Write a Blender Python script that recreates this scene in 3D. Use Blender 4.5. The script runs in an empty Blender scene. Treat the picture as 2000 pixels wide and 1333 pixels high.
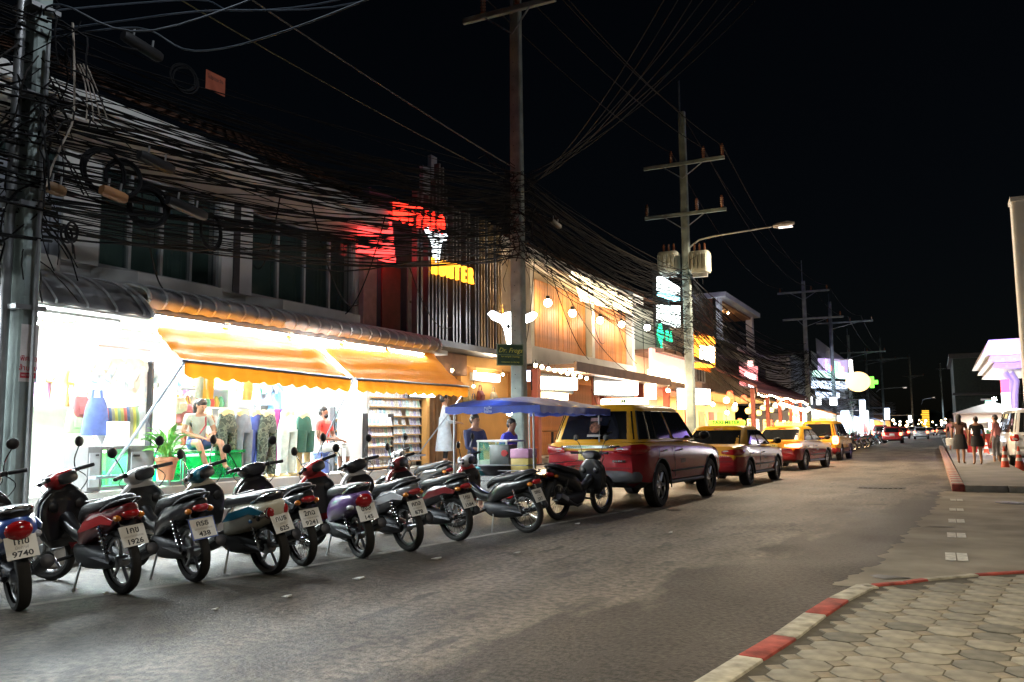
import bpy, bmesh, math, random
from mathutils import Vector as V, Matrix
R = math.radians
rnd = random.Random(7)
SC = bpy.context.scene
COL = SC.collection
# ------------------------------------------------------------------ camera, sky, moonlight, exposure
CAM_H = 1.36; FPX = 1650.0
cd = bpy.data.cameras.new('street_camera'); cam = bpy.data.objects.new('street_camera', cd); COL.objects.link(cam)
cd.sensor_width = 36.0; cd.lens = FPX / 2000 * 36; cd.clip_start = 0.05; cd.clip_end = 3000
CM = Matrix.Rotation(R(26.531), 3, 'Z') @ Matrix.Rotation(R(90 + 6.114), 3, 'X') @ Matrix.Rotation(R(-0.5), 3, 'Z')
cam.matrix_world = Matrix.Translation((0, 0, CAM_H)) @ CM.to_4x4()
SC.camera = cam
w = bpy.data.worlds.new('World'); SC.world = w; w.use_nodes = True
nt = w.node_tree; bg = nt.nodes['Background']; sky = nt.nodes.new('ShaderNodeTexSky')
sky.sky_type = 'NISHITA'; sky.sun_disc = False; sky.sun_elevation = R(35); sky.sun_rotation = R(80)
nt.links.new(sky.outputs[0], bg.inputs[0]); bg.inputs[1].default_value = 0.0003
sd = bpy.data.lights.new('moon', 'SUN'); sd.energy = 0.075; sd.angle = R(0.5); sd.color = (.8, .87, 1)
so = bpy.data.objects.new('moon', sd); COL.objects.link(so); so.rotation_euler = (R(55), 0, R(100))
SC.view_settings.view_transform = 'Standard'; SC.view_settings.look = 'None'
SC.view_settings.exposure = 1.1; SC.view_settings.gamma = 1.0; SC.view_settings.use_curve_mapping = False
SC.render.engine = 'CYCLES'
cy = SC.cycles
cy.use_denoising = True; cy.max_bounces = 6; cy.diffuse_bounces = 3; cy.glossy_bounces = 3; cy.transmission_bounces = 4
cy.sample_clamp_indirect = 6; cy.caustics_reflective = False; cy.caustics_refractive = False
cy.use_light_tree = True

def at(px, py, **k):
    """world point on the plane X=, Y= or Z= seen at pixel px, py of the 2000 x 1333 photograph"""
    d = CM @ V(((px - 1000) / FPX, (666.5 - py) / FPX, -1.0)); c = V((0, 0, CAM_H))
    a, v = list(k.items())[0]; i = 'XYZ'.index(a)
    return c + d * ((v - c[i]) / d[i])

# ------------------------------------------------------------------ materials
MATS = {}
def mat(name, col, rough=.6, metal=0.0, emit=0.0, ecol=None, var=.18, scale=6.0, bump=0.0, bscale=None, coat=0.0, alpha=1.0, trans=0.0, detail=4.0, spec=None):
    if name in MATS: return MATS[name]
    m = bpy.data.materials.new(name); m.use_nodes = True; MATS[name] = m
    n = m.node_tree.nodes; l = m.node_tree.links; p = n['Principled BSDF']
    p.inputs['Roughness'].default_value = rough; p.inputs['Metallic'].default_value = metal
    if coat: p.inputs['Coat Weight'].default_value = coat; p.inputs['Coat Roughness'].default_value = .06
    if trans: p.inputs['Transmission Weight'].default_value = trans
    if alpha < 1: p.inputs['Alpha'].default_value = alpha
    if spec is not None: p.inputs['Specular IOR Level'].default_value = spec
    tc = n.new('ShaderNodeTexCoord'); nz = n.new('ShaderNodeTexNoise'); nz.inputs['Scale'].default_value = scale; nz.inputs['Detail'].default_value = detail
    l.new(tc.outputs['Object'], nz.inputs['Vector'])
    cr = n.new('ShaderNodeValToRGB'); l.new(nz.outputs['Fac'], cr.inputs[0])
    cr.color_ramp.elements[0].position = .3; cr.color_ramp.elements[1].position = .7
    lo = [max(0, c * (1 - var)) for c in col]; hi = [min(1, c * (1 + var)) for c in col]
    cr.color_ramp.elements[0].color = (*lo, 1); cr.color_ramp.elements[1].color = (*hi, 1)
    l.new(cr.outputs[0], p.inputs['Base Color'])
    if emit:
        p.inputs['Emission Color'].default_value = (*(ecol or col), 1); p.inputs['Emission Strength'].default_value = emit
    if bump:
        b = n.new('ShaderNodeBump'); b.inputs['Strength'].default_value = bump; b.inputs['Distance'].default_value = .02
        nb = n.new('ShaderNodeTexNoise'); nb.inputs['Scale'].default_value = bscale or scale * 6; nb.inputs['Detail'].default_value = 6
        l.new(tc.outputs['Object'], nb.inputs['Vector']); l.new(nb.outputs['Fac'], b.inputs['Height']); l.new(b.outputs[0], p.inputs['Normal'])
    return m

def glow(name, col, strength):
    return mat(name, (min(.8, col[0]), min(.8, col[1]), min(.8, col[2])), .5, emit=strength, ecol=col, var=.02)

NTH = ['first', 'second', 'third', 'fourth', 'fifth', 'sixth', 'seventh', 'eighth', 'ninth', 'tenth', 'eleventh', 'twelfth', 'thirteenth', 'fourteenth', 'fifteenth', 'sixteenth', 'seventeenth', 'eighteenth', 'nineteenth', 'twentieth'] + ['twenty-' + k for k in ('first', 'second', 'third', 'fourth', 'fifth', 'sixth', 'seventh', 'eighth', 'ninth')] + ['thirtieth'] + ['thirty-' + k for k in ('first', 'second', 'third', 'fourth', 'fifth')]
# ------------------------------------------------------------------ mesh collector
def loft_rings(keys, sub=3):
    """Catmull-Rom refine a list of equal-length parameter tuples"""
    out = []
    for i in range(len(keys) - 1):
        p0 = keys[max(i - 1, 0)]; p1 = keys[i]; p2 = keys[i + 1]; p3 = keys[min(i + 2, len(keys) - 1)]
        for s in range(sub):
            t = s / sub
            out.append(tuple(.5 * ((2 * b) + (c - a) * t + (2 * a - 5 * b + 4 * c - d) * t * t + (3 * b - a - 3 * c + d) * t ** 3) for a, b, c, d in zip(p0, p1, p2, p3)))
    out.append(tuple(keys[-1])); return out

def sup(n, p, a, b):
    r = []
    for i in range(n):
        t = 2 * math.pi * i / n; c, s = math.cos(t), math.sin(t)
        r.append((a * math.copysign(abs(c) ** (2 / p), c), b * math.copysign(abs(s) ** (2 / p), s)))
    return r

class MB:
    def __init__(s): s.v = []; s.f = []; s.mi = []; s.m = 0; s.T = None
    def add(s, vs, fs, m=None):
        o = len(s.v)
        s.v += [tuple(s.T @ V(v)) if s.T else tuple(v) for v in vs]
        s.f += [tuple(i + o for i in f) for f in fs]; s.mi += [s.m if m is None else m] * len(fs); return s
    def box(s, c, d, rz=0, ry=0, rx=0, m=None):
        x, y, z = d[0] / 2, d[1] / 2, d[2] / 2
        vs = [V((a, b, e)) for a in (-x, x) for b in (-y, y) for e in (-z, z)]
        if rz or ry or rx:
            q = Matrix.Rotation(rz, 3, 'Z') @ Matrix.Rotation(ry, 3, 'Y') @ Matrix.Rotation(rx, 3, 'X'); vs = [q @ v for v in vs]
        return s.add([v + V(c) for v in vs], [(0, 1, 3, 2), (4, 6, 7, 5), (0, 4, 5, 1), (2, 3, 7, 6), (0, 2, 6, 4), (1, 5, 7, 3)], m)
    def bb(s, a, b, m=None):
        return s.box([(a[i] + b[i]) / 2 for i in range(3)], [abs(b[i] - a[i]) for i in range(3)], m=m)
    def rings(s, rs, cap=True, m=None, closed=True):
        n = len(rs[0]); vs = [v for r in rs for v in r]; fs = []
        for i in range(len(rs) - 1):
            for j in range(n if closed else n - 1):
                k = (j + 1) % n; fs.append((i * n + j, i * n + k, (i + 1) * n + k, (i + 1) * n + j))
        if cap and closed: fs.append(tuple(range(n))[::-1]); fs.append(tuple(range((len(rs) - 1) * n, len(rs) * n)))
        return s.add(vs, fs, m)
    def tube(s, pts, r, n=6, cap=True, m=None):
        pts = [V(p) for p in pts]; rs = []
        for i, p in enumerate(pts):
            t = (pts[min(i + 1, len(pts) - 1)] - pts[max(i - 1, 0)])
            t = t.normalized() if t.length > 1e-9 else V((0, 0, 1))
            u = t.cross(V((0, 0, 1)) if abs(t.z) < .95 else V((1, 0, 0))).normalized(); w_ = t.cross(u)
            q = r[i] if isinstance(r, (list, tuple)) else r
            rs.append([p + (u * math.cos(2 * math.pi * k / n) + w_ * math.sin(2 * math.pi * k / n)) * q for k in range(n)])
        return s.rings(rs, cap, m)
    def xloft(s, keys, n=14, p=2.6, sub=3, m=None):
        """keys (x, cy, cz, hw, hh): superellipse sections across x"""
        return s.rings([[(k[0], k[1] + a, k[2] + b) for a, b in sup(n, p, max(k[3], .002), max(k[4], .002))] for k in loft_rings(keys, sub)], True, m)
    def zloft(s, keys, n=14, p=2.6, sub=3, m=None):
        """keys (z, cx, cy, hx, hy): superellipse sections across z"""
        return s.rings([[(k[1] + a, k[2] + b, k[0]) for a, b in sup(n, p, max(k[3], .002), max(k[4], .002))] for k in loft_rings(keys, sub)], True, m)
    def ball(s, c, r, n=10, k=7, m=None):
        c = V(c); r = (r, r, r) if isinstance(r, (int, float)) else r; rs = []
        for i in range(k + 1):
            a = -math.pi / 2 + math.pi * i / k; q = max(math.cos(a), .01)
            rs.append([(c.x + r[0] * q * math.cos(2 * math.pi * j / n), c.y + r[1] * q * math.sin(2 * math.pi * j / n), c.z + r[2] * math.sin(a)) for j in range(n)])
        return s.rings(rs, True, m)
    def lathe(s, prof, c=(0, 0, 0), axis='z', n=20, cap=True, m=None):
        rs = []
        for r, h in prof:
            g = []
            for j in range(n):
                a = 2 * math.pi * j / n; x, y = r * math.cos(a), r * math.sin(a)
                g.append({'z': (c[0] + x, c[1] + y, c[2] + h), 'y': (c[0] + x, c[1] + h, c[2] + y), 'x': (c[0] + h, c[1] + x, c[2] + y)}[axis])
            rs.append(g)
        return s.rings(rs, cap, m)
    def torus(s, c, r, q, axis='y', n=24, k=8, m=None):
        vs = []; fs = []
        for i in range(n):
            a = 2 * math.pi * i / n
            for j in range(k):
                b = 2 * math.pi * j / k; d = r + q * math.cos(b); e = q * math.sin(b)
                x, y = d * math.cos(a), d * math.sin(a)
                vs.append({'z': (c[0] + x, c[1] + y, c[2] + e), 'y': (c[0] + x, c[1] + e, c[2] + y), 'x': (c[0] + e, c[1] + x, c[2] + y)}[axis])
        for i in range(n):
            for j in range(k):
                fs.append((i * k + j, ((i + 1) % n) * k + j, ((i + 1) % n) * k + (j + 1) % k, i * k + (j + 1) % k))
        return s.add(vs, fs, m)
    def prism(s, poly, h0, h1, axis='z', m=None):
        """polygon in the plane across axis, extruded from h0 to h1"""
        g = {'z': lambda a, b, h: (a, b, h), 'y': lambda a, b, h: (a, h, b), 'x': lambda a, b, h: (h, a, b)}[axis]
        n = len(poly); vs = [g(a, b, h0) for a, b in poly] + [g(a, b, h1) for a, b in poly]
        fs = [tuple(range(n))[::-1], tuple(range(n, 2 * n))] + [(i, (i + 1) % n, n + (i + 1) % n, n + i) for i in range(n)]
        return s.add(vs, fs, m)
    def grid(s, fn, nu, nv, m=None):
        vs = [fn(i / nu, j / nv) for i in range(nu + 1) for j in range(nv + 1)]
        fs = [(i * (nv + 1) + j, (i + 1) * (nv + 1) + j, (i + 1) * (nv + 1) + j + 1, i * (nv + 1) + j + 1) for i in range(nu) for j in range(nv)]
        return s.add(vs, fs, m)
    def mesh(s, name, mats, smooth=True, bevel=0, vs=None, angle=38, fix=True):
        me = bpy.data.meshes.new(name); me.from_pydata(vs or s.v, [], s.f)
        for m in (mats if isinstance(mats, (list, tuple)) else [mats]): me.materials.append(m)
        me.polygons.foreach_set('material_index', s.mi)
        if fix or bevel or smooth:
            b = bmesh.new(); b.from_mesh(me)
            if fix: bmesh.ops.recalc_face_normals(b, faces=b.faces)
            if bevel:
                es = [e for e in b.edges if len(e.link_faces) == 2 and e.calc_face_angle(0) > R(50)]
                bmesh.ops.bevel(b, geom=es, offset=bevel, segments=2, profile=.5, affect='EDGES', clamp_overlap=True)
            if smooth:
                for f in b.faces: f.smooth = True
                for e in b.edges:
                    if len(e.link_faces) == 2 and e.calc_face_angle(0) > R(angle): e.smooth = False
            b.to_mesh(me); b.free()
        return me
    def build(s, name, mats, parent=None, world=False, loc=None, **k):
        vs = None
        if world and parent is not None:
            r = parent
            while r.parent is not None: r = r.parent
            iv = Matrix.LocRotScale(r.location, r.rotation_euler, None).inverted()
            vs = [tuple(iv @ V(v)) for v in s.v]
        elif world == 'base':      # top-level mesh whose origin sits at the middle of its foot
            xs = [v[0] for v in s.v]; ys = [v[1] for v in s.v]; z0 = min(v[2] for v in s.v)
            c = ((min(xs) + max(xs)) / 2, (min(ys) + max(ys)) / 2, z0)
            vs = [(v[0] - c[0], v[1] - c[1], v[2] - c[2]) for v in s.v]; loc = c
        o = bpy.data.objects.new(name, s.mesh(name, mats, vs=vs, **k)); COL.objects.link(o)
        if parent is not None: o.parent = parent
        if loc is not None: o.location = loc
        return o

def tag(o, label=None, cat=None, group=None, kind=None):
    if label: o['label'] = label
    if cat: o['category'] = cat
    if group: o['group'] = group
    if kind: o['kind'] = kind
    return o
def thing(name, label, cat, loc=(0, 0, 0), rz=0, group=None, rx=0):
    o = bpy.data.objects.new(name, None); COL.objects.link(o); o.empty_display_size = .2
    o.location = loc; o.rotation_euler = (rx, 0, rz); return tag(o, label, cat, group)
def inst(name, me, parent=None, loc=(0, 0, 0), rot=(0, 0, 0), scale=None):
    o = bpy.data.objects.new(name, me); COL.objects.link(o); o.location = loc; o.rotation_euler = rot
    if parent is not None: o.parent = parent
    if scale: o.scale = scale
    return o
KIDS = {}
def dup(root, loc, rz=None, label=None, group=None, rx=None, swap=None):
    def cp(o, par):
        c = o.copy(); COL.objects.link(c)
        if par is not None: c.parent = par
        if swap and c.data is not None and hasattr(c.data, 'materials') and any(m in swap for m in c.data.materials):
            key = (c.data.name, tuple(sorted((a.name, b.name) for a, b in swap.items())))
            if key not in KIDS:
                d = c.data.copy(); KIDS[key] = d
                for i, m in enumerate(d.materials):
                    if m in swap: d.materials[i] = swap[m]
            c.data = KIDS[key]
        for ch in o.children: cp(ch, c)
        return c
    r = cp(root, None); r.location = loc
    e = r.rotation_euler; r.rotation_euler = (e.x if rx is None else rx, e.y, e.z if rz is None else rz)
    if label: r['label'] = label
    if group: r['group'] = group
    return r
XR = Matrix(((0, 0, 1), (1, 0, 0), (0, 1, 0)))          # lettering that faces the road (+X), read along +Y
YR = Matrix(((1, 0, 0), (0, 0, -1), (0, 1, 0)))         # lettering that faces the camera end of the street (-Y)
def text(s, parent, loc, rot, size, m, ext=.004, name='lettering', shear=0, world=True, sx=1.0, align='CENTER', bold=0):
    c = bpy.data.curves.new(name, 'FONT'); c.body = s; c.size = size; c.extrude = ext; c.align_x = align; c.align_y = 'CENTER'; c.shear = shear
    c.resolution_u = 2; c.offset = bold; c.materials.append(m)
    tmp = bpy.data.objects.new('tmp', c); me = bpy.data.meshes.new_from_object(tmp); bpy.data.objects.remove(tmp); bpy.data.curves.remove(c); me.name = name
    o = bpy.data.objects.new(name, me); COL.objects.link(o)
    M = Matrix.Translation(loc) @ rot.to_4x4() @ Matrix.Diagonal((sx, 1, 1, 1))
    if parent is not None:
        o.parent = parent
        if world:
            r = parent
            while r.parent is not None: r = r.parent
            M = Matrix.LocRotScale(r.location, r.rotation_euler, None).inverted() @ M
    o.matrix_local = M
    return o
def lamp(name, parent, loc, power, col, size=.3, size_y=None, rot=(0, 0, 0), kind='AREA', spread=None, world=True):
    d = bpy.data.lights.new(name, kind); d.energy = power; d.color = col
    if kind == 'AREA':
        d.shape = 'RECTANGLE' if size_y else 'SQUARE'; d.size = size
        if size_y: d.size_y = size_y
        if spread: d.spread = R(spread)
    else: d.shadow_soft_size = size
    o = bpy.data.objects.new(name, d); COL.objects.link(o)
    M = Matrix.LocRotScale(V(loc), None, None) @ Matrix.Rotation(rot[2], 4, 'Z') @ Matrix.Rotation(rot[1], 4, 'Y') @ Matrix.Rotation(rot[0], 4, 'X')
    if parent is not None:
        o.parent = parent; r = parent
        while r.parent is not None: r = r.parent
        if world: M = Matrix.LocRotScale(r.location, r.rotation_euler, None).inverted() @ M
    o.matrix_local = M
    return o

# common materials
BLACK = mat('black_plastic', (.007, .007, .008), .5)
RUBBER = mat('tyre_rubber', (.018, .017, .016), .85, bump=.2)
CHROME = mat('chrome', (.65, .65, .67), .15, 1.0, var=.05)
STEEL = mat('galvanised_steel', (.38, .39, .40), .45, .8)
ALU = mat('cast_alloy', (.42, .42, .43), .35, .9)
DARKM = mat('dark_metal', (.05, .05, .055), .5, .6)
WHITE = mat('white_paint', (.78, .78, .76), .5, var=.06, scale=2)
PLASTER = mat('white_plaster', (.62, .61, .58), .8, var=.12, scale=1.5, bump=.1)
CREAM = mat('cream_plaster', (.60, .52, .40), .8, var=.12, scale=1.5, bump=.1)
GREY = mat('grey_paint', (.25, .26, .27), .6)
CONC = mat('pole_concrete', (.24, .29, .28), .9, var=.3, scale=3, bump=.4)
REDLENS = mat('red_lens', (.35, .008, .01), .15, coat=.5)
REDLIT = glow('lit_tail_light', (1, .12, .05), 9)
AMBER = mat('amber_lens', (.55, .16, .01), .2, coat=.4)
GLASSD = mat('tinted_car_glass', (.012, .013, .014), .06, var=.02, spec=.8)
CABLE = mat('cable_sheath', (.005, .005, .006), .8, var=.3, scale=.7, spec=.15)
BROWNC = mat('brown_cable_sheath', (.012, .010, .009), .8, var=.3, scale=.7, spec=.15)
WOOD = mat('brown_wood', (.26, .12, .045), .55, var=.3, scale=3, bump=.15)
TERRA = mat('terracotta', (.42, .17, .09), .8)
INK = mat('black_ink', (.02, .02, .022), .6)
PLATE = mat('plate_white', (.72, .70, .64), .4, var=.05)
GREYINK = mat('grey_ink', (.35, .33, .32), .6)
# ------------------------------------------------------------------ ground
def asphalt():
    m = bpy.data.materials.new('asphalt'); m.use_nodes = True; n = m.node_tree.nodes; l = m.node_tree.links; p = n['Principled BSDF']; p.inputs['Specular IOR Level'].default_value = .25
    tc = n.new('ShaderNodeTexCoord')
    def noise(sc, det, vec=None):
        q = n.new('ShaderNodeTexNoise'); q.inputs['Scale'].default_value = sc; q.inputs['Detail'].default_value = det; l.new(vec or tc.outputs['Object'], q.inputs['Vector']); return q.outputs['Fac']
    def ramp(f, a, b, ca, cb):
        q = n.new('ShaderNodeValToRGB'); l.new(f, q.inputs[0]); q.color_ramp.elements[0].position = a; q.color_ramp.elements[1].position = b
        q.color_ramp.elements[0].color = (*ca, 1); q.color_ramp.elements[1].color = (*cb, 1); return q.outputs[0]
    def mix(kind, f, a, b):
        q = n.new('ShaderNodeMix'); q.data_type = 'RGBA'; q.blend_type = kind
        for i in q.inputs:
            pass
        if isinstance(f, float): q.inputs[0].default_value = f
        else: l.new(f, q.inputs[0])
        l.new(a, q.inputs[6]); l.new(b, q.inputs[7]); return q.outputs[2]
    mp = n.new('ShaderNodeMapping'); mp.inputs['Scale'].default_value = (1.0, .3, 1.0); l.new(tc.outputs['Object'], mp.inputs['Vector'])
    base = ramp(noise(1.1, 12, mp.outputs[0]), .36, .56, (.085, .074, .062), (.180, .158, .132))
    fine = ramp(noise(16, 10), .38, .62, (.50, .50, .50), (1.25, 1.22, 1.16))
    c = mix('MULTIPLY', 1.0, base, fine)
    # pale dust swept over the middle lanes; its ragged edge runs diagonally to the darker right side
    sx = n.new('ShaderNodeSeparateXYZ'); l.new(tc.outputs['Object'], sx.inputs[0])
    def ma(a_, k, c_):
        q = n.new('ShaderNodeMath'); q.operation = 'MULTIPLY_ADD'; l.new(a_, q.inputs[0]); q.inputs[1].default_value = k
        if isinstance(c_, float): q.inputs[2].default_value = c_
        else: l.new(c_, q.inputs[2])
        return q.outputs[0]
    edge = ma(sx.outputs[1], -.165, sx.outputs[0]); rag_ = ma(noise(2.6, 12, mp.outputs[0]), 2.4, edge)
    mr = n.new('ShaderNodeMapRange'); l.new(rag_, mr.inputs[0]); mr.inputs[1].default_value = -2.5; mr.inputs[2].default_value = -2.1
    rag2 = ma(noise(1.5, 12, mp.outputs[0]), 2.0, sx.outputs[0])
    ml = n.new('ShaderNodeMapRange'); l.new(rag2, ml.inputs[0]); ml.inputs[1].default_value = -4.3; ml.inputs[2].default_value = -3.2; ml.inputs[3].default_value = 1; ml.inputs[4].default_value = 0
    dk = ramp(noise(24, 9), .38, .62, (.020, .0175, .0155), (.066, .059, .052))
    c = mix('MIX', ml.outputs[0], c, mix('MULTIPLY', 1.0, c, ramp(noise(3, 3), 0, 1, (.32, .32, .32), (.6, .6, .6))))  # left side darkened in the colour, as shade by the parked bikes
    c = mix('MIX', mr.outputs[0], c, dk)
    # loose dark blotches and tyre-worn patches
    bl = ramp(noise(4.5, 12, mp.outputs[0]), .60, .64, (0, 0, 0), (1, 1, 1)); dkc = ramp(noise(9, 2), 0, 1, (.035, .031, .028), (.06, .055, .05))
    sc_ = n.new('ShaderNodeMath'); sc_.operation = 'MULTIPLY'; l.new(bl, sc_.inputs[0]); sc_.inputs[1].default_value = .75
    c = mix('MIX', sc_.outputs[0], c, dkc)
    # cracks and bright aggregate
    wv = n.new('ShaderNodeVectorMath'); wv.operation = 'ADD'; nv = n.new('ShaderNodeTexNoise'); nv.inputs['Scale'].default_value = 1.7; nv.inputs['Detail'].default_value = 6; l.new(tc.outputs['Object'], nv.inputs['Vector'])
    l.new(tc.outputs['Object'], wv.inputs[0]); l.new(nv.outputs['Color'], wv.inputs[1])
    vo = n.new('ShaderNodeTexVoronoi'); vo.feature = 'DISTANCE_TO_EDGE'; vo.inputs['Scale'].default_value = .42; l.new(wv.outputs[0], vo.inputs['Vector'])
    ck_ = ramp(vo.outputs['Distance'], .002, .008, (.55, .55, .55), (1, 1, 1)); c = mix('MULTIPLY', .6, c, ck_)
    ag = ramp(noise(70, 2), .60, .72, (1, 1, 1), (2.0, 1.95, 1.85)); c = mix('MULTIPLY', .6, c, ag)
    l.new(c, p.inputs['Base Color'])
    rr = n.new('ShaderNodeMapRange'); l.new(noise(.8, 5), rr.inputs[0]); rr.inputs[3].default_value = .42; rr.inputs[4].default_value = .75; l.new(rr.outputs[0], p.inputs['Roughness'])
    b = n.new('ShaderNodeBump'); b.inputs['Strength'].default_value = .55; b.inputs['Distance'].default_value = .02; l.new(noise(45, 8), b.inputs['Height']); l.new(b.outputs[0], p.inputs['Normal'])
    return m
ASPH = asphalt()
def sheet(name, poly, z, m, label=None):
    o = MB().add([(x, y, z) for x, y in poly], [tuple(range(len(poly)))]).build(name, m, smooth=False); return tag(o, label, kind='structure')
EARTH = mat('bare_ground', (.05, .048, .045), .9, var=.4, scale=.3)
sheet('ground', [(-900, -300), (900, -300), (900, 1800), (-900, 1800)], -.03, EARTH)
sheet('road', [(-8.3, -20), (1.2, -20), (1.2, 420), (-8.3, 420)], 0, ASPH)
APRON = mat('apron_concrete', (.27, .24, .185), .8, var=.38, scale=1.3, bump=.35, bscale=60, detail=9)
FORE = mat('forecourt_concrete', (.12, .11, .10), .8, var=.3, scale=.8, bump=.3, bscale=50)
ap = [(-.86, 8.0), (-.62, 9.4), (-.5, 11.2), (-.33, 13.5), (-.12, 16.0), (-.05, 18.4), (.02, 20.6), (14, 20.6), (14, 8.0)]
rag = []
for (a, b), (c, d) in zip(ap[:6], ap[1:7]):
    for i in range(26):
        t = i / 26; q = b + (d - b) * t; rag.append((a + (c - a) * t + rnd.uniform(-.022, .022) + .05 * math.sin(q * 5.1) * math.sin(q * 1.7 + 1) + .03 * math.sin(q * 13), q))
sheet('side_road', rag + ap[6:], .004, APRON)
sheet('forecourt', [(2.1, 20.6), (40, 20.6), (40, 300), (2.1, 300)], .02, FORE)
PAVE = mat('pavement_concrete', (.16, .15, .13), .85, var=.3, scale=1.2, bump=.3, bscale=50)
# far right pavement with its painted kerb
o = MB().bb((.46, 20.75, -.02), (2.1, 300, .13)).build('right_pavement', PAVE, smooth=False); tag(o, kind='structure')
KRED = mat('kerb_red_paint', (.30, .055, .04), .75, var=.5, scale=9, bump=.2)
KWHT = mat('kerb_white_paint', (.37, .345, .275), .8, var=.45, scale=9, bump=.2)
KCON = mat('kerb_concrete', (.24, .23, .20), .85, var=.3, scale=5, bump=.4)
kb = bpy.data.objects.new('painted_kerb', None); COL.objects.link(kb); tag(kb, kind='structure')
meR = MB().bb((0, 0, 0), (.24, .47, .17)).mesh('kerb_block', KRED, bevel=.02); meW = MB().bb((0, 0, 0), (.24, .47, .17)).mesh('kerb_block', KWHT, bevel=.02)
for i in range(90):
    inst('kerb_block', meR if i % 2 == 0 else meW, kb, (.215 - .0035 * i * .48, 20.6 + i * .48, -.01))
# end kerb of the right pavement, across the side road mouth
ke = bpy.data.objects.new('end_kerb', None); COL.objects.link(ke); tag(ke, kind='structure')
meE = MB().bb((0, 0, 0), (.78, .16, .16)).mesh('kerb_block', KCON, bevel=.02)
for i in range(6): inst('kerb_block', meE, ke, (.47 + i * .8, 20.58, -.02))
# dashes painted in line with that kerb across the side road
LINEW = mat('road_line_white', (.70, .68, .60), .75, var=.3, scale=14, detail=8)
for i, y in enumerate((1088, 1046, 1018, 996, 977)):
    c = at(1868, y, Z=.008); h = (.3, .26, .26, .24, .24)[i]
    t = thing('give_way_dash', ('white block of the dashed line nearest the paved corner', 'second white block of the dashed line across the side road', 'middle white block of the dashed line across the side road',
                                'fourth white block of the dashed line across the side road', 'white block of the dashed line nearest the red kerb end')[i], 'road marking', (c.x, c.y, .009), group='white blocks across the side road')
    for s in (-1, 1): MB().bb((s * .006, -h, 0), (s * .105, h, .003)).build('painted_strip', LINEW, t, smooth=False)
# faded bay line beside the parked cars
o = MB(); lp = [at(x, y, Z=.004) for x, y in ((-60, 1199), (3, 1189), (330, 1144), (560, 1113), (1035, 1031), (1230, 997), (1460, 937), (1560, 908))]
for p, q in zip(lp, lp[1:]):
    d = (q - p).normalized(); e = V((-d.y, d.x, 0)) * .05; o.add([p - e, p + e, q + e, q - e], [(0, 1, 2, 3)])
BAYL = mat('worn_line_paint', (.20, .185, .16), .8, var=.5, scale=5, detail=9)
tag(o.build('parking_line', BAYL, smooth=False), 'faded white parking line on the asphalt beside the parked cars', 'road marking')
# ------------------------------------------------------------------ paved corner in the foreground
Z0 = .125
k1 = [at(x, y, Z=Z0) for x, y in ((1330, 1345), (1445, 1275), (1540, 1222), (1620, 1174), (1672, 1143))]
k1 = [V((k1[0].x - .9, k1[0].y - 2.2, Z0)), *k1]
k2 = [at(x, y, Z=Z0) for x, y in ((1690, 1140), (1775, 1133), (1900, 1119), (2010, 1114))]
k2.append(k2[-1] + (k2[-1] - k2[-2]) * 6)
JOINT = mat('paving_bed', (.075, .065, .048), .95, var=.4, scale=8)
line = k1 + k2
pv = bpy.data.objects.new('corner_pavement', None); COL.objects.link(pv); tag(pv, kind='structure')
poly = [(p.x + .05, p.y - .05) for p in line] + [(9, line[-1].y), (9, -6), (line[0].x, -6)]
MB().prism(poly, -.02, Z0 - .011).build('bedding', JOINT, pv, smooth=False)
# kerb stones, alternately white and red
ck = bpy.data.objects.new('corner_kerb', None); COL.objects.link(ck); tag(ck, kind='structure')
def along(pts, step):
    out = [pts[0]]; left = step
    for a, b in zip(pts, pts[1:]):
        L = (b - a).length; pos = 0
        while L - pos > left:
            pos += left; out.append(a + (b - a) * (pos / L)); left = step
        left -= L - pos
    return out
cuts = [at(x, y, Z=Z0) for x, y in ((1130, 1480), (1345, 1338), (1440, 1280), (1508, 1240), (1570, 1197), (1617, 1168), (1672, 1142), (1698, 1141), (1760, 1136), (1800, 1130), (1900, 1121), (2010, 1114))]
cuts.append(cuts[-1] + (cuts[-1] - cuts[-2]) * 2)
for i in range(len(cuts) - 1):
    a, b = cuts[i], cuts[i + 1]; d = (b - a).normalized(); nrm = V((d.y, -d.x, 0)); w_ = .15
    if i >= 7: w_ = .07
    e = d * .006
    q = [a + e, b - e, b - e + nrm * w_, a + e + nrm * w_]
    red = (i in (2, 4, 7, 8, 10))
    MB().prism([(p.x, p.y) for p in q], -.02, Z0 + .006).build('kerb_stone', KRED if red else KWHT, ck, bevel=.012)
# octagonal pavers with small diamond pavers between them
pA, pB = at(1716, 1273, Z=Z0), at(1797, 1284, Z=Z0)
ux = (pB - pA); ux.z = 0; ux.normalize(); uy = V((-ux.y, ux.x, 0)); P = .245
PV = [mat('paver_grey_%d' % i, c, .85, var=.38, scale=7, bump=.12, bscale=45, detail=8) for i, c in enumerate([(.225, .208, .165), (.185, .172, .138), (.25, .23, .182), (.135, .127, .104)])]
DIA = mat('paver_diamond', (.215, .185, .135), .85, var=.25, scale=9, bump=.12)
h = P / 2 - .0035; k = h * .42
octm = [MB().prism([(h, -k), (h, k), (k, h), (-k, h), (-h, k), (-h, -k), (-k, -h), (k, -h)], -.05, 0).mesh('paver', m, bevel=.003) for m in PV]
dh = (P / 2 - k) - .008
diam = MB().prism([(dh, 0), (0, dh), (-dh, 0), (0, -dh)], -.05, 0).mesh('diamond_paver', DIA, bevel=.004)
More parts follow.
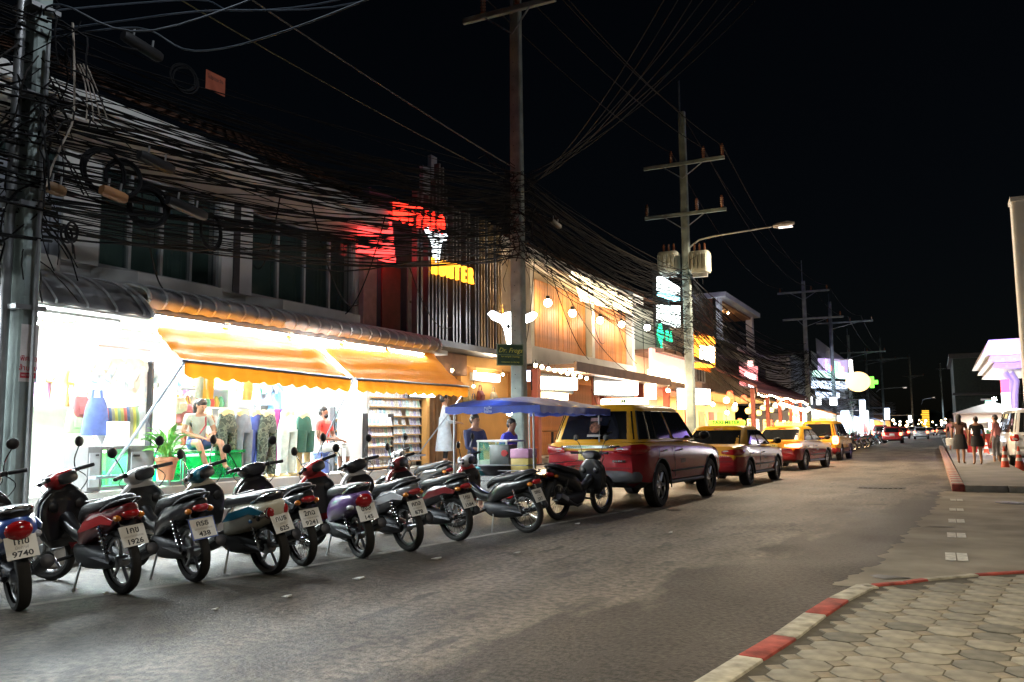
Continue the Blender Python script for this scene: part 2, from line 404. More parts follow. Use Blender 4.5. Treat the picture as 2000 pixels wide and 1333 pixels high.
def inside(p, marg):
    hit = False; n = len(poly)
    for i in range(n):
        (x1, y1), (x2, y2) = poly[i], poly[(i + 1) % n]
        if (y1 > p.y) != (y2 > p.y) and p.x < (x2 - x1) * (p.y - y1) / (y2 - y1) + x1: hit = not hit
    if not hit: return False
    for a, b in zip(line, line[1:]):
        d = V((b.x - a.x, b.y - a.y, 0)); t = max(0, min(1, V((p.x - a.x, p.y - a.y, 0)).dot(d) / d.length_squared))
        if V((p.x - a.x - d.x * t, p.y - a.y - d.y * t, 0)).length < marg: return False
    return True
rz = math.atan2(ux.y, ux.x)
for i in range(-14, 26):
    for j in range(-16, 22):
        c = pA + ux * (i * P) + uy * (j * P)
        if c.x > .085 * c.y + .35 or c.y < 3.2 or c.y > 10: continue
        if inside(c, .27):
            inst('paver', octm[rnd.choice((0, 0, 0, 1, 1, 2, 2, 3))], pv, (c.x, c.y, Z0 + rnd.uniform(-.003, .003)), (rnd.uniform(-.006, .006), rnd.uniform(-.006, .006), rz))
        e = c + (ux + uy) * (P / 2)
        if inside(e, .2): inst('diamond_paver', diam, pv, (e.x, e.y, Z0 - .001 + rnd.uniform(-.002, .002)), (0, 0, rz))
# dark puddle stains and a drain at the corner
STAIN = mat('oil_stain', (.03, .027, .022), .35, var=.4, scale=5)
def blot(name, px, py, rx, ry, label, z=.01):
    c = at(px, py, Z=z); pts = []
    for i in range(22):
        a = 2 * math.pi * i / 22; q = 1 + .18 * math.sin(3 * a + px) + .1 * math.sin(7 * a)
        pts.append((c.x + rx * q * math.cos(a), c.y + ry * q * math.sin(a), z))
    tag(MB().add(pts, [tuple(range(22))]).build(name, STAIN, smooth=False), label, 'stain')
blot('wet_patch', 1735, 1127, .16, .10, 'dark damp patch on the concrete at the kerb corner')
blot('wet_patch', 1838, 1029, .0 + .18, .05, 'thin dark smear on the side road concrete beside the white blocks')
DRAIN = mat('drain_iron', (.035, .033, .03), .6, .5)
c = at(1722, 953, Z=.004); t = thing('drain_grate', 'flat iron drain grate sunk in the road beside the red kerb', 'drain', (c.x, c.y, .003), R(0))
MB().bb((-.5, -.35, 0), (.5, .35, .006)).build('frame', DRAIN, t, smooth=False)
for i in range(9): MB().bb((-.46 + i * .105, -.3, .006), (-.40 + i * .105, .3, .014)).build('bar', DRAIN, t, smooth=False)
c = at(1985, 983, Z=.008); t = MB().lathe([(0, .004), (.33, .004), (.34, 0)], (0, 0, .006), n=28).build('manhole_cover', DRAIN, loc=(c.x, c.y, 0)); tag(t, 'round iron manhole cover in the side road concrete', 'manhole cover')
# left pavement and raised shop floor
SIDE = mat('left_pavement_concrete', (.36, .35, .33), .75, var=.22, scale=1.2, bump=.2, bscale=40)
TILE = mat('floor_tile_white', (.55, .54, .51), .35, var=.08)
tag(MB().bb((-10.2, -12, -.02), (-8.3, 300, .40)).build('left_pavement', SIDE, smooth=False, bevel=.02), kind='structure')
sf = bpy.data.objects.new('shop_floor', None); COL.objects.link(sf); tag(sf, kind='structure')
MB().bb((-15, -12, -.02), (-10.2, 300, .585)).build('floor_slab', SIDE, sf, smooth=False)
ft = MB().bb((-.295, -.295, 0), (.295, .295, .018)).mesh('floor_tile', TILE, bevel=.004)
for j in range(14):
    for i in range(4):
        inst('floor_tile', ft, sf, (-10.5 - .6 * i, 8.2 + .6 * j, .584))

SCRAP = mat('paper_scrap', (.55, .54, .5), .7)
for i, (px, py) in enumerate(((204, 1159), (1128, 1023), (852, 1091), (420, 1190), (1010, 1080), (700, 1130), (1310, 1040), (560, 1165))):
    c = at(px, py, Z=.01); q = .022 + .012 * (i % 3)
    o = MB().add([(-q, -q * .7, 0), (q, -q, .006), (q * .8, q, .012), (-q * .6, q * .8, .004), (-q, -q * .7, -.006), (q, -q, -.004), (q * .8, q, -.002), (-q * .6, q * .8, -.006)], [(0, 1, 2, 3), (7, 6, 5, 4), (0, 4, 5, 1), (1, 5, 6, 2), (2, 6, 7, 3), (3, 7, 4, 0)]).build('paper_scrap', SCRAP, loc=(c.x, c.y, .011), smooth=False)
    tag(o, NTH[i] + ' of the small pale litter scraps on the asphalt by the parked bikes', 'litter', 'litter scraps on the road')
# ------------------------------------------------------------------ utility poles
PX = -8.6
CERA = mat('brown_porcelain', (.20, .07, .03), .2, coat=.6)
LAMPHEAD = mat('lamp_head_grey', (.45, .42, .40), .4)
STEELB = mat('bluish_steel', (.30, .34, .40), .4, .7)
BOLT = mat('bolt_hole', (.03, .03, .03), .9)
def insul_mesh(n=4):
    pr = [(.03, 0)]
    for i in range(n): pr += [(.075, .03 + i * .075), (.045, .06 + i * .075)]
    pr += [(.04, .05 + n * .075), (0, .06 + n * .075)]
    return MB().lathe(pr, n=10).mesh('insulator', CERA)
INS = insul_mesh(4); INSL = insul_mesh(6)
def pole(label, y, top, wb, wt, arms=(), x=PX, z0=.40, mast=0, holes=False, group='utility poles along the left pavement', lean=0):
    t = thing('utility_pole', label, 'utility pole', (x, y, z0), group=group)
    H = top - z0
    m = MB(); m.rings([[(sx * q, sy * q * .8, z) for sx, sy in ((-.75, -1), (.75, -1), (1, -.75), (1, .75), (.75, 1), (-.75, 1), (-1, .75), (-1, -.75))] for z, q in ((0, wb / 2), (H, wt / 2))])
    m.build('shaft', CONC, t, smooth=False)
    if holes:
        hm = MB().lathe([(.011, 0), (.011, .012)], axis='y', n=8).mesh('bolt_hole', BOLT)
        for i in range(26):
            z = 1.6 + i * .34 + rnd.uniform(-.03, .03); q = (wb + (wt - wb) * z / H) / 2 * .8
            inst('bolt_hole', hm, t, (-.03, -q - .006, z))
    for (az, half, off, insn, big) in arms:
        a = MB().bb((off - half, -wt * .5 - .13, az - z0 - .07), (off + half, -wt * .5 - .02, az - z0 + .07)).build('cross_arm', CONC, t, smooth=False, bevel=.012)
        br = []
        for s in (-1, 1):
            MB().tube([(s * half * .5 + off, -wt * .5 - .15, az - z0 - .06), (0, -wt * .5 - .08, az - z0 - .62)], .02, 5).build('brace', STEELB, t)
        for q in insn: inst('insulator', INSL if big else INS, t, (off + q * half, -wt * .5 - .075, az - z0 + .07))
    if mast: MB().tube([(-.05, -wt * .5, H - .9), (-.05, -wt * .5, H + mast)], .035, 6).build('earth_mast', STEELB, t)
    return t
def pz(py, px, y): return at(px, py, Y=y).z
# pole beside the white shop, pole by the food cart, transformer pole
Y1_ = 5.62
p1 = pole('concrete utility pole at the left edge, with a metal pipe and a white poster', 5.62, 9.5, .27, .22, arms=[(8.9, 1.0, 0, (-.9, 0, .9), False)])
MB().tube([(-.02, -.185, .2), (-.02, -.18, 7.4)], .05, 10).build('conduit_pipe', STEEL, p1)
MB().tube([(.20, .0, .0), (.19, .0, 5.2)], .022, 6).build('earth_pipe', STEEL, p1)
for z in (2.3, 3.4, 4.6, 5.6): MB().box((0, -.02, z), (.33, .34, .05)).build('strap', STEEL, p1, smooth=False)
# white poster on the pole face turned to the road corner
po = MB().bb((-.002, -.095, -.30), (.002, .095, .30)).build('poster', mat('poster_paper', (.66, .63, .62), .7), None, smooth=False); po.location = (PX + .136, 5.62, 2.22)
tag(po, 'white paper poster with red Thai lettering pasted on the left concrete pole', 'poster')
RINK = mat('red_ink', (.48, .03, .05), .6)
text('พิศทัย', po, (PX + .140, 5.62, 2.16), XR, .075, RINK, .0006, bold=.001)
text('ล้านล้ม', po, (PX + .140, 5.62, 2.06), XR, .075, RINK, .0006, bold=.001)
MB().bb((.0015, -.085, -.262), (.0028, .085, -.205)).build('red_band', RINK, po, smooth=False)
text('083-777-0587', po, (PX + .1395, 5.62, 1.986), XR, .026, PLATE, .0004)
p2 = pole('tall concrete utility pole behind the blue food cart, with the green sign', 17.57, at(1000, -45, X=PX).z, .34, .24, arms=[(at(1003, 22, X=PX).z, 1.25, -.1, (-.55, .2, .9), True)], mast=1.0, holes=True)
p3 = pole('concrete utility pole carrying two transformer tanks and the street lamp arm', 32.9, at(1330, 262, Y=32.9).z + .9, .36, .26,
          arms=[(at(1338, 322, Y=32.9).z, 1.65, .05, (-.3, .5, .95), True), (at(1345, 420, Y=32.9).z, 1.65, .05, (-.95, .3, .9), True)], mast=1.3)
# transformers
TANK = mat('transformer_tank', (.36, .38, .33), .55, var=.15)
for s, px in ((-1, 1327), (1, 1378)):
    c = at(px, 512, Y=32.6)
    tr = thing('transformer', 'pale transformer tank on the %s side of the lamp pole' % ('building' if s < 0 else 'road'), 'transformer', (PX + s * .62, 32.6, c.z - .42), group='transformer tanks')
    MB().zloft([(0, 0, 0, .36, .30), (.1, 0, 0, .4, .33), (.78, 0, 0, .4, .33), (.84, 0, 0, .36, .3)], p=6, sub=1).build('tank', TANK, tr)
    for i in range(5): MB().bb((-.36 + i * .16, -.40, .12), (-.33 + i * .16, -.30, .7)).build('cooling_fin', TANK, tr, smooth=False)
    for i in range(3): inst('bushing', INSL, tr, (-.2 + .2 * i, 0, .83), scale=(.7, .7, .7))
    MB().bb((-.28, -.1, -.16), (.28, .1, 0)).build('bracket', STEEL, tr, smooth=False)
# street lamp on the transformer pole
def street_lamp(label, base, tip, power, col=(1, .86, .66), group='street lamps on poles', lit=True, spread=None):
    b, t_ = V(base), V(tip); t = thing('street_lamp', label, 'street lamp', b, group=group); d = t_ - b
    mid = V((d.x * .12, d.y * .12, d.z * .62))
    MB().tube([(0, 0, 0), mid, V((d.x * .3, d.y * .3, d.z * .8)), d * .97], .035, 6).build('arm', STEEL, t)
    hd = MB(); dd = V((d.x, d.y, d.z * .3)).normalized(); e = d + dd * .75
    hd.tube([d - dd * .05, d + dd * .1, d + dd * .5, e], [.05, .10, .12, .05], 10).build('lamp_head', LAMPHEAD, t)
    if lit:
        g = MB().box(d + dd * .42 + V((0, 0, -.115)), (.5 if abs(dd.x) > .5 else .16, .16 if abs(dd.x) > .5 else .5, .02)).build('diffuser', glow('street_lamp_glow', (1, .85, .75), 1.5), t, smooth=False)
        lp = lamp('lamp_light', t, b + d + dd * .42 + V((0, 0, -.14)), power, col, .35, world=True, spread=spread)
    return t
tipc = at(1512, 442, Y=32.4)
street_lamp('grey street lamp arm reaching over the road from the transformer pole', (PX + .2, 32.7, at(1380, 480, Y=32.7).z), tuple(tipc), 1000, (1, .80, .57))
street_lamp('unseen street lamp arm added high on the left pole to light the upper fronts', (PX + .1, Y1_ - .1, 8.0), (PX + 2.6, Y1_ - .1, 8.9), 85, (.86, .93, 1))  # lamp out of view, added to brighten the upper house fronts
# farther poles
arm1 = lambda px, py, half, off=0: [(at(px, py, X=PX).z, half, off, (-.9, .3, .9), False)]
p4 = pole('slim concrete pole in front of the white three storey house', 67.5, at(1578, 560, X=PX).z, .36, .26, arms=arm1(1580, 582, 1.9) + [(at(1584, 634, X=PX).z, 2.2, .6, (.9,), False)], mast=1.6)
for i, (px, py, arm, half, off) in enumerate(((1620, 590, 632, 2.6, 1.3), (1656, 655, 690, 2.6, 1.6), (1690, 690, 705, 2.6, 1.6), (1718, 660, 702, 2.6, 1.9), (1776, 698, 735, 2.2, .5))):
    y = (88, 112, 138, 165, 210)[i]
    z = at(px, py, Y=y); xx = z.x
    pole(('concrete pole just behind the slim pole, wide arm towards the road', 'concrete pole above the bright white shop front', 'distant pole beside the orange oval sign',
          'distant pole behind the green cross', 'far dark pole above the far end of the shops')[i], y, z.z, .40, .3, x=xx, arms=[(at(px, arm, Y=y).z, half, off, (-.6, .2, .95), False)], mast=.8)
for i, (px, py) in enumerate(((1836, 710), (1878, 722), (1918, 690))):
    y = (240, 280, 95)[i]; z = at(px, py, Y=y)
    pole(('far dark pole left of the road end', 'far dark pole at the road end', 'dark pole beside the green sign box on the right')[i], y, z.z, .35, .28, x=z.x, z0=.1, arms=[(z.z - 1.4, 1.2, 0, (), False)])
# ------------------------------------------------------------------ cables
def sagline(a, b, sag, n=18):
    a, b = V(a), V(b)
    return [a + (b - a) * (i / n) + V((0, 0, -sag * 4 * (i / n) * (1 - i / n))) for i in range(n + 1)]
def span(name, label, A, B, n, za, zb, spread, sag, r=(.006, .016), wild=.25, seed=1, mats=None):
    q = random.Random(seed); m = MB()
    for i in range(n):
        u = q.random(); v_ = min(1, max(0, u + q.uniform(-.3, .3)))
        a = V((A[0] + q.uniform(-spread, spread), A[1] + q.uniform(-.25, .25), za[0] + (za[1] - za[0]) * u))
        b = V((B[0] + q.uniform(-spread, spread), B[1] + q.uniform(-.25, .25), zb[0] + (zb[1] - zb[0]) * v_))
        sg = q.uniform(*sag) * (1 + (q.random() < wild) * q.uniform(0, .9))
        m.m = 0 if q.random() < .85 else 1
        pts = sagline(a, b, sg, 16)
        if q.random() < wild:                       # a loose strand that sways between its neighbours
            ph = q.uniform(0, 6); pts = [p + V((q.uniform(-.02, .02), 0, .09 * math.sin(ph + k * .9))) for k, p in enumerate(pts)]
        m.tube(pts, q.uniform(*r), 4, cap=False)
    return tag(m.build(name, mats or [CABLE, BROWNC], smooth=True, fix=False), label, kind='stuff')
Y1, Y2, Y3, Y4 = 5.62, 17.57, 32.9, 67.5
z1 = (at(50, 470, X=PX).z, at(50, 40, X=PX).z); z2 = (at(1012, 500, X=PX).z, at(1012, 345, X=PX).z); z3 = (at(1348, 690, X=PX).z, at(1348, 545, X=PX).z); z4 = (at(1584, 770, X=PX).z, at(1584, 690, X=PX).z)
span('cable_tangle', 'mass of black telephone cables strung between the left pole and the cart pole', (PX, Y1), (PX, Y2), 118, z1, z2, .28, (.05, .42), r=(.005, .013), seed=3)
span('cable_tangle', 'mass of black cables running off the left edge of the photo', (PX, -9), (PX, Y1), 70, (4.2, 7), z1, .3, (.1, .6), seed=4)
span('cable_tangle', 'mass of cables sagging between the cart pole and the transformer pole', (PX, Y2), (PX, Y3), 110, z2, z3, .28, (.08, .6), r=(.005, .013), seed=5)
span('cable_tangle', 'bundle of cables beyond the transformer pole', (PX, Y3), (PX, Y4), 85, z3, z4, .3, (.6, 1.9), r=(.01, .022), seed=6)
span('cable_tangle', 'far bundle of cables above the bright white shops', (PX, Y4), (PX, 112), 60, z4, (at(1660, 790, X=PX).z, at(1660, 745, X=PX).z), .4, (.4, 1.4), r=(.015, .03), seed=7)
span('cable_tangle', 'thin bundle of cables vanishing down the street', (PX, 112), (PX - 1, 240), 40, (4.5, 8), (4, 8), .5, (.5, 2), r=(.02, .04), seed=8)
# cross tangles hanging round the poles: short loose strands
def frizz(name, label, c, n, rad, zr, seed):
    q = random.Random(seed); m = MB()
    for i in range(n):
        z = q.uniform(*zr); a = q.uniform(0, 6.28); p = V((c[0] + rad * .4 * math.cos(a), c[1] + rad * .4 * math.sin(a), z)); pts = [p]
        d = V((q.uniform(-1, 1), q.uniform(-1.2, 1.2), q.uniform(-.8, .5)))
        for k in range(7):
            d += V((q.uniform(-.6, .6), q.uniform(-.6, .6), q.uniform(-.7, .4))); p = p + d.normalized() * rad * .28
            p = V((c[0] + max(-rad, min(rad, p.x - c[0])), c[1] + max(-rad * 1.6, min(rad * 1.6, p.y - c[1])), p.z)); pts.append(p)
        m.m = 0 if q.random() < .7 else 1; m.tube(pts, q.uniform(.006, .013), 4, cap=False)
    tag(m.build(name, [CABLE, BROWNC], fix=False), label, kind='stuff')
frizz('loose_wires', 'knot of loose wires wrapped round the left pole', (PX, Y1), 80, .55, (3.4, 6.1), 11)
frizz('loose_wires', 'knot of loose wires wrapped round the pole behind the cart', (PX, Y2), 90, .6, (5.6, 7.5), 12)
frizz('loose_wires', 'knot of loose wires wrapped round the transformer pole', (PX, Y3), 60, .6, (4.8, 8.4), 13)
# service wires drooping from the bundle to the house fronts
for i, (ya, yb, za, zb) in enumerate(((7, 8.8, 4.6, 3.5), (9.5, 10.6, 4.9, 4.2), (10.2, 13.5, 5.0, 3.9), (12.2, 13.0, 5.2, 3.6), (14, 16.5, 5.3, 4.2), (18.5, 21, 5.6, 3.6), (19.5, 26, 5.4, 3.7), (20, 30.5, 5.3, 3.5), (22, 27.5, 5.4, 4.4), (24, 31, 5.2, 3.9), (27, 32, 5.0, 3.4), (13, 17.4, 4.4, 4.0))):
    o = MB().tube(sagline((PX, ya, za), (-10.15, yb, zb), .35 + .1 * (i % 3), 14), .011, 5).build('service_wire', CABLE, fix=False)
    tag(o, NTH[i] + ' black service wire from the left drooping to the house fronts', 'cable', 'service wires to the house fronts')
# separate high voltage wires on the cross arms
def wire(a, b, sag, label, group, r=.016, m=BROWNC, n=26, name='power_line'):
    return tag(MB().tube(sagline(a, b, sag, n), r, 5).build(name, m, fix=False), label, 'power line', group)
A2, A3, A4 = at(1003, 22, X=PX).z + .55, at(1338, 322, Y=32.9).z + .55, at(1580, 582, X=PX).z + .45
for i, (q2, q3, q4) in enumerate(((-.8, -.45, -1.6), (.15, .85, .6), (1.0, 1.6, 1.8))):
    lb = ('inner', 'middle', 'outer')[i]
    wire((PX + q2, Y2, A2), (PX + q3, Y3, A3), .35, lb + ' bare wire slung from the cart pole arm to the transformer pole arm', 'high wires on the cross arms')
    wire((PX + q3, Y3, A3), (PX + q4, Y4, A4), 1.5, lb + ' bare wire sagging from the transformer pole to the slim pole', 'high wires on the cross arms', r=.022)
    wire((PX + q4, Y4, A4), (PX + q4 + .8, 88, at(1622, 620, Y=88).z), .7, lb + ' far wire between the slim pole and the next pole', 'high wires on the cross arms', r=.026)
    wire((PX + q4 + .8, 88, at(1622, 620, Y=88).z), (PX + q4 + 1.4, 138, at(1690, 690, Y=138).z), 1.4, lb + ' farthest wire arching down the street', 'high wires on the cross arms', r=.03)
wire((PX, Y2, A2 + 1.2), (PX - .05, Y3, at(1330, 218, Y=32.9).z), .3, 'topmost wire meeting the mast of the transformer pole', 'high wires on the cross arms')
wire((PX - .05, Y3, at(1330, 218, Y=32.9).z), (PX, Y4, at(1578, 530, X=PX).z), 1.3, 'topmost wire running from that mast to the slim pole', 'high wires on the cross arms', r=.02)
wire((PX, -9, 9.2), (PX, Y2, z2[1] + .15), .5, 'pale lone cable running above the tangle to the cart pole', 'lone cables above the tangle', r=.014, m=mat('pale_cable', (.10, .09, .075), .6))
wire((PX - .3, -9, 8.3), (PX - .2, Y2, z2[1] - .1), .5, 'yellowish lone cable under the pale one', 'lone cables above the tangle', r=.010, m=mat('yellow_cable', (.07, .06, .02), .6))
wire((PX, Y2, z2[1] + .1), (PX, Y3, z3[1] + .3), .6, 'lone brown cable from the cart pole down to the transformer tanks', 'lone cables above the tangle', r=.016)
wire((PX, Y3, z3[1] + .2), (PX, Y4, z4[1] + .5), 1.0, 'lone brown cable from the transformer tanks to the slim pole', 'lone cables above the tangle', r=.02)
# cables crossing the street overhead from the cart pole to a pole off to the right
for i in range(8):
    b = at(1330 + 29 * i, -60, Y=11 + .4 * i)
    wire((PX + .25, Y2 + .1, at(1068, 402 - 4 * i, X=PX).z), b, .35 + .1 * (i % 3), NTH[i] + ' from the left of the thin cables crossing high over the street', 'cables crossing the street', r=.009, m=CABLE if i % 2 else BROWNC)
for i, (xy0, xy1, xy2) in enumerate((((250, 40), (400, 22), (700, 5)), ((270, 55), (380, 100), (560, 60)), ((380, 0), (470, 22), (700, -10)), ((120, 10), (300, 60), (640, -60)))):
    pts = [V((PX, Y1, at(90, xy0[1] + 30, X=PX).z)), at(*xy0, X=-8), at(*xy1, X=-7.4), at(*xy2, X=-6.4), at(xy2[0] + 300, xy2[1] - 120, X=-5)]
    k = loft_rings([tuple(p) for p in pts], 6)
    tag(MB().tube(k, .012, 5).build('overhead_cable', mat('blue_cable', (.02, .028, .04), .5), fix=False), ('bluish cable rising gently from the left pole top', 'bluish cable dipping lowest beside the left pole top', 'short bluish cable highest beside the left pole top', 'straight bluish cable climbing steeply from the left pole top')[i], 'cable', 'bluish cables at the upper left')
# pale frayed cord hanging down the left pole
pts = [at(x, y, X=PX + .35) for x, y in ((142, 45), (145, 130), (143, 230), (125, 275), (104, 320), (90, 365))]
PALEC = mat('frayed_cord', (.30, .26, .22), .8)
tag(MB().tube(loft_rings([tuple(p) for p in pts], 4), .012, 5).build('frayed_string', PALEC, fix=False), 'long pale cord hanging down beside the left pole', 'cord')
for i in range(4):
    pts = [at(x + 6 * i, y, X=PX + .35) for x, y in ((150, 125), (165, 160), (170 + 4 * i, 205), (168 + 8 * i, 235))]
    tag(MB().tube(loft_rings([tuple(p) for p in pts], 4), .008, 5).build('frayed_string', PALEC, fix=False), NTH[i] + ' from the left of the frayed pale string ends by the left pole', 'cord', 'frayed cord ends by the left pole')
# cable coils and splice boxes hung in the tangle
def coil(px, py, r, label, n=5, X=PX + .2):
    c = at(px, py, X=X); m = MB()
    for k in range(n):
        m.torus((rnd.uniform(-.03, .03), rnd.uniform(-.03, .03), rnd.uniform(-.03, .03)), r * rnd.uniform(.93, 1.05), .013, axis='x', n=26, k=5)
    o = m.build('cable_coil', CABLE, fix=False, loc=c); o.rotation_euler = (0, 0, rnd.uniform(-.3, .3)); tag(o, label, 'cable coil', 'coils of spare cable')
coil(291, 405, .24, 'thick black cable coil hanging in front of the green window', 9)
coil(414, 455, .23, 'thin black cable coil hanging right of the thick coil', 4)
coil(136, 455, .09, 'small black cable coil just right of the left pole', 3)
coil(205, 335, .26, 'black cable coil tangled high beside the left pole', 7)
coil(360, 155, .17, 'dim black cable coil high under the roof edge', 3)
coil(240, 350, .22, 'black cable coil half hidden behind the dark splice boxes', 6)
def splice(px, py, L, label, X=PX + .3, r=.06, m=BLACK):
    c = at(px, py, X=X); t = thing('splice_box', label, 'splice box', c, group='cable splice boxes')
    MB().xloft([(-L / 2, 0, 0, .05, .05), (-L / 2 + .05, 0, 0, r, r), (L / 2 - .05, 0, 0, r, r), (L / 2, 0, 0, .05, .05)], n=12, p=3.5, sub=1).build('case', m, t)
    for s in (-1, 1): MB().tube([(s * L * .25, 0, r * .8), (s * L * .25, 0, r + .10)], .012, 5).build('hanger', STEEL, t)
    t.rotation_euler = (0, .12, R(90)); return t
splice(278, 92, .55, 'black splice box high in the tangle near the left pole'); splice(365, 408, .6, 'black splice box between the two cable coils'); splice(222, 380, .32, 'rusty brown splice box left of the thick coil', m=WOOD)
splice(1085, 437, .55, 'black splice box just right of the cart pole', m=BLACK); splice(305, 318, .5, 'black splice box above the thick coil'); splice(108, 370, .2, 'small rusty lamp box on the left pole', m=mat('rusty_box', (.12, .06, .02), .6))
tg = MB().bb((-.002, -.17, -.13), (.002, .17, .13)).build('warning_tag', mat('orange_tag', (.30, .07, .035), .6), None, loc=at(421, 163, X=PX + .2), smooth=False)
tag(tg, 'faded orange tag hung on the high cables', 'tag')
text('โปรดระวัง', tg, at(421, 160, X=PX + .2) + V((.004, 0, .03)), XR, .07, INK, .0005)
# ------------------------------------------------------------------ house fronts on the left
XF = -10.4
def house(label, y0, y1, name='shophouse', x=XF):
    return thing(name, label, 'building', (x, (y0 + y1) / 2, .4))
def part(t, name, a, b, m, bevel=0, smooth=False): return MB().bb(a, b).build(name, m, t, world=True, bevel=bevel, smooth=smooth)
FASC = mat('fascia_white', (.66, .66, .64), .7, var=.2, scale=.8, bump=.1)
GREENC = mat('green_curtain', (.07, .13, .095), .9, var=.35, scale=2)
GLASSW = mat('window_glass', (.05, .08, .075), .08, var=.1, alpha=.35)
FRAMEW = mat('window_frame_grey', (.30, .31, .31), .5)
BLUEG = mat('bluegrey_cladding', (.26, .28, .32), .7, var=.2, scale=1)
TILEM = mat('roof_tile_brown', (.11, .045, .022), .85, var=.35, scale=5)
def window(t, y0, y1, z0, z1, nm=3, x=XF, curtain=GREENC, fm=FRAMEW):
    f = MB().bb((x - .06, y0, z0), (x + .04, y0 + .06, z1)).bb((x - .06, y1 - .06, z0), (x + .04, y1, z1)).bb((x - .06, y0 + .06, z1 - .06), (x + .04, y1 - .06, z1)).bb((x - .06, y0 + .06, z0), (x + .04, y1 - .06, z0 + .06)).build('window', fm, t, world=True, smooth=False)
    for i in range(1, nm):
        y = y0 + (y1 - y0) * i / nm; MB().bb((x - .05, y - .025, z0 + .06), (x + .03, y + .025, z1 - .06)).build('mullion', fm, f, world=True, smooth=False)
    for i in range(nm):
        a = y0 + .06 + (y1 - y0 - .12) * i / nm; b = y0 + .06 + (y1 - y0 - .12) * (i + 1) / nm
        MB().bb((x - .02, a + .01, z0 + .06), (x - .012, b - .01, z1 - .06)).build('pane', GLASSW, f, world=True, smooth=False)
        g = MB(); q = random.Random(int(a * 100)); n = 14
        g.grid(lambda u, v, a=a, b=b: (x - .16 + .045 * math.sin(u * 42 + a * 7), a + .02 + (b - a - .04) * u, z0 + .04 + (z1 - z0 - .08) * v), 26, 1).build('curtain', curtain, f, world=True, fix=False)
    return f
def tile_roof(t, y0, y1, xe, ze, xr, zr, m=TILEM, rows=14, pitch=.24):
    g = MB(); nw = int((y1 - y0) / pitch); dx = (xr - xe) / rows; dz = (zr - ze) / rows
    for r in range(rows):
        a = (xe + dx * r, ze + dz * r + .03); b = (xe + dx * (r + 1.12), ze + dz * (r + 1.12) + .0)
        g.grid(lambda u, v, a=a, b=b: (a[0] + (b[0] - a[0]) * v, y0 + (y1 - y0) * u, a[1] + (b[1] - a[1]) * v + .045 * abs(math.sin(u * nw * math.pi))), nw * 4, 1)
    return tag(g.build('roof_tiles', m, t, world=True, fix=False), kind='stuff')
def canopy(t, y0, y1, prof, m, rib=.3, rm=None, name='canopy'):
    """bent sheet canopy of profile prof in (x, z), ribbed every rib metres"""
    pts = loft_rings(prof, 4); n = len(pts); g = MB()
    N = int((y1 - y0) / rib) * 6
    g.grid(lambda u, v: (pts[round(v * (n - 1))][0] + .012 * math.sin(u * N * 1.047), y0 + (y1 - y0) * u, pts[round(v * (n - 1))][1] + .012 * math.sin(u * N * 1.047)), N, n - 1)
    o = g.build(name, m, t, world=True, fix=False)
    k = int((y1 - y0) / rib)
    for i in range(k + 1):
        y = y0 + rib * i; MB().tube([(a + .012, y, b + .012) for a, b in pts], .018, 4).build('rib', rm or STEEL, o, world=True, fix=False)
    for y in (y0, y1): MB().tube([(a + .01, y, b + .005) for a, b in pts], .03, 5).build('end_trim', rm or STEEL, o, world=True, fix=False)
    return o
# --- the white shop house
A = house('long white two storey shop house with tiled roof and green curtained windows', -6, 14.3)
part(A, 'wall', (-10.72, -6, 3.3), (-10.5, 14.3, 3.72), PLASTER); part(A, 'wall', (-10.72, -6, 5.25), (-10.5, 14.3, 5.6), PLASTER)
wins = [(-3.2, .2), (.6, 3.9), (4.4, 7.3), (7.86, 10.15), (10.85, 13.75)]
for y0, y1 in wins:
    lit = y1 < 7.5
    window(A, y0, y1, 3.72, 5.25, 4, x=-10.52)
    zz = 3.66
    MB().rings([[(-10.5, y0 - .05, zz - .34), (-10.5, y0 - .05, zz + .06), (-10.5, y0 - .05, zz + .06), (-10.5, y0 - .05, zz - .34)], [(-10.5, y0 + .35, zz - .36), (-10.5, y0 + .35, zz + .06), (-10.02, y0 + .35, zz), (-10.02, y0 + .35, zz - .3)],
                [(-10.5, y1 - .35, zz - .36), (-10.5, y1 - .35, zz + .06), (-10.02, y1 - .35, zz), (-10.02, y1 - .35, zz - .3)], [(-10.5, y1 + .05, zz - .34), (-10.5, y1 + .05, zz + .06), (-10.5, y1 + .05, zz + .06), (-10.5, y1 + .05, zz - .34)]], cap=False).build('bay_sill', PLASTER, A, world=True, smooth=False)
for a, b in zip(wins, wins[1:]): part(A, 'pilaster', (-10.72, a[1], 3.72), (-10.42, b[0], 5.25), PLASTER)
part(A, 'pilaster', (-10.72, 13.75, 3.72), (-10.42, 14.3, 5.25), PLASTER)
part(A, 'pilaster_stripe', (-10.418, 10.4, 3.72), (-10.405, 10.55, 5.25), DARKM)
for z0, z1, x1 in ((5.60, 5.72, -9.98), (5.735, 5.93, -9.9)): part(A, 'fascia', (-10.5, -6, z0), (x1, 14.3, z1), FASC)
part(A, 'soffit', (-10.7, -6, 5.56), (-10.0, 14.3, 5.598), PLASTER)
tile_roof(A, -6, 14.3, -9.82, 5.96, -13.4, 7.9)
GAB = mat('grimy_render', (.25, .24, .22), .9, var=.3)
MB().prism([(-13.4, .585), (-13.4, 7.8), (-10.5, 6.2), (-10.5, 3.3), (-10.5, 3.1), (-10.55, .6)], 14.32, 14.42, 'y').build('gable_wall', GAB, A, world=True, smooth=False)
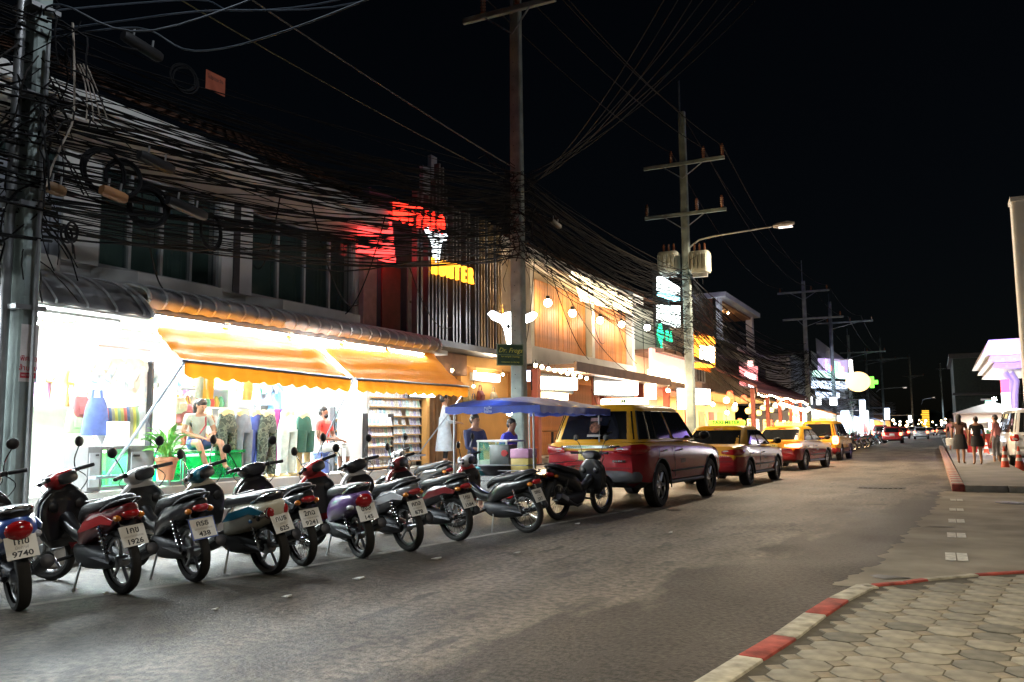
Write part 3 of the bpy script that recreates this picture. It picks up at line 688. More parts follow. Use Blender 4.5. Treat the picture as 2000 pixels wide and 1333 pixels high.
# shop room
SHOPW = mat('shop_wall_white', (.80, .80, .78), .7, var=.04)
part(A, 'back_wall', (-13.6, -6, .56), (-13.4, 16.8, 3.3), SHOPW); part(A, 'ceiling', (-13.4, -6, 3.12), (-10.0, 16.7, 3.22), SHOPW)
part(A, 'party_wall', (-13.4, 6.35, .60), (-10.75, 6.5, 3.12), SHOPW)
part(A, 'shop_pillar', (-10.65, 13.55, .60), (-10.35, 13.95, 3.12), SHOPW)
part(A, 'shop_pillar', (-10.6, 9.15, .60), (-10.4, 9.3, 3.12), SHOPW)
part(A, 'shop_pillar', (-10.6, 6.2, .60), (-10.3, 6.34, 3.12), WHITE)
MET = mat('canopy_sheet_grey', (.36, .365, .38), .7, .0, var=.3, scale=2)
RIBW = mat('canopy_rib_pale', (.62, .63, .64), .6, .0)
canopy(A, 8.0, 15.65, [(-10.45, 3.46), (-9.95, 3.45), (-9.62, 3.35), (-9.53, 3.21), (-9.62, 3.10)], MET, .3, RIBW)
canopy(A, -4.0, 7.9, [(-10.5, 3.52), (-10.0, 3.43), (-9.62, 3.24), (-9.36, 2.99), (-9.34, 2.92)], MET, .42, RIBW)
part(A, 'canopy_soffit', (-10.5, 8.0, 3.06), (-9.64, 15.6, 3.09), WHITE)
part(A, 'canopy_soffit', (-10.5, -4.0, 2.9), (-9.4, 7.9, 2.93), WHITE)
# blue-grey siding boards left of the first window
for i in range(9): part(A, 'siding_board', (-10.49, 5.55 + i * .2, 3.75), (-10.46 - .01 * (i % 2), 5.735 + i * .2, 4.9), BLUEG) if i < 9 else None
# tubes of light under the canopies
COOL = (.86, .97, 1.0)
TUBEG = glow('cool_tube_glow', (.9, .98, 1.0), 60)
def tube_light(label, y0, y1, x, z, power, g=TUBEG, col=COOL, group='fluorescent tubes under the shop canopy', rot=(0, 0, 0)):
    t = thing('tube_light', label, 'tube light', (x, (y0 + y1) / 2, z), group=group)
    L = y1 - y0
    MB().bb((-.035, -L / 2, .0), (.035, L / 2, .045)).build('batten', WHITE, t, smooth=False)
    MB().tube([(0, -L / 2 + .03, -.02), (0, L / 2 - .03, -.02)], .018, 8).build('tube', g, t)
    if power: lamp('tube_glow', t, (x, (y0 + y1) / 2, z - .06), power, col, .08, L, rot)
    return t
POWER = 1.0
for i in range(5):
    tube_light('glowing white tube under the grey canopy, %s from the left' % ('first', 'second', 'third', 'fourth', 'fifth')[i], 8.2 + i * 1.42, 9.5 + i * 1.42, -9.68, 3.02, 45, rot=(0, R(-18), 0))
tube_light('glowing white tube over the left shop near the pole', 4.7, 6.2, -9.75, 2.86, 90); tube_light('glowing white tube over the left shop beside the grey canopy', 6.35, 7.7, -9.75, 2.86, 90)
tube_light('glowing tube at the very left edge of the shop row', .6, 3.2, -9.75, 2.86, 120)
for i in range(4):
    tube_light(('ceiling tube inside the bag shop', 'ceiling tube over the seated woman', 'ceiling tube over the trousers', 'ceiling tube over the disc racks')[i], 7 + i * 2.45, 8.6 + i * 2.45, -11.9, 3.05, 290, group='ceiling tubes inside the shop')
# --- hotel front with metal fins and neon letters
B = house('dark hotel front of vertical metal fins with red and orange neon letters', 14.45, 19.3, 'hotel_front')
NAVY = mat('navy_wall', (.05, .06, .10), .7); REDW = mat('dark_red_wall', (.20, .03, .03), .7)
PALEB = mat('pale_blue_panel', (.24, .27, .34), .5)
part(B, 'wall', (-10.8, 14.45, 3.3), (-10.6, 19.3, 6.6), NAVY); part(B, 'balcony_slab', (-10.6, 14.45, 3.28), (-9.8, 19.3, 3.42), DARKM)
for i in range(4): part(B, 'wall_panel', (-10.598, 15.9 + i * .85, 3.6), (-10.57, 16.65 + i * .85, 5.2), PALEB)
part(B, 'dark_door', (-10.598, 14.9, 3.45), (-10.565, 15.6, 5.0), REDW)
part(B, 'pink_pilaster', (-10.4, 13.85, 3.4), (-10.28, 14.3, 5.12), mat('pink_render', (.50, .30, .28), .8))
RGL = glow('red_panel_glow', (1, .06, .055), 1.5)
a, b = at(697, 412, X=-10.0), at(772, 505, X=-10.0)
for i in range(5):
    z1 = b.z + (5.95 - b.z) * (i + 1) / 5 - .015; z0 = b.z + (5.95 - b.z) * i / 5
    part(B, 'red_panel', (-10.40, 13.78, z0), (-10.25, 14.95 - .04 * i, z1), RGL)
FIN = mat('fin_metal', (.13, .13, .14), .45, .5); FIN_LIT = mat('fin_metal_lit', (.35, .24, .12), .45, .5)  # second metal: orange light put into the colour of the right-hand fins
q = random.Random(5)
fm = {}
for i in range(27):
    y = 15.25 + i * .152; tall = (i in (5, 6, 7, 8)); h = 6.65 if not tall else (7.1, 7.5, 7.45, 7.0)[i - 5]
    if i in (2, 9, 13, 16): continue
    o = MB().bb((-.07, -.028, 0), (.07, .028, h - 3.42)).build('fin', FIN if i < 19 or i % 3 == 0 else FIN_LIT, B, smooth=False); o.location = (-9.95 - XF, y - B.location.y, 3.42 - .4)
for z in (4.15, 5.45, 6.35): part(B, 'fin_rail', (-10.06, 15.2, z), (-10.025, 19.3, z + .05), FIN)
part(B, 'tower_panel', (-10.3, 15.95, 6.4), (-10.2, 16.25, 7.45), PALEB); part(B, 'tower_panel', (-10.3, 16.3, 6.4), (-10.2, 16.55, 7.8), PALEB)
REDN = glow('red_neon', (1, .03, .015), 2.2); ORN = glow('orange_neon', (1, .36, .02), 2); WHN = glow('white_neon', (.85, .95, 1), 2.5)
def letters(word, label, a, b, m, x, size, sx=1.0, cat='neon sign', group=None, name='neon_letters'):
    t = thing(name, label, cat, (x, (a.y + b.y) / 2, min(a.z, b.z)), group=group); n = len(word)
    for i, ch in enumerate(word):
        u = (i + .5) / n; text(ch, t, (x, a.y + (b.y - a.y) * u, a.z + (b.z - a.z) * u), XR, size, m, .04, name='letter', sx=sx, bold=.006)
    for s in (-1, 1): MB().bb((x - .09, min(a.y, b.y), (a.z + b.z) / 2 + s * size * .2 - .015), (x - .06, max(a.y, b.y), (a.z + b.z) / 2 + s * size * .2 + .015)).build('rail', FIN, t, world=True, smooth=False)
    return t
letters('BUFFALO', 'red glowing neon word on the hotel fins', at(766, 410, X=-9.78), at(868, 444, X=-9.78), REDN, -9.78, .64, .52)
letters('HUNTER', 'orange glowing neon word low on the hotel fins', at(842, 520, X=-9.78), at(926, 543, X=-9.78), ORN, -9.78, .52, .6)
def skull(label, c, s, m, group=None):
    t = thing('skull_sign', label, 'sign', c)
    half = [(0, .42), (.16, .40), (.30, .34), (.52, .44), (.62, .36), (.50, .22), (.30, .14), (.22, 0), (.16, -.28), (.10, -.52), (0, -.56)]
    poly = half + [(-a, b) for a, b in reversed(half[1:-1])]
    MB().prism([(a * s, b * s) for a, b in poly], -.03, .03, 'x').build('glowing_face', m, t, smooth=False)
    MB().prism([(a * s * 1.05, b * s * 1.05) for a, b in poly], -.06, -.034, 'x').build('back_box', BLACK, t, smooth=False)
    for i in (-1, 1): MB().ball((.03, i * .12 * s, .06 * s), (.012, .05 * s, .06 * s), 8, 5).build('eye_hole', BLACK, t)
    return t
skull('white glowing bull skull between the red and orange neon words', at(852, 478, X=-9.8), .75, WHN)
# ground floor of the hotel side: brown curtains, warm bag shop
OCH = mat('ochre_wall', (.62, .33, .10), .8, var=.1, scale=1.5); BROWNW = mat('brown_panel', (.20, .09, .05), .7)
G = house('warm orange bag shop under the hotel front', 16.75, 21.4, 'bag_shop')
part(G, 'back_wall', (-13.2, 16.9, .6), (-13.0, 21.4, 3.3), OCH); part(G, 'wall', (-13.0, 16.75, .6), (-10.6, 16.88, 3.26), OCH); part(G, 'wall', (-13.0, 21.28, .6), (-10.6, 21.4, 3.26), OCH)
part(G, 'front_wall', (-10.75, 18.35, .6), (-10.6, 20.95, 3.0), OCH); part(G, 'lintel', (-10.7, 16.9, 2.75), (-10.4, 18.3, 3.26), BROWNW); part(G, 'lintel', (-10.72, 18.35, 3.0), (-10.45, 21.4, 3.27), OCH)
for i in range(4):
    MB().grid(lambda u, v, i=i: (-10.72 + .05 * math.sin(u * 25 + i), 16.95 + i * .34 + .32 * u, .62 + 2.1 * v), 18, 1).build('curtain', mat('brown_curtain', (.26, .15, .08), .9), G, world=True, fix=False)
WARM = (1, .72, .38)
BULB = glow('warm_bulb_glow', (1, .78, .45), 40)
def bulb(label, p, power=0, r=.05, g=BULB, col=WARM, group=None, cord=.25, name='light_bulb'):
    t = thing(name, label, 'light bulb', p, group=group)
    MB().ball((0, 0, 0), r, 12, 8).build('globe', g, t)
    MB().lathe([(r * .5, 0), (r * .5, r * .9), (r * .3, r)], (0, 0, r * .8), n=10).build('socket', BLACK, t)
    if cord: MB().tube([(0, 0, r * 1.6), (0, 0, r + cord)], .008, 4).build('cord', BLACK, t)
    if power: lamp('bulb_light', t, p, power, col, r * 1.05, kind='POINT')
    return t
bs = thing('box_lamp', 'white glowing box lamp on the orange bag shop wall', 'lamp', (-10.45, 19.6, 2.6)); c0, c1 = at(940, 728, X=-10.4), at(975, 747, X=-10.4)
MB().bb((-10.5, c0.y, c1.z), (-10.36, c1.y, c0.z)).build('shade', glow('warm_white_box', (1, .93, .8), 6), bs, world=True, smooth=False, bevel=.03)
MB().bb((-10.62, c0.y - .25, c1.z), (-10.52, c1.y + .1, c0.z)).build('back_plate', WHITE, bs, world=True, smooth=False)
lamp('box_light', bs, (-10.2, c0.y + .3, c0.z), 60, WARM, .3, .5, (0, R(-90), 0))
for i, (px, py) in enumerate(((883, 724), (928, 727), (925, 755), (982, 732))):
    bulb(('small bulb under the orange awning tip', 'small bulb left of the white box lamp', 'small bulb below the white box lamp', 'small bulb right of the white box lamp')[i], at(px, py, X=-10.2), 6, .035, cord=.1)
bulb('bare bulb inside the bag shop', (-11.9, 18.9, 2.7), 120, .06)
bulb('bare bulb inside the bag shop near the curtains', (-11.9, 17.4, 2.7), 90, .06)
# --- steak house with wood shutters
D = house('beige two storey steak house with vertical wood shutters and warm lamps', 19.3, 31.4, 'steak_house')
BEIGE = mat('beige_render', (.52, .43, .33), .8, var=.15, scale=1.2, bump=.1)
part(D, 'wall', (-10.85, 19.32, 3.28), (-10.62, 31.4, 6.9), BEIGE)
part(D, 'floor_beam', (-10.6, 21.9, 3.3), (-10.3, 31.4, 3.82), PLASTER)
part(D, 'fascia', (-10.6, 19.32, 6.2), (-9.95, 31.4, 6.5), FASC); part(D, 'post', (-10.6, 26.85, 3.82), (-10.35, 27.1, 6.2), PLASTER); part(D, 'post', (-10.6, 31.15, 3.82), (-10.35, 31.4, 6.2), PLASTER); part(D, 'post', (-10.6, 21.95, 3.82), (-10.35, 22.2, 6.2), PLASTER)
tile_roof(D, 19.3, 31.4, -9.9, 6.52, -13.4, 7.6)
SH = [mat('shutter_board_%d' % i, c, .55, var=.25, scale=4, bump=.15) for i, c in enumerate(((.44, .155, .026), (.37, .125, .020), (.49, .18, .034)))]
sb = [MB().bb((-.015, -.082, 0), (.015, .082, 2.05)).mesh('shutter_board', m, smooth=False, bevel=.006) for m in SH]
for y0, n in ((22.3, 25), (27.2, 21)):
    for i in range(n):
        inst('shutter_board', sb[rnd.randrange(3)], D, (-10.56 + rnd.uniform(-.006, .006) - XF, y0 + .09 + i * .178 - D.location.y, 3.86 - .4))
for (px, py, k) in ((1070, 592, 0), (1118, 612, 1), (1172, 626, 2), (1214, 634, 3)):
    bulb(('round lamp at the left edge of the left wood shutters', 'round lamp on the right of the left wood shutters', 'round lamp on the left of the right wood shutters', 'round lamp at the right edge of the wood shutters')[k], at(px, py, X=-10.15), 75, .12, cord=.7, group='round lamps before the wood shutters', name='globe_lamp')
# glowing roof sign
SG = thing('roof_sign', 'long warm white glowing sign box high on the steak house', 'sign', (-10.0, 28.5, 5.9))
WSG = glow('warm_sign_glow', (1, .80, .48), 2.2)
def quadbox(px, x, th, name, m, t):
    pts = [at(a, b, X=x) for a, b in px]
    return MB().add([(x, p.y, p.z) for p in pts] + [(x - th, p.y, p.z) for p in pts], [(0, 1, 2, 3), (7, 6, 5, 4), (0, 4, 5, 1), (1, 5, 6, 2), (2, 6, 7, 3), (3, 7, 4, 0)]).build(name, m, t, world=True, smooth=False)
quadbox(((1119, 530), (1206, 566), (1206, 578), (1119, 543)), -9.9, .12, 'upper_strip', WSG, SG); quadbox(((1131, 557), (1235, 583), (1235, 612), (1140, 588)), -9.9, .12, 'main_panel', WSG, SG)
quadbox(((1119, 527), (1237, 572), (1237, 576), (1119, 530)), -9.92, .1, 'frame', BLACK, SG)
lamp('sign_light', SG, (-9.7, 28.5, 5.8), 90, WARM, .5, 4, (0, R(-90), 0))
fl = letters('Café', 'small warm curly wall lettering beside the hotel fins', at(952, 610, X=-10.5), at(985, 606, X=-10.5), ORN, -10.55, .42)
bulb('wall lamp at the curly lettering beside the hotel', at(943, 606, X=-10.3), 40, .06, cord=0)
# ground floor of the steak house
DKW = mat('dark_brown_timber', (.10, .05, .03), .6, var=.3, scale=3, bump=.1); REDP = mat('red_brown_post', (.30, .07, .04), .5)
part(D, 'eaves', (-10.7, 21.9, 3.12), (-9.0, 31.4, 3.24), DKW); part(D, 'eaves_board', (-9.0, 21.9, 3.02), (-8.92, 31.4, 3.3), DKW)
part(D, 'back_wall', (-13.2, 21.45, .6), (-13.0, 31.4, 3.28), OCH); part(D, 'ceiling', (-13.0, 21.45, 3.12), (-10.7, 31.4, 3.2), OCH)
for y in (21.6, 26.3, 26.9, 31.2): part(D, 'post', (-10.2, y, .42), (-9.98, y + .22, 3.12), REDP, .02)
wb = MB().bb((-.012, -.07, 0), (.012, .07, 2.4)).mesh('wall_board', SH[2], smooth=False, bevel=.005)
for i in range(62): inst('wall_board', wb, D, (-11.3 - XF, 22 + .15 * i - D.location.y, .6 - .4))
for i in range(9):
    bulb(NTH[i] + ' warm bulb from the left in the row under the steak house eaves', at(1046 + 12.5 * i, 714 + 3.2 * i, X=-9.05), 14 if i % 3 == 0 else 0, .05, cord=.1, group='bulb row under the steak house eaves')
def sign_box(label, quad, x, m, th=.15, power=0, col=(1, 1, 1), frame=BLACK, txt=None, tm=None, ts=.2, name='sign_box', rowy=0):
    pts = [at(a, b, X=x) for a, b in quad]; cy = sum(p.y for p in pts) / 4; cz = sum(p.z for p in pts) / 4
    t = thing(name, label, 'sign', (x, cy, min(p.z for p in pts)))
    quadbox(quad, x, th, 'glowing_face', m, t)
    ys = [p.y for p in pts]; zs = [p.z for p in pts]
    MB().bb((x - th - .04, min(ys) - .03, min(zs) - .03), (x - th - .005, max(ys) + .03, max(zs) + .03)).build('back_box', frame, t, world=True, smooth=False)
    if txt:
        for i, s in enumerate(txt.split('\n')): text(s, t, (x + .006, cy, cz - (i - (len(txt.split('\n')) - 1) / 2) * ts * 1.05), XR, ts, tm or INK, .003)
    if power: lamp('sign_light', t, (x + .1, cy, cz), power, col, max(zs) - min(zs), max(ys) - min(ys), (0, R(-90), 0))
    return t
WMS = glow('menu_box_glow', (1, .88, .62), 7)
sign_box('wide warm white menu box under the bulb row of the steak house', ((1050, 735), (1128, 739), (1128, 762), (1050, 760)), -10.0, WMS, power=90, col=WARM)
sign_box('second warm white sign box right of the red brown post', ((1170, 745), (1246, 748), (1246, 772), (1170, 770)), -9.7, glow('white_box_glow', (1, .96, .86), 8), power=90, col=WARM)
sign_box('lower warm panel of the steak house counter', ((1058, 766), (1110, 768), (1110, 782), (1058, 781)), -10.4, glow('low_panel_glow', (1, .75, .4), 4), power=40, col=WARM)
bl = sign_box('small bluish white plate hanging beside the cart pole', ((1028, 724), (1036, 724), (1036, 745), (1028, 745)), -9.9, glow('blue_white_glow', (.6, .7, 1), 5))
# bull skull lamp and green board at the cart pole
skull('white glowing bull head lamp hung behind the cart pole', at(1002, 643, X=PX - .5), 1.0, glow('skull_glow', (1, 1, 1), 12)).rotation_euler = (0, 0, R(-50))
lp = at(1005, 694, X=PX + .3)
gb = MB().bb((-.012, -.40, -.30), (.012, .40, .30)).build('name_board', mat('green_board', (.035, .075, .05), .4, var=.2), None, loc=(PX + .24, lp.y - .1, lp.z), smooth=False, bevel=.004); gb.rotation_euler = (0, 0, R(-40)); gb.scale = (1, .8, .8); tag(gb, 'dark green name board with yellow script lettering on the cart pole', 'sign')
YEL = mat('yellow_lettering', (.66, .64, .12), .6); BORD = mat('pale_green_border', (.32, .42, .28), .6)
rot = Matrix.Rotation(0, 3, 'Z') @ XR
text('Dr. Frogs', gb, (.0135, 0, .12), XR, .185, YEL, .001, shear=.35, world=False)
text('bar and grill Chaweng', gb, (.0135, 0, -.05), XR, .062, YEL, .001, world=False); text('restaurant on the bay', gb, (.0135, 0, -.2), XR, .062, YEL, .001, world=False)
for s in (-1, 1):
    MB().bb((.0125, s * .385 - .006, -.29), (.0145, s * .385 + .006, .29)).build('border', BORD, gb, smooth=False); MB().bb((.0125, -.378, s * .284 - .006), (.0145, .378, s * .284 + .006)).build('border', BORD, gb, smooth=False)
MB().bb((.0125, -.36, -.008), (.0140, .36, .002)).build('border', BORD, gb, smooth=False)
# --- the pink lit restaurant with the tall white sign
E_ = house('pink lit restaurant front with a slanting roof and glowing fascia', 31.4, 43, 'restaurant_front')
PINK = mat('pink_wall', (.55, .25, .20), .8, var=.1); MAROON = mat('maroon_roof', (.16, .05, .04), .7, var=.3, scale=2)
part(E_, 'wall', (-10.85, 31.42, 3.2), (-10.62, 43, 6.4), BEIGE); part(E_, 'back_wall', (-13.2, 31.4, .6), (-13, 43, 3.2), PINK); part(E_, 'ceiling', (-13, 31.5, 3.1), (-10.6, 43, 3.18), PINK)
part(E_, 'canopy_slab', (-10.6, 31.5, 4.35), (-9.2, 39, 4.5), DKW)
window(E_, 39.3, 40.6, 3.9, 5.4, 2, curtain=mat('blue_curtain', (.25, .32, .33), .8)); window(E_, 41, 42.7, 3.7, 5.6, 3, curtain=DKW)
quadbox(((1273, 680), (1341, 700), (1341, 742), (1273, 722)), -9.55, .12, 'lit_fascia', glow('pink_fascia_glow', (1, .42, .36), .85), E_)
quadbox(((1268, 722), (1343, 739), (1343, 750), (1268, 735)), -9.4, .06, 'light_strip', glow('warm_strip_glow', (1, .78, .5), 9), E_)
lamp('strip_light', E_, (-9.2, 35, 3.3), 160, WARM, .3, 7, (0, R(-30), 0))
for y in (31.8, 35.2, 38.6): part(E_, 'post', (-10.4, y, .42), (-10.15, y + .25, 3.2), REDP)
tile_roof(E_, 31.4, 43, -9.9, 6.45, -13.4, 7.8)
TL = glow('tall_sign_glow', (.85, 1, .97), 3)
ts = thing('tall_sign', 'tall stack of two bright white sign panels beside the transformer pole', 'sign', (-9.6, 34, 5.6))
quadbox(((1292, 540), (1328, 562), (1328, 577), (1292, 566)), -9.4, .2, 'upper_panel', TL, ts); quadbox(((1292, 596), (1329, 598), (1329, 640), (1292, 626)), -9.4, .2, 'lower_panel', TL, ts)
quadbox(((1293, 571), (1328, 582), (1328, 589), (1293, 577)), -9.4, .2, 'lettering_band', glow('teal_band_glow', (.25, .75, .9), 3), ts)
part(ts, 'mounting_frame', (-10.3, 33.8, 5.3), (-9.65, 34.0, 8.2), BLACK)
lamp('sign_light', ts, (-9.1, 35, 6.5), 60, (.9, 1, 1), 1.5, 2, (0, R(-90), 0))
GRN = glow('green_neon', (.02, .75, .36), 1.4)
gn = thing('clover_sign', 'green neon clover sign under the tall white sign', 'neon sign', at(1290, 655, X=-9.7))
for dy, dz in ((0, .3), (-.22, .05), (.22, .05), (0, -.15)): MB().torus((0, dy, dz), .15, .04, 'x', 18, 6).build('leaf', GRN, gn)
MB().tube([(0, .05, -.25), (0, .12, -.5)], .04, 6).build('stem', GRN, gn)
MB().bb((-.12, -.4, -.5), (-.06, .4, .5)).build('back_board', BLACK, gn, smooth=False)
letters('PA', 'green neon letters beside the clover sign', at(1300, 656, X=-9.7), at(1313, 660, X=-9.7), GRN, -9.7, .62, .8)
bulb('cold white floodlight left of the green neon clover', at(1264, 640, X=-9.6), 60, .12, glow('flood_glow', (.9, .97, 1), 60), (.9, .97, 1), cord=0, name='floodlight')
sign_box('vertical orange and white glowing lightbox right of the transformer pole', ((1367, 656), (1397, 658), (1397, 718), (1367, 718)), -9.3, glow('lightbox_orange', (1, .36, .03), 2.2), .25, power=60, col=(1, .7, .4), frame=mat('orange_box', (.6, .2, .02), .5))
ob = bpy.data.objects[-1] if False else None
lb = thing('lightbox_panel', 'white glowing middle of the vertical orange lightbox', 'sign', at(1382, 690, X=-9.26)); quadbox(((1368, 676), (1396, 677), (1396, 708), (1368, 708)), -9.25, .03, 'glowing_face', glow('lightbox_white', (1, .93, .75), 9), lb)
sign_box('red glowing lettering panel right of the transformer pole foot', ((1258, 748), (1282, 750), (1282, 780), (1258, 778)), -10.0, glow('menu_warm', (1, .85, .6), 6), power=60, col=WARM)
sign_box('square white glowing box low beside the transformer pole', ((1365, 760), (1387, 761), (1387, 790), (1365, 790)), -9.3, glow('white_square', (1, .95, .85), 8), power=50, col=WARM)
sign_box('narrow white glowing panel left of the transformer pole', ((1330, 759), (1343, 760), (1343, 799), (1330, 799)), -9.7, glow('white_narrow', (1, .93, .82), 7))
bulb('starry warm bulb between the lit boxes of the pink restaurant', at(1305, 763, X=-9.4), 70, .08)
# --- dark roofed eateries beyond
F_ = house('low eateries with dark sloping roofs and strings of warm bulbs', 43, 62, 'eatery')
YW = mat('yellow_wall', (.58, .42, .2), .8, var=.1)
part(F_, 'back_wall', (-13.2, 43, .6), (-13, 62, 3.3), YW); part(F_, 'ceiling', (-13, 43, 3.2), (-10, 62, 3.28), YW); part(F_, 'wall', (-10.9, 43, 3.4), (-10.7, 62, 5.6), GAB)
MB().prism([(-10.8, 5.0), (-7.9, 3.55), (-7.9, 3.4), (-10.8, 4.8)], 43.1, 61.9, 'y').build('sloping_roof', MAROON, F_, world=True, smooth=False)
part(F_, 'eaves_rail', (-7.95, 43.1, 3.2), (-7.87, 61.9, 3.38), mat('pink_timber', (.42, .20, .17), .6))
DROOF = mat('dark_sheet_roof', (.05, .06, .06), .6, .3)
MB().prism([(-14.5, 7.8), (-9.6, 6.0), (-9.6, 5.8), (-14.5, 7.6)], 47, 66, 'y').build('upper_roof', DROOF, F_, world=True, smooth=False)
part(F_, 'gutter', (-9.62, 47, 5.72), (-9.5, 66, 5.95), mat('pale_gutter', (.62, .62, .60), .5))
for y in (43.4, 47.5, 51.6, 55.7, 60): part(F_, 'post', (-8.3, y, .42), (-8.1, y + .2, 3.4), REDP)
for i in range(7): MB().bb((-13 + .01, 44 + i * 2.5, .7), (-12.96, 45.4 + i * 2.5, 2.5)).build('wall_panel', (REDW, OCH, PINK, WOOD)[i % 4], F_, world=True, smooth=False)
for i, (px, py) in enumerate(((1392, 790), (1436, 791), (1420, 806))):
    bulb(('starry bulb under the left end of the dark eaves', 'starry bulb in the middle of the dark eaves', 'lower bulb between the two starry ones')[i], at(px, py, X=-8.4), 110, .09)
for i in range(10):
    bulb(NTH[i] + ' bulb from the left in the bright string at the far eatery eaves', at(1525 + 5.6 * i, 789 + 1.6 * i, X=-8.0), 60 if i % 4 == 0 else 0, .09, cord=.2, group='bulb string at the far eaves')
for i in range(4): lamp('room_light', F_, (-11.0, 45.5 + i * 4.8, 3.12), 330, (1, .74, .42), 1.5, 3.5)
for i in range(3): lamp('room_light', E_, (-11.6, 33.5 + i * 4, 3.02), 200, (1, .7, .4), 1.2, 3)
LANT = [glow('lantern_amber', (1, .55, .12), 2.2), glow('lantern_red', (1, .16, .06), 1.6), glow('lantern_white', (1, .88, .65), 3), glow('lantern_yellow', (1, .72, .2), 2.4)]
LC = ('amber', 'red', 'white', 'yellow')
for i in range(20):
    y = 40.5 + i * 1.45; t = thing('paper_lantern', LC[i % 4] + ' lantern, ' + NTH[i] + ' from the left in the row at the eatery front', 'lantern', (-8.5 - .5 * (i % 3), y, 2.35 + .25 * ((i * 7) % 4)), group='lanterns hung along the eatery front')
    MB().zloft([(-.16, 0, 0, .07, .07), (-.08, 0, 0, .15, .15), (.08, 0, 0, .15, .15), (.16, 0, 0, .07, .07)], 12, 2).build('shade', LANT[i % 4], t); MB().tube([(0, 0, .16), (0, 0, .6)], .008, 4).build('cord', BLACK, t)
for i in range(24):
    bulb(NTH[i] + ' bulb from the left in the string under the dark sloping roof', (-7.9, 43.4 + i * .78, 3.12 - .07 * math.sin(i * .9)), 0, .045, cord=.06, group='bulb string under the sloping roof')
for i in range(8):
    y = 43.6 + i * 2.3; t = thing('menu_board', ('red', 'yellow', 'white', 'orange')[i % 4] + ' lit menu board, ' + NTH[i] + ' from the left below the lanterns', 'sign', (-8.9, y, .42), group='lit menu boards at the eatery front')
    MB().bb((-.03, -.35, .55), (.03, .35, 1.5)).build('face', (LANT[1], LANT[3], LANT[2], LANT[0])[i % 4], t, smooth=False)
    for q in (-.3, .3): MB().tube([(0, q, 0), (0, q, .55)], .02, 6).build('leg', DARKM, t)
    for k in range(4): MB().bb((.031, -.28, 1.35 - k * .2), (.036, .28 - .12 * (k % 2), 1.41 - k * .2)).build('print_line', INK, t, smooth=False)
VG = glow('villa_sign_glow', (1, .28, .28), 1.1)
vs = sign_box('red glowing villa sign with white lettering above the dark roofs', ((1450, 716), (1480, 716), (1480, 756), (1450, 753)), -9.2, VG, power=30, col=(1, .5, .5))
c = at(1466, 738, X=-9.19); text('VILLMONT', vs, (-9.19, c.y, c.z), XR, .62, glow('villa_letters', (1, .9, .9), 4), .01, sx=1.1); text('Restaurant', vs, (-9.19, c.y, c.z - .45), XR, .3, glow('villa_letters', (1, .9, .9), 4), .01, sx=1.2)
MB().tube([at(1466, 716, X=-9.2), at(1466, 722, X=-9.2) + V((0, 0, .5))], .15, 8).build('crest', glow('villa_crest', (1, .5, .45), 3), vs, world=True)
# three storey white house behind
Wh = house('white modern three storey house with a lit balcony above the dark roofs', 58, 70, 'white_house', -13)
def Wp(name, px0, py0, px1, py1, y0, y1, m, x=-13): return None
part(Wh, 'side_wall', (-19, 58, 3), (-13.2, 58.3, 10.4), BROWNW); part(Wh, 'front_wall', (-13.6, 58.3, 5), (-13.3, 70, 7.6), PLASTER)
part(Wh, 'roof_slab', (-19.2, 57.6, 10.4), (-12.4, 70.2, 10.75), WHITE); part(Wh, 'corner_pier', (-13.4, 58.0, 5), (-12.9, 58.6, 10.4), WHITE); part(Wh, 'corner_pier', (-13.4, 69.3, 5), (-12.9, 70, 10.4), WHITE); part(Wh, 'back_wall', (-15.6, 58.3, 7.6), (-15.4, 70, 10.4), CREAM)
part(Wh, 'balcony_floor', (-15.4, 58.3, 7.5), (-12.8, 70, 7.7), WHITE); part(Wh, 'balcony_ceiling', (-15.4, 58.3, 10.2), (-13, 70, 10.35), mat('timber_soffit', (.42, .2, .08), .6))
for i in range(3): window(Wh, 59.5 + i * 3.3, 61.9 + i * 3.3, 7.8, 9.9, 2, x=-15.3, curtain=glow('lit_curtain', (1, .75, .32), .9), fm=WHITE)
part(Wh, 'balcony_rail', (-12.9, 58.6, 8.55), (-12.82, 69.3, 8.65), STEEL)
bulb('ceiling lamp on the balcony of the white house', (-14.2, 63.5, 9.9), 160, .1); bulb('facade lamp on the side of the white house', (-12.2, 57.2, 9.2), 120, .05, glow('flood_glow', (.9, .97, 1), 60), (.75, .82, 1), cord=0, name='wall_lamp')
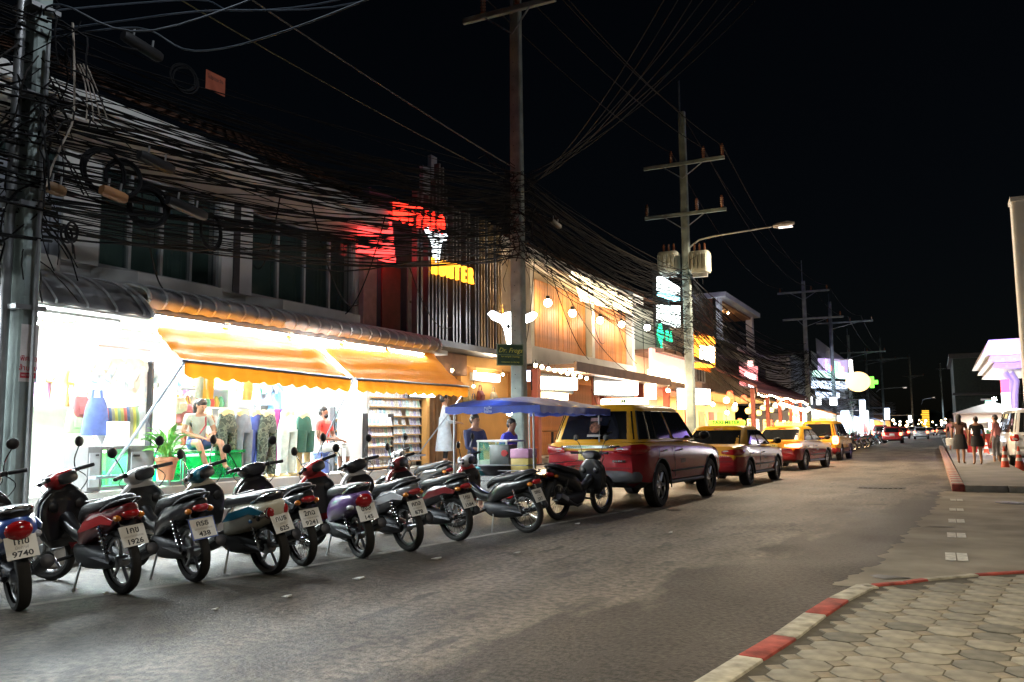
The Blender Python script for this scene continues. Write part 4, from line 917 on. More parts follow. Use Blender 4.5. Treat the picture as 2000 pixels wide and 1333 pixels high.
# --- bright white shops down the street
BRIGHT = glow('bright_shop_light', (.95, .98, 1), 2.5); BLUEW = glow('blue_white_light', (.62, .75, 1), 2.0)
GOODS = [mat('goods_%d' % i, c, .6) for i, c in enumerate(((.5, .1, .08), (.1, .2, .45), (.1, .35, .2), (.55, .45, .1), (.5, .5, .5), (.05, .05, .06)))]
def shop(label, y0, y1, h, wall, room, x=-10.2, awn=None, ls=300, lc=(.92, .97, 1), group='bright shops far down the street', z0=.4):
    t = thing('shop', label, 'building', (x, (y0 + y1) / 2, z0), group=group)
    part(t, 'upper_wall', (x - .3, y0, 3.3), (x, y1, h), wall); part(t, 'back_wall', (x - 3.4, y0, .6), (x - 3.2, y1, 3.3), room); part(t, 'ceiling', (x - 3.2, y0, 3.2), (x, y1, 3.28), room)
    part(t, 'party_wall', (x - 3.2, y0, .6), (x - .05, y0 + .15, 3.2), room); part(t, 'party_wall', (x - 3.2, y1 - .15, .6), (x - .05, y1, 3.2), room)
    part(t, 'side_wall', (x - 6, y0, 3.3), (x - .3, y0 + .15, h), wall); part(t, 'roof', (x - 6, y0, h), (x + .25, y1, h + .15), DROOF)
    q = random.Random(int(y0)); n = int((y1 - y0) / 2.2)
    for i in range(n):
        yy = y0 + .5 + i * 2.2
        window(t, yy, yy + 1.3, 3.9, min(5.3, h - .3), 2, x=x + .02) if h > 5 and n < 7 else None
    for i in range(max(3, n)):
        yy = y0 + .4 + (y1 - y0 - .8) * i / max(3, n); dd = q.uniform(.3, .8)
        part(t, 'display_rack', (x - 1.2 - dd, yy, .6), (x - .6, yy + .9, 1.1 + q.random() * 1.3), q.choice(GOODS))
    if awn: MB().prism([(x, 3.3), (x + 1.9, 2.7), (x + 1.9, 2.62), (x, 3.2)], y0 + .2, y1 - .2, 'y').build('awning', awn, t, world=True, smooth=False)
    lamp('room_light', t, (x - 1.4, (y0 + y1) / 2, 3.1), ls, lc, 1.2, (y1 - y0) * .8)
    MB().bb((x - 1.6, y0 + .6, 3.12), (x - 1.3, y1 - .6, 3.16)).build('ceiling_tube', glow('shop_tube', lc, 25), t, world=True, smooth=False)
    return t
DBW = mat('dull_blue_wall', (.25, .28, .36), .7, var=.15)
shop('bright white two storey shop beyond the eateries with a tall lettered sign on top', 70, 84, 7.2, DBW, SHOPW, ls=1500)
shop('bright shop with hanging lanterns behind the slim pole', 84, 100, 6.4, DBW, SHOPW, ls=1500, awn=mat('orange_awning_far', (.6, .22, .05), .7))
shop('bright white shop with stacked goods left of the blue sign', 100, 118, 5.6, DBW, SHOPW, ls=1800)
shop('open bright stall with a blue awning far down the street', 118, 142, 4.4, DBW, SHOPW, ls=2100, awn=mat('blue_awning_far', (.10, .16, .4), .7))
shop('farther bright stall with a blue and white awning', 142, 168, 4.2, DBW, SHOPW, ls=2000, awn=mat('pale_blue_awning', (.3, .36, .55), .7))
shop('small orange lit shop where the row fades out', 168, 190, 4.2, BROWNW, OCH, ls=1500, lc=WARM)
shop('dim brown shop at the far end of the row', 190, 230, 4.5, BROWNW, OCH, ls=350, lc=WARM)
def sgn(label, px0, py0, px1, py1, x, m, d=.3, slope=0, power=0, col=(1, 1, 1), frame=GREY):
    return sign_box(label, ((px0, py0), (px1, py0 + slope), (px1, py1), (px0, py1 - slope)), x, m, d, power=power, col=col, frame=frame)
RAIN = [glow('letter_%s' % n, c, 3) for n, c in (('violet', (.6, .2, 1)), ('blue', (.1, .3, 1)), ('red', (1, .15, .1)), ('amber', (1, .6, .05)), ('green', (.1, .9, .2)), ('cyan', (.1, .8, .9)))]
s1 = sgn('lavender sign board with rainbow lettering on top of the bright shop', 1604, 700, 1656, 728, -9.0, glow('lavender_glow', (.62, .5, .85), .5), slope=3, power=90, col=(.85, .85, 1))
a, b = at(1612, 716, X=-8.95), at(1650, 722, X=-8.95)
for i, ch in enumerate('Fresh&Dry'): text(ch, s1, (-8.95, a.y + (b.y - a.y) * (i + .5) / 9, a.z + (b.z - a.z) * (i + .5) / 9), XR, 1.7, RAIN[i % 6], .02, sx=1.6, bold=.02)
sgn('white and green strip sign under the rainbow lettering', 1594, 724, 1660, 741, -9.0, glow('mint_strip', (.6, 1, .85), .9), slope=5)
sgn('wide white glowing fascia below the green strip', 1592, 744, 1655, 760, -9.0, BLUEW, slope=2, power=200, col=(.85, .9, 1))
sgn('bluish white glowing panel beside the slim pole', 1600, 766, 1640, 778, -9.0, BLUEW, slope=2)
ov = thing('oval_sign', 'large oval orange and white glowing sign over the far shops', 'sign', at(1676, 746, X=-7.2), rz=0)
MB().lathe([(0, .25), (1.0, .25), (1.25, .15), (1.3, 0), (1.25, -.15), (0, -.2)], axis='y', n=28).build('glowing_oval', glow('oval_glow', (1, .62, .25), 1.15), ov); ov.children[0].scale = (.95, 1, .82)
MB().bb((-3, .1, -.06), (-1.2, .2, .06)).build('bracket', STEEL, ov, smooth=False)
cr = thing('pharmacy_cross', 'green glowing cross sign above the far shops', 'sign', at(1703, 747, X=-6.9)); CG = glow('green_cross_glow', (.16, 1, .06), 1.6); cs = (at(1713, 747, X=-6.9).y - cr.location.y)
dist = cr.location.length; q_ = 10 * dist / 1650
MB().prism([(-.35, -1), (.35, -1), (.35, -.35), (1, -.35), (1, .35), (.35, .35), (.35, 1), (-.35, 1), (-.35, .35), (-1, .35), (-1, -.35), (-.35, -.35)], -.2, .2, 'y').build('glowing_cross', CG, cr, smooth=False); cr.children[0].scale = (q_, 1, q_)
MB().bb((-3.2, .25, -.08), (-.3, .4, .08)).build('bracket', STEEL, cr, smooth=False)
def hang(label, px0, py0, px1, py1, y, m, d=.25, power=0, col=(1, 1, 1), name='hanging_sign', to=-10.0):
    a = at(px0, py0, Y=y); b = at(px1, py1, Y=y); t = thing(name, label, 'sign', ((a.x + b.x) / 2, y, b.z))
    MB().bb((a.x, y - d / 2, b.z), (b.x, y + d / 2, a.z)).build('glowing_box', m, t, world=True, smooth=False, bevel=.04)
    MB().bb((min(a.x, to), y - .04, a.z + .02), (b.x, y + .04, a.z + .12)).build('bracket', STEEL, t, world=True, smooth=False)
    if power: lamp('sign_light', t, (b.x, y - .6, (a.z + b.z) / 2), power, col, b.x - a.x, a.z - b.z, (R(-90), 0, 0))
    return t
hang('white lantern sign left of the slim pole foot', 1573, 776, 1587, 790, 72, BRIGHT); hang('white teardrop lantern sign right of the slim pole foot', 1594, 776, 1604, 791, 76, BRIGHT)
hang('white round lantern sign farther right in the bright shops', 1620, 777, 1635, 792, 82, BRIGHT)
hang('tall white standing banner light in the bright shops', 1642, 803, 1660, 838, 88, BLUEW); hang('tall blue and white vertical sign in the far shops', 1678, 782, 1692, 822, 108, BLUEW, power=120, col=(.8, .88, 1))
hang('white glowing board beside the tall blue vertical sign', 1690, 803, 1697, 822, 112, BRIGHT)
hang('upper square blue white sign above the far blue awning', 1727, 798, 1738, 808, 135, BLUEW); hang('lower square blue white sign above the far blue awning', 1727, 810, 1738, 820, 136, BLUEW)
hang('narrow white sign far down by the road', 1774, 812, 1781, 826, 190, BRIGHT); hang('slim oval white sign over the green strip', 1658, 704, 1666, 732, 92, glow('oval_white_glow', (1, .9, .85), 7))
# far street lamps, towers and lights at the end of the road
street_lamp('far street lamp beside the green cross reaching over the road', at(1712, 766, Y=150), at(1762, 757, Y=150), 600, (.8, .9, 1))
street_lamp('farthest street lamp shining blue white at the road end', at(1800, 790, Y=230), at(1820, 777, Y=230), 1500, (.75, .85, 1))
TOW = thing('light_tower', 'distant tower strung with yellow lights at the road end', 'tower', (at(1810, 836, Y=300).x, 300, 0))
TG = glow('yellow_tower_glow', (1, .55, .05), .8)
for i in range(12): MB().bb((-.9 - (.2 if i % 3 else .5), -.5, .5 + i * .55), (.9, .5, .85 + i * .55)).build('light_band', TG, TOW, smooth=False)
part(TOW, 'mast', (TOW.location.x - .15, 300.6, 0), (TOW.location.x + .15, 300.8, 7.4), DARKM)
FB = [glow('far_warm_bulb', (1, .7, .35), 12), glow('far_white_bulb', (1, .95, .85), 14), glow('far_red_bulb', (1, .12, .05), 8)]
for i in range(34):
    px = rnd.uniform(1742, 1850); py = rnd.uniform(818, 836) if i < 24 else rnd.uniform(838, 850); y = rnd.uniform(180, 330)
    p = at(px, py, Y=y); 
    if p.z < .3: p.z = .5
    o = MB().ball((0, 0, 0), rnd.uniform(.12, .3), 8, 5).build('distant_light', FB[0 if i % 3 else 1] if py < 837 else FB[2], loc=p); tag(o, 'tiny ' + ('warm', 'white', 'red')[0 if i % 3 and i < 24 else 1 if i < 24 else 2] + ' distant lamp in the cluster at the road end', 'lamp', 'distant lamps at the road end')
far = MB()
for i in range(26):
    x = -60 + i * 6 + rnd.uniform(-2, 2); hh = rnd.uniform(5, 12); far.zloft([(0, x, 420 + rnd.uniform(-10, 10), 4, 4), (hh * .5, x, 420, 5, 4), (hh * .85, x, 420, 3.5, 3), (hh, x, 420, .8, .8)], n=9, sub=2)
tag(far.build('distant_trees', mat('dark_foliage', (.03, .045, .025), .9, var=.5, scale=.5), fix=False), 'dark mass of trees across the road end', 'trees', kind='stuff')
# --- right hand side: fuel station canopy, pylon, signs, white post
CANW = mat('canopy_white', (.66, .66, .68), .5, var=.05)
cn = thing('station_canopy', 'tiered white ribbed canopy washed in violet light on the right', 'canopy', (4.5, 44, 0))
for k, (a, b, z0) in enumerate(((1919, 691, 0), (1930, 706, 0), (1938, 719, 0))):
    P0 = at(a, b, Y=40 + k * 1.0); zz = P0.z
    MB().prism([(P0.x, zz), (P0.x + .25, zz + .55), (14, zz + .75), (14, zz + .55), (P0.x + .9, zz - .05)], 40 + k * 1.0, 52, 'y').build('canopy_tier', CANW, cn, world=True, smooth=False)
    for i in range(22): part(cn, 'rib', (P0.x + .5 + i * .42, 39.97 + k, zz + .02), (P0.x + .6 + i * .42, 52, zz + .1 - .0), WHITE)
VIO = (.34, .2, 1)
lamp('violet_wash', cn, (3.0, 37.5, 3.2), 260, VIO, 1.0, 1.0, (R(120), 0, 0)); lamp('canopy_downlight', cn, (7, 47, 4.0), 50, (1, .93, .85), 5, 5)
for i in range(2): MB().tube([at(1972 + 10 * i, 834, Y=44), at(1972 + 10 * i, 770, Y=44), at(1975 + 10 * i, 745, Y=44), at(1962 + 12 * i, 728, Y=44)], .14, 8).build('column', CANW, cn, world=True)
rs = sgn_r = thing('pylon_sign', 'bright white and red glowing pylon sign under the violet canopy', 'sign', (at(1965, 830, Y=41).x, 41, 0))
a = at(1954, 742, Y=41); b = at(1976, 822, Y=41)
MB().bb((a.x, 40.9, b.z), (b.x, 41.2, a.z - .55)).build('white_panel', glow('pylon_white', (1, .95, .97), 3), rs, world=True, smooth=False); MB().bb((a.x, 40.9, a.z - .55), (b.x, 41.2, a.z)).build('red_panel', glow('pylon_red', (1, .06, .08), 1.6), rs, world=True, smooth=False)
part(rs, 'pylon_base', ((a.x + b.x) / 2 - .15, 40.95, 0), ((a.x + b.x) / 2 + .15, 41.1, b.z), GREY)
lamp('sign_light', rs, ((a.x + b.x) / 2, 40.5, 3), 110, (1, .93, .9), .6, 2, (R(-90), 0, 0))
hang('green edged white sign box hanging at the right', 1924, 783, 1939, 797, 60, glow('green_box_glow', (.4, 1, .7), 1.2), to=at(1916, 790, Y=60).x)
bulb('bluish white flood lamp beside the green edged sign box', at(1942, 780, Y=61), 150, .12, glow('flood_glow', (.9, .97, 1), 60), (.9, .97, 1), cord=0, name='floodlight')
bulb('warm glaring flood lamp above the parked white van', at(1938, 836, Y=50), 200, .16, BULB, cord=0, name='floodlight')
wp = thing('white_post', 'tall smooth white post at the right edge of the photo', 'post', (at(1972, 390, Y=24).x + .5, 24, .1))
ztop = at(1972, 390, Y=24).z
MB().zloft([(0, 0, 0, .5, .3), (ztop - .22, 0, 0, .5, .3)], n=16, p=8, sub=1).build('panel', WHITE, wp); MB().bb((-.52, -.32, ztop - .22), (.52, .32, ztop - .12)).build('cap', WHITE, wp, smooth=False)
# market stalls glowing behind the pedestrians
ms = thing('market_stall', 'glowing market stall under a pale tent behind the pedestrians', 'stall', (3.0, 64, .02))
MB().prism([(1.0, 2.3), (3.2, 3.0), (5.4, 2.3)], 62, 67, 'y').build('tent_roof', CANW, ms, world=True, smooth=False)
for x in (1.1, 5.3):
    for y in (62.2, 66.8): part(ms, 'pole', (x - .03, y - .03, 0), (x + .03, y + .03, 2.35), STEEL)
part(ms, 'counter', (1.3, 62.6, 0), (5.1, 63.4, .95), mat('red_cloth', (.5, .06, .05), .8)); part(ms, 'back_sheet', (1.1, 66.6, .4), (5.3, 66.7, 2.3), SHOPW)
for i in range(5): part(ms, 'goods_crate', (1.4 + i * .72, 62.7, .95), (1.95 + i * .72, 63.2, 1.2), GOODS[i])
lamp('stall_light', ms, (3.2, 64.2, 2.25), 200, (1, .92, .78), 2, 2)
st = sgn('low white light panel behind the right pedestrians', 1922, 828, 1946, 836, 2.4, FB[1])
bd = house('dim green walled building at the right end of the street', 80, 100, 'dim_building', 6); 
part(bd, 'wall', (1.6, 85, 0), (14, 100, 7.5), mat('dim_green_wall', (.02, .03, .025), .9, var=.3)); part(bd, 'roof', (1.3, 84.6, 7.5), (14, 100, 7.9), DARKM); part(bd, 'balcony_slab', (1.4, 84.2, 4.2), (14, 85, 4.4), DARKM)
# unseen street lamp added behind the viewer to light the paved corner
sl = street_lamp('street lamp added out of view beside the viewer to light the paved corner', (3.6, 1.5, .12), (2.0, 3.6, 6.6), 215, (1, .85, .6), spread=140)
# ------------------------------------------------------------------ orange awnings
def awning_mat():
    m = bpy.data.materials.new('orange_canvas'); m.use_nodes = True; n = m.node_tree.nodes; l = m.node_tree.links
    out = n['Material Output']; p = n['Principled BSDF']; p.inputs['Roughness'].default_value = .75
    tc = n.new('ShaderNodeTexCoord'); mp = n.new('ShaderNodeMapping'); mp.inputs['Scale'].default_value = (6, .5, 6); l.new(tc.outputs['Object'], mp.inputs[0])
    nz = n.new('ShaderNodeTexNoise'); nz.inputs['Scale'].default_value = 2.5; nz.inputs['Detail'].default_value = 5; l.new(mp.outputs[0], nz.inputs[0])
    cr = n.new('ShaderNodeValToRGB'); cr.color_ramp.elements[0].position = .3; cr.color_ramp.elements[1].position = .7
    cr.color_ramp.elements[0].color = (.54, .165, .010, 1); cr.color_ramp.elements[1].color = (.60, .20, .012, 1); l.new(nz.outputs[0], cr.inputs[0]); l.new(cr.outputs[0], p.inputs['Base Color'])
    b = n.new('ShaderNodeBump'); b.inputs['Strength'].default_value = .3; b.inputs['Distance'].default_value = .03; l.new(nz.outputs[0], b.inputs['Height']); l.new(b.outputs[0], p.inputs['Normal'])
    tr = n.new('ShaderNodeBsdfTranslucent'); l.new(cr.outputs[0], tr.inputs[0]); mx = n.new('ShaderNodeMixShader'); mx.inputs[0].default_value = .45
    l.new(p.outputs[0], mx.inputs[1]); l.new(tr.outputs[0], mx.inputs[2]); l.new(mx.outputs[0], out.inputs[0]); return m
CANV = awning_mat()
def awning(label, t0, t1, b0, b1, seed):
    t0, t1, b0, b1 = V(t0), V(t1), V(b0), V(b1); t = thing('awning', label, 'awning', (t0 + t1) / 2, group='orange canvas awnings'); q = random.Random(seed)
    def sf(u, v):
        p = (t0 + (t1 - t0) * u) * (1 - v) + (b0 + (b1 - b0) * u) * v
        p = p + V((0, 0, -.07 * math.sin(math.pi * v) - .025 * math.sin(math.pi * v) * math.cos(u * 37 + v * 3) * max(0, 1 - 4 * min(u, 1 - u)) - .012 * math.sin(v * 22 + u * 5) * (1 if seed else 1)))
        return p
    MB().grid(sf, 40, 18).build('canvas', CANV, t, world=True, fix=False)
    n = round((b1 - b0).length / .30); vs = []; fs = []
    N = n * 8
    for i in range(N + 1):
        p = b0 + (b1 - b0) * (i / N); d = .17 + .045 * abs(math.sin(math.pi * i / 8)); s_ = V((.02 * math.sin(i * .7), 0, 0))
        vs += [p, p + s_ + V((0, 0, -d))]
    fs = [(2 * i, 2 * i + 2, 2 * i + 3, 2 * i + 1) for i in range(N)]
    MB().add(vs, fs).build('valance', CANV, t, world=True, fix=False)
    MB().tube([b0 + V((-.02, -.04, .015)), b1 + V((-.02, .04, .015))], .024, 8).build('front_bar', STEELB, t, world=True)
    MB().tube([t0, t1], .03, 8).build('roller', STEELB, t, world=True)
    return t
aL, aM, aR = at(360, 707, X=-8.8), at(690, 742, X=-8.8), at(915, 757, X=-8.8)
tL, tM, tR = at(292, 618, X=-9.75), at(606, 660, X=-9.75), at(846, 690, X=-9.75)
awning('wide orange canvas awning over the trousers, left of the pair', tL, tM, aL, aM - V((0, .06, 0)), 1)
awning('narrower orange canvas awning over the disc racks, right of the pair', tM + V((0, .12, 0)), tR, aM + V((0, .12, 0)), aR, 2)
for i, (p, foot) in enumerate(((aL, at(208, 932, X=-10.0)), (aM, at(612, 905, X=-10.2)), (aR, at(815, 890, X=-10.2)))):
    t = thing('awning_prop', ('steel prop slanting from the left awning corner to the floor', 'thin steel prop slanting down where the two awnings meet', 'thin steel prop under the right awning corner')[i], 'awning prop', foot, group=None)
    MB().tube([foot, p], .022 if i == 0 else .014, 7).build('rod', STEELB, t, world=True)
    MB().bb((foot.x - .08, foot.y - .22, foot.z - .02), (foot.x + .08, foot.y + .22, foot.z + .02)).build('foot_plate', STEELB, t, world=True, smooth=False)
st_ = thing('tube_light', 'glowing tube slanting down the gap between the two awnings', 'tube light', (tM + aM) / 2)
gd = (aM - tM); gm = tM + V((0, .06, 0)); MB().tube([gm + gd * .05 + V((0, 0, -.05)), gm + gd * .9 + V((0, 0, -.03))], .02, 7).build('tube', TUBEG, st_, world=True); MB().tube([gm + gd * .03 + V((0, 0, -.02)), gm + gd * .95], .016, 5).build('batten', WHITE, st_, world=True)
# ------------------------------------------------------------------ people (one skinned body each)
SKIN = mat('tan_skin', (.40, .21, .13), .55, var=.08); SKIND = mat('brown_skin', (.22, .11, .07), .55, var=.08); HAIR = mat('black_hair', (.012, .010, .009), .5)
def person(label, pos, rz, J, cols, group=None, hair='short', skin=SKIN, scale=1.0, female=False):
    """J: joints in metres, x forward, y left; cols: cloth materials by body zone"""
    t = thing('person', label, 'person', pos, rz, group)
    names = ['pelvis', 'waist', 'chest', 'neck', 'head0', 'head1']; vs = []; es = []; rad = []; zone = []; idx = {}
    def v(n, p, r, z): idx[n] = len(vs); vs.append(V(p) * scale); rad.append(r * scale if isinstance(r, (int, float)) else (r[0] * scale, r[1] * scale)); zone.append(z); return idx[n]
    def e(a, b): es.append((idx[a], idx[b]))
    sh = .92 if female else 1.0
    v('pelvis', J['pelvis'], (.15, .115), 'leg'); v('waist', V(J['pelvis']).lerp(V(J['chest']), .5), (.135 * sh, .10), 'top'); v('chest', J['chest'], (.165 * sh, .115), 'top')
    up = (V(J['head']) - V(J['chest'])); v('neck', V(J['chest']) + up * .50, .052, 'skin'); v('head0', V(J['chest']) + up * .74, (.072, .078), 'skin'); v('head1', V(J['head']), (.076, .088), 'skin'); v('head2', V(J['head']) + up.normalized() * .075, (.055, .066), 'skin')
    for a, b in zip(['pelvis', 'waist', 'chest', 'neck', 'head0', 'head1'], ['waist', 'chest', 'neck', 'head0', 'head1', 'head2']): e(a, b)
    for s in 'LR':
        v('sh' + s, J['sh' + s], .062 * sh, 'top'); v('el' + s, J['el' + s], .043, 'sleeve'); v('wr' + s, J['wr' + s], .028, 'skin'); e('chest', 'sh' + s); e('sh' + s, 'el' + s); e('el' + s, 'wr' + s)
        d = (V(J['wr' + s]) - V(J['el' + s])).normalized(); side = d.cross(V((0, 0, 1)) if abs(d.z) < .9 else V((1, 0, 0))).normalized(); palm = V(J['wr' + s]) + d * .07
        v('pa' + s, palm, (.036, .02), 'skin'); e('wr' + s, 'pa' + s)
        for k, (off, L) in enumerate(((-.028, .065), (-.009, .08), (.010, .075), (.028, .058))):
            q = palm + side * off + d * .03; v('f%d%s' % (k, s), q, .0095, 'skin'); e('pa' + s, 'f%d%s' % (k, s)); v('g%d%s' % (k, s), q + d * L + V((0, 0, -.02)), .0075, 'skin'); e('f%d%s' % (k, s), 'g%d%s' % (k, s))
        th = V(J['wr' + s]) + d * .035 + side * -.045; v('t' + s, th, .011, 'skin'); e('wr' + s, 't' + s); v('u' + s, th + d * .05 + side * -.012, .009, 'skin'); e('t' + s, 'u' + s)
        v('hi' + s, J['hi' + s], .095, 'leg'); v('kn' + s, J['kn' + s], .062, 'shin'); v('an' + s, J['an' + s], .040, 'shoe0'); e('pelvis', 'hi' + s); e('hi' + s, 'kn' + s); e('kn' + s, 'an' + s)
        f = V(J.get('ft' + s, V(J['an' + s]) + V((.15, 0, -.05)))); v('ft' + s, f, (.04, .028), 'shoe'); e('an' + s, 'ft' + s)
    me = bpy.data.meshes.new('body'); me.from_pydata(vs, es, []); o = bpy.data.objects.new('tmp', me); COL.objects.link(o)
    sk = o.modifiers.new('s', 'SKIN'); sk.use_smooth_shade = True; sub = o.modifiers.new('u', 'SUBSURF'); sub.levels = 1; sub.render_levels = 1
    for i, d in enumerate(me.skin_vertices[0].data):
        r = rad[i]; d.radius = (r, r) if isinstance(r, float) or isinstance(r, int) else r
    me.skin_vertices[0].data[0].use_root = True
    bpy.context.view_layer.update(); dg = bpy.context.evaluated_depsgraph_get(); body = bpy.data.meshes.new_from_object(o.evaluated_get(dg)); bpy.data.objects.remove(o)
    zs = {'skin': skin, 'top': cols['top'], 'sleeve': cols.get('sleeve', skin), 'leg': cols['leg'], 'shin': cols.get('shin', cols['leg']), 'shoe0': cols.get('sock', skin), 'shoe': cols.get('shoe', DARKM)}
    key = list(zs); body.materials.clear()
    for k in key: body.materials.append(zs[k])
    segs = [(vs[a], vs[b], zone[a], zone[b]) for a, b in es]
    for p in body.polygons:
        best = 1e9
        for a, b, za, zb in segs:
            d = b - a; u = max(0, min(1, (p.center - a).dot(d) / max(d.length_squared, 1e-9))); dist = (a + d * u - p.center).length
            if dist < best: best = dist; z = za if u < .5 else zb
        p.material_index = key.index(z); p.use_smooth = True
    body.name = 'body'; b = bpy.data.objects.new('body', body); COL.objects.link(b); b.parent = t
    hd = V(J['head']) * scale; fw = V(J.get('look', (1, 0, 0))).normalized(); rt = Matrix.Rotation(math.atan2(fw.y, fw.x), 3, 'Z') @ Matrix.Rotation(-math.asin(max(-1, min(1, fw.z))), 3, 'Y')
    def hp(x, y, z): return hd + rt @ V((x, y, z)) * scale
    h = MB(); k = 1.28 if female else 1.0
    for (x, y, z, r) in ((-.02, 0, .045, (.088, .082, .075)), (-.045, 0, .0, (.072, .083, .085))): h.ball(hp(x, y, z), tuple(c * scale for c in r), 12, 8)
    if hair == 'long': h.ball(hp(-.075, 0, -.09), (.055 * scale, .085 * scale, .16 * scale), 10, 8)
    if hair == 'bun': h.ball(hp(-.10, 0, .07), .05 * scale, 8, 6)
    h.build('hair', HAIR, t)
    MB().tube([hp(.070, 0, .012), hp(.098, 0, -.022)], [.008 * scale, .014 * scale], 6).build('nose', skin, t)
    for s in (-1, 1):
        MB().ball(hp(.073, s * .031, .012), .009 * scale, 6, 5).build('eye', BLACK, t); MB().ball(hp(-.005, s * .082, -.005), (.018 * scale, .01 * scale, .03 * scale), 7, 5).build('ear', skin, t)
    MB().ball(hp(.074, 0, -.052), (.008 * scale, .024 * scale, .006 * scale), 8, 5).build('mouth', mat('lips', (.30, .09, .08), .5), t)
    return t
def standing(lean=0, stride=.12, hold=None, arms=.05):
    J = dict(pelvis=(0, 0, .93), chest=(lean, 0, 1.33), head=(lean * 1.4 + .01, 0, 1.60), shL=(lean, .18, 1.38), shR=(lean, -.18, 1.38), elL=(lean - .02, .25, 1.10), elR=(lean - .02, -.25, 1.10), wrL=(lean + arms, .25, .86), wrR=(lean + arms, -.25, .86),
             hiL=(0, .09, .86), hiR=(0, -.09, .86), knL=(stride * .5 + .03, .10, .48), knR=(-stride * .3 + .03, -.10, .48), anL=(stride, .10, .08), anR=(-stride, -.10, .08), ftL=(stride + .15, .11, .03), ftR=(-stride + .15, -.11, .03))
    if hold: J.update(wrL=(.28, .12, 1.08), wrR=(.28, -.10, 1.08), elL=(.06, .24, 1.10), elR=(.06, -.24, 1.10))
    return J
C_ = lambda n, c: mat('cloth_' + n, c, .85, var=.15, scale=12, bump=.1)
PALEGREEN, JEANS, REDT, WHITEP, PALEBL, NAVYC, BLK, BROWNT, ROSE = C_('pale_green', (.40, .47, .42)), C_('blue_denim', (.06, .10, .26)), C_('red', (.55, .05, .04)), C_('white', (.68, .68, .66)), C_('pale_blue', (.48, .55, .62)), C_('navy', (.02, .025, .07)), C_('black', (.015, .015, .017)), C_('brown', (.07, .03, .02)), C_('rose', (.6, .25, .25))
FZ = .60
# seated woman on the green lit cabinet
hd = at(396, 815, X=-10.55)
J = dict(pelvis=(0, 0, .50), chest=(.06, 0, .88), head=(.16, 0, 1.10), look=(1, .1, -.45), shL=(.07, .17, .93), shR=(.07, -.17, .93), elL=(.10, .27, .68), elR=(.10, -.27, .68), wrL=(.30, .10, .62), wrR=(.30, -.08, .60),
         hiL=(.08, .11, .48), hiR=(.08, -.11, .48), knL=(.42, .22, .53), knR=(.45, -.18, .53), anL=(.40, .30, .14), anR=(.52, -.06, .14), ftL=(.53, .34, .08), ftR=(.64, -.02, .08))
W_ = person('woman in a pale green top and blue jeans sitting on the green lit case', (-10.68, hd.y, 1.13 - .42), R(-18), J, dict(top=PALEGREEN, leg=JEANS, shin=SKIN), hair='long', female=True)
MB().tube([(.10, .10, 1.0), (.20, .06, .80), (.25, -.06, .66)], .012, 5).build('bag_strap', C_('dark_red', (.25, .02, .03)), W_)
# man in a red shirt sitting among the disc racks
c = at(634, 850, X=-10.45)
J = dict(pelvis=(0, 0, .48), chest=(.02, 0, .90), head=(.03, 0, 1.16), look=(1, .2, .05), shL=(.02, .20, .96), shR=(.02, -.20, .96), elL=(.08, .28, .68), elR=(.08, -.28, .68), wrL=(.33, .14, .62), wrR=(.34, .02, .63),
         hiL=(.08, .11, .47), hiR=(.08, -.11, .47), knL=(.46, .16, .52), knR=(.46, -.14, .54), anL=(.44, .17, .09), anR=(.46, -.12, .09), ftL=(.58, .19, .04), ftR=(.6, -.12, .04))
RM = person('bearded man in a red t-shirt and white trousers sitting beside the disc racks', (-10.5, c.y, FZ), R(8), J, dict(top=REDT, leg=WHITEP, shin=WHITEP), skin=SKIND)
MB().ball((.075, 0, 1.085), (.04, .06, .05), 9, 6).build('beard', HAIR, RM)
ch = thing('stool', 'low plastic stool under the man in the red t-shirt', 'stool', (-10.53, c.y, FZ)); MB().lathe([(.16, 0), (.15, .36), (.17, .37), (.17, .40), (0, .40)], n=16).build('seat', mat('stool_plastic', (.1, .15, .4), .4), ch)
# standing figures by the brown curtain and the cart
c = at(868, 900, X=-10.1)
CP = person('person in a long pale blue coat and black trousers standing by the brown curtain', (-10.1, c.y, FZ - .15), R(40), standing(hold=True, stride=.03), dict(top=PALEBL, sleeve=PALEBL, leg=PALEBL, shin=BLK), scale=1.04)
MB().zloft([(.48, -.01, 0, .20, .25), (.75, 0, 0, .18, .22), (1.0, 0, 0, .14, .18), (1.25, .01, 0, .13, .19)], n=16, p=2.3).build('coat', PALEBL, CP)
person('food vendor in dark navy clothes standing at the left end of the cart', (at(928, 900, X=-7.2).x, at(928, 900, X=-7.2).y, 0), R(-20), standing(hold=True, stride=.02), dict(top=NAVYC, sleeve=NAVYC, leg=BLK), skin=SKIND, scale=.98)
person('man in blue overalls bending behind the food cart', (-6.9, 13.5, 0), R(-10), standing(lean=.12, hold=True, stride=.02), dict(top=C_('royal_blue', (.05, .05, .45)), sleeve=C_('royal_blue', (.05, .05, .45)), leg=C_('royal_blue', (.05, .05, .45))), skin=SKIND, scale=.93)
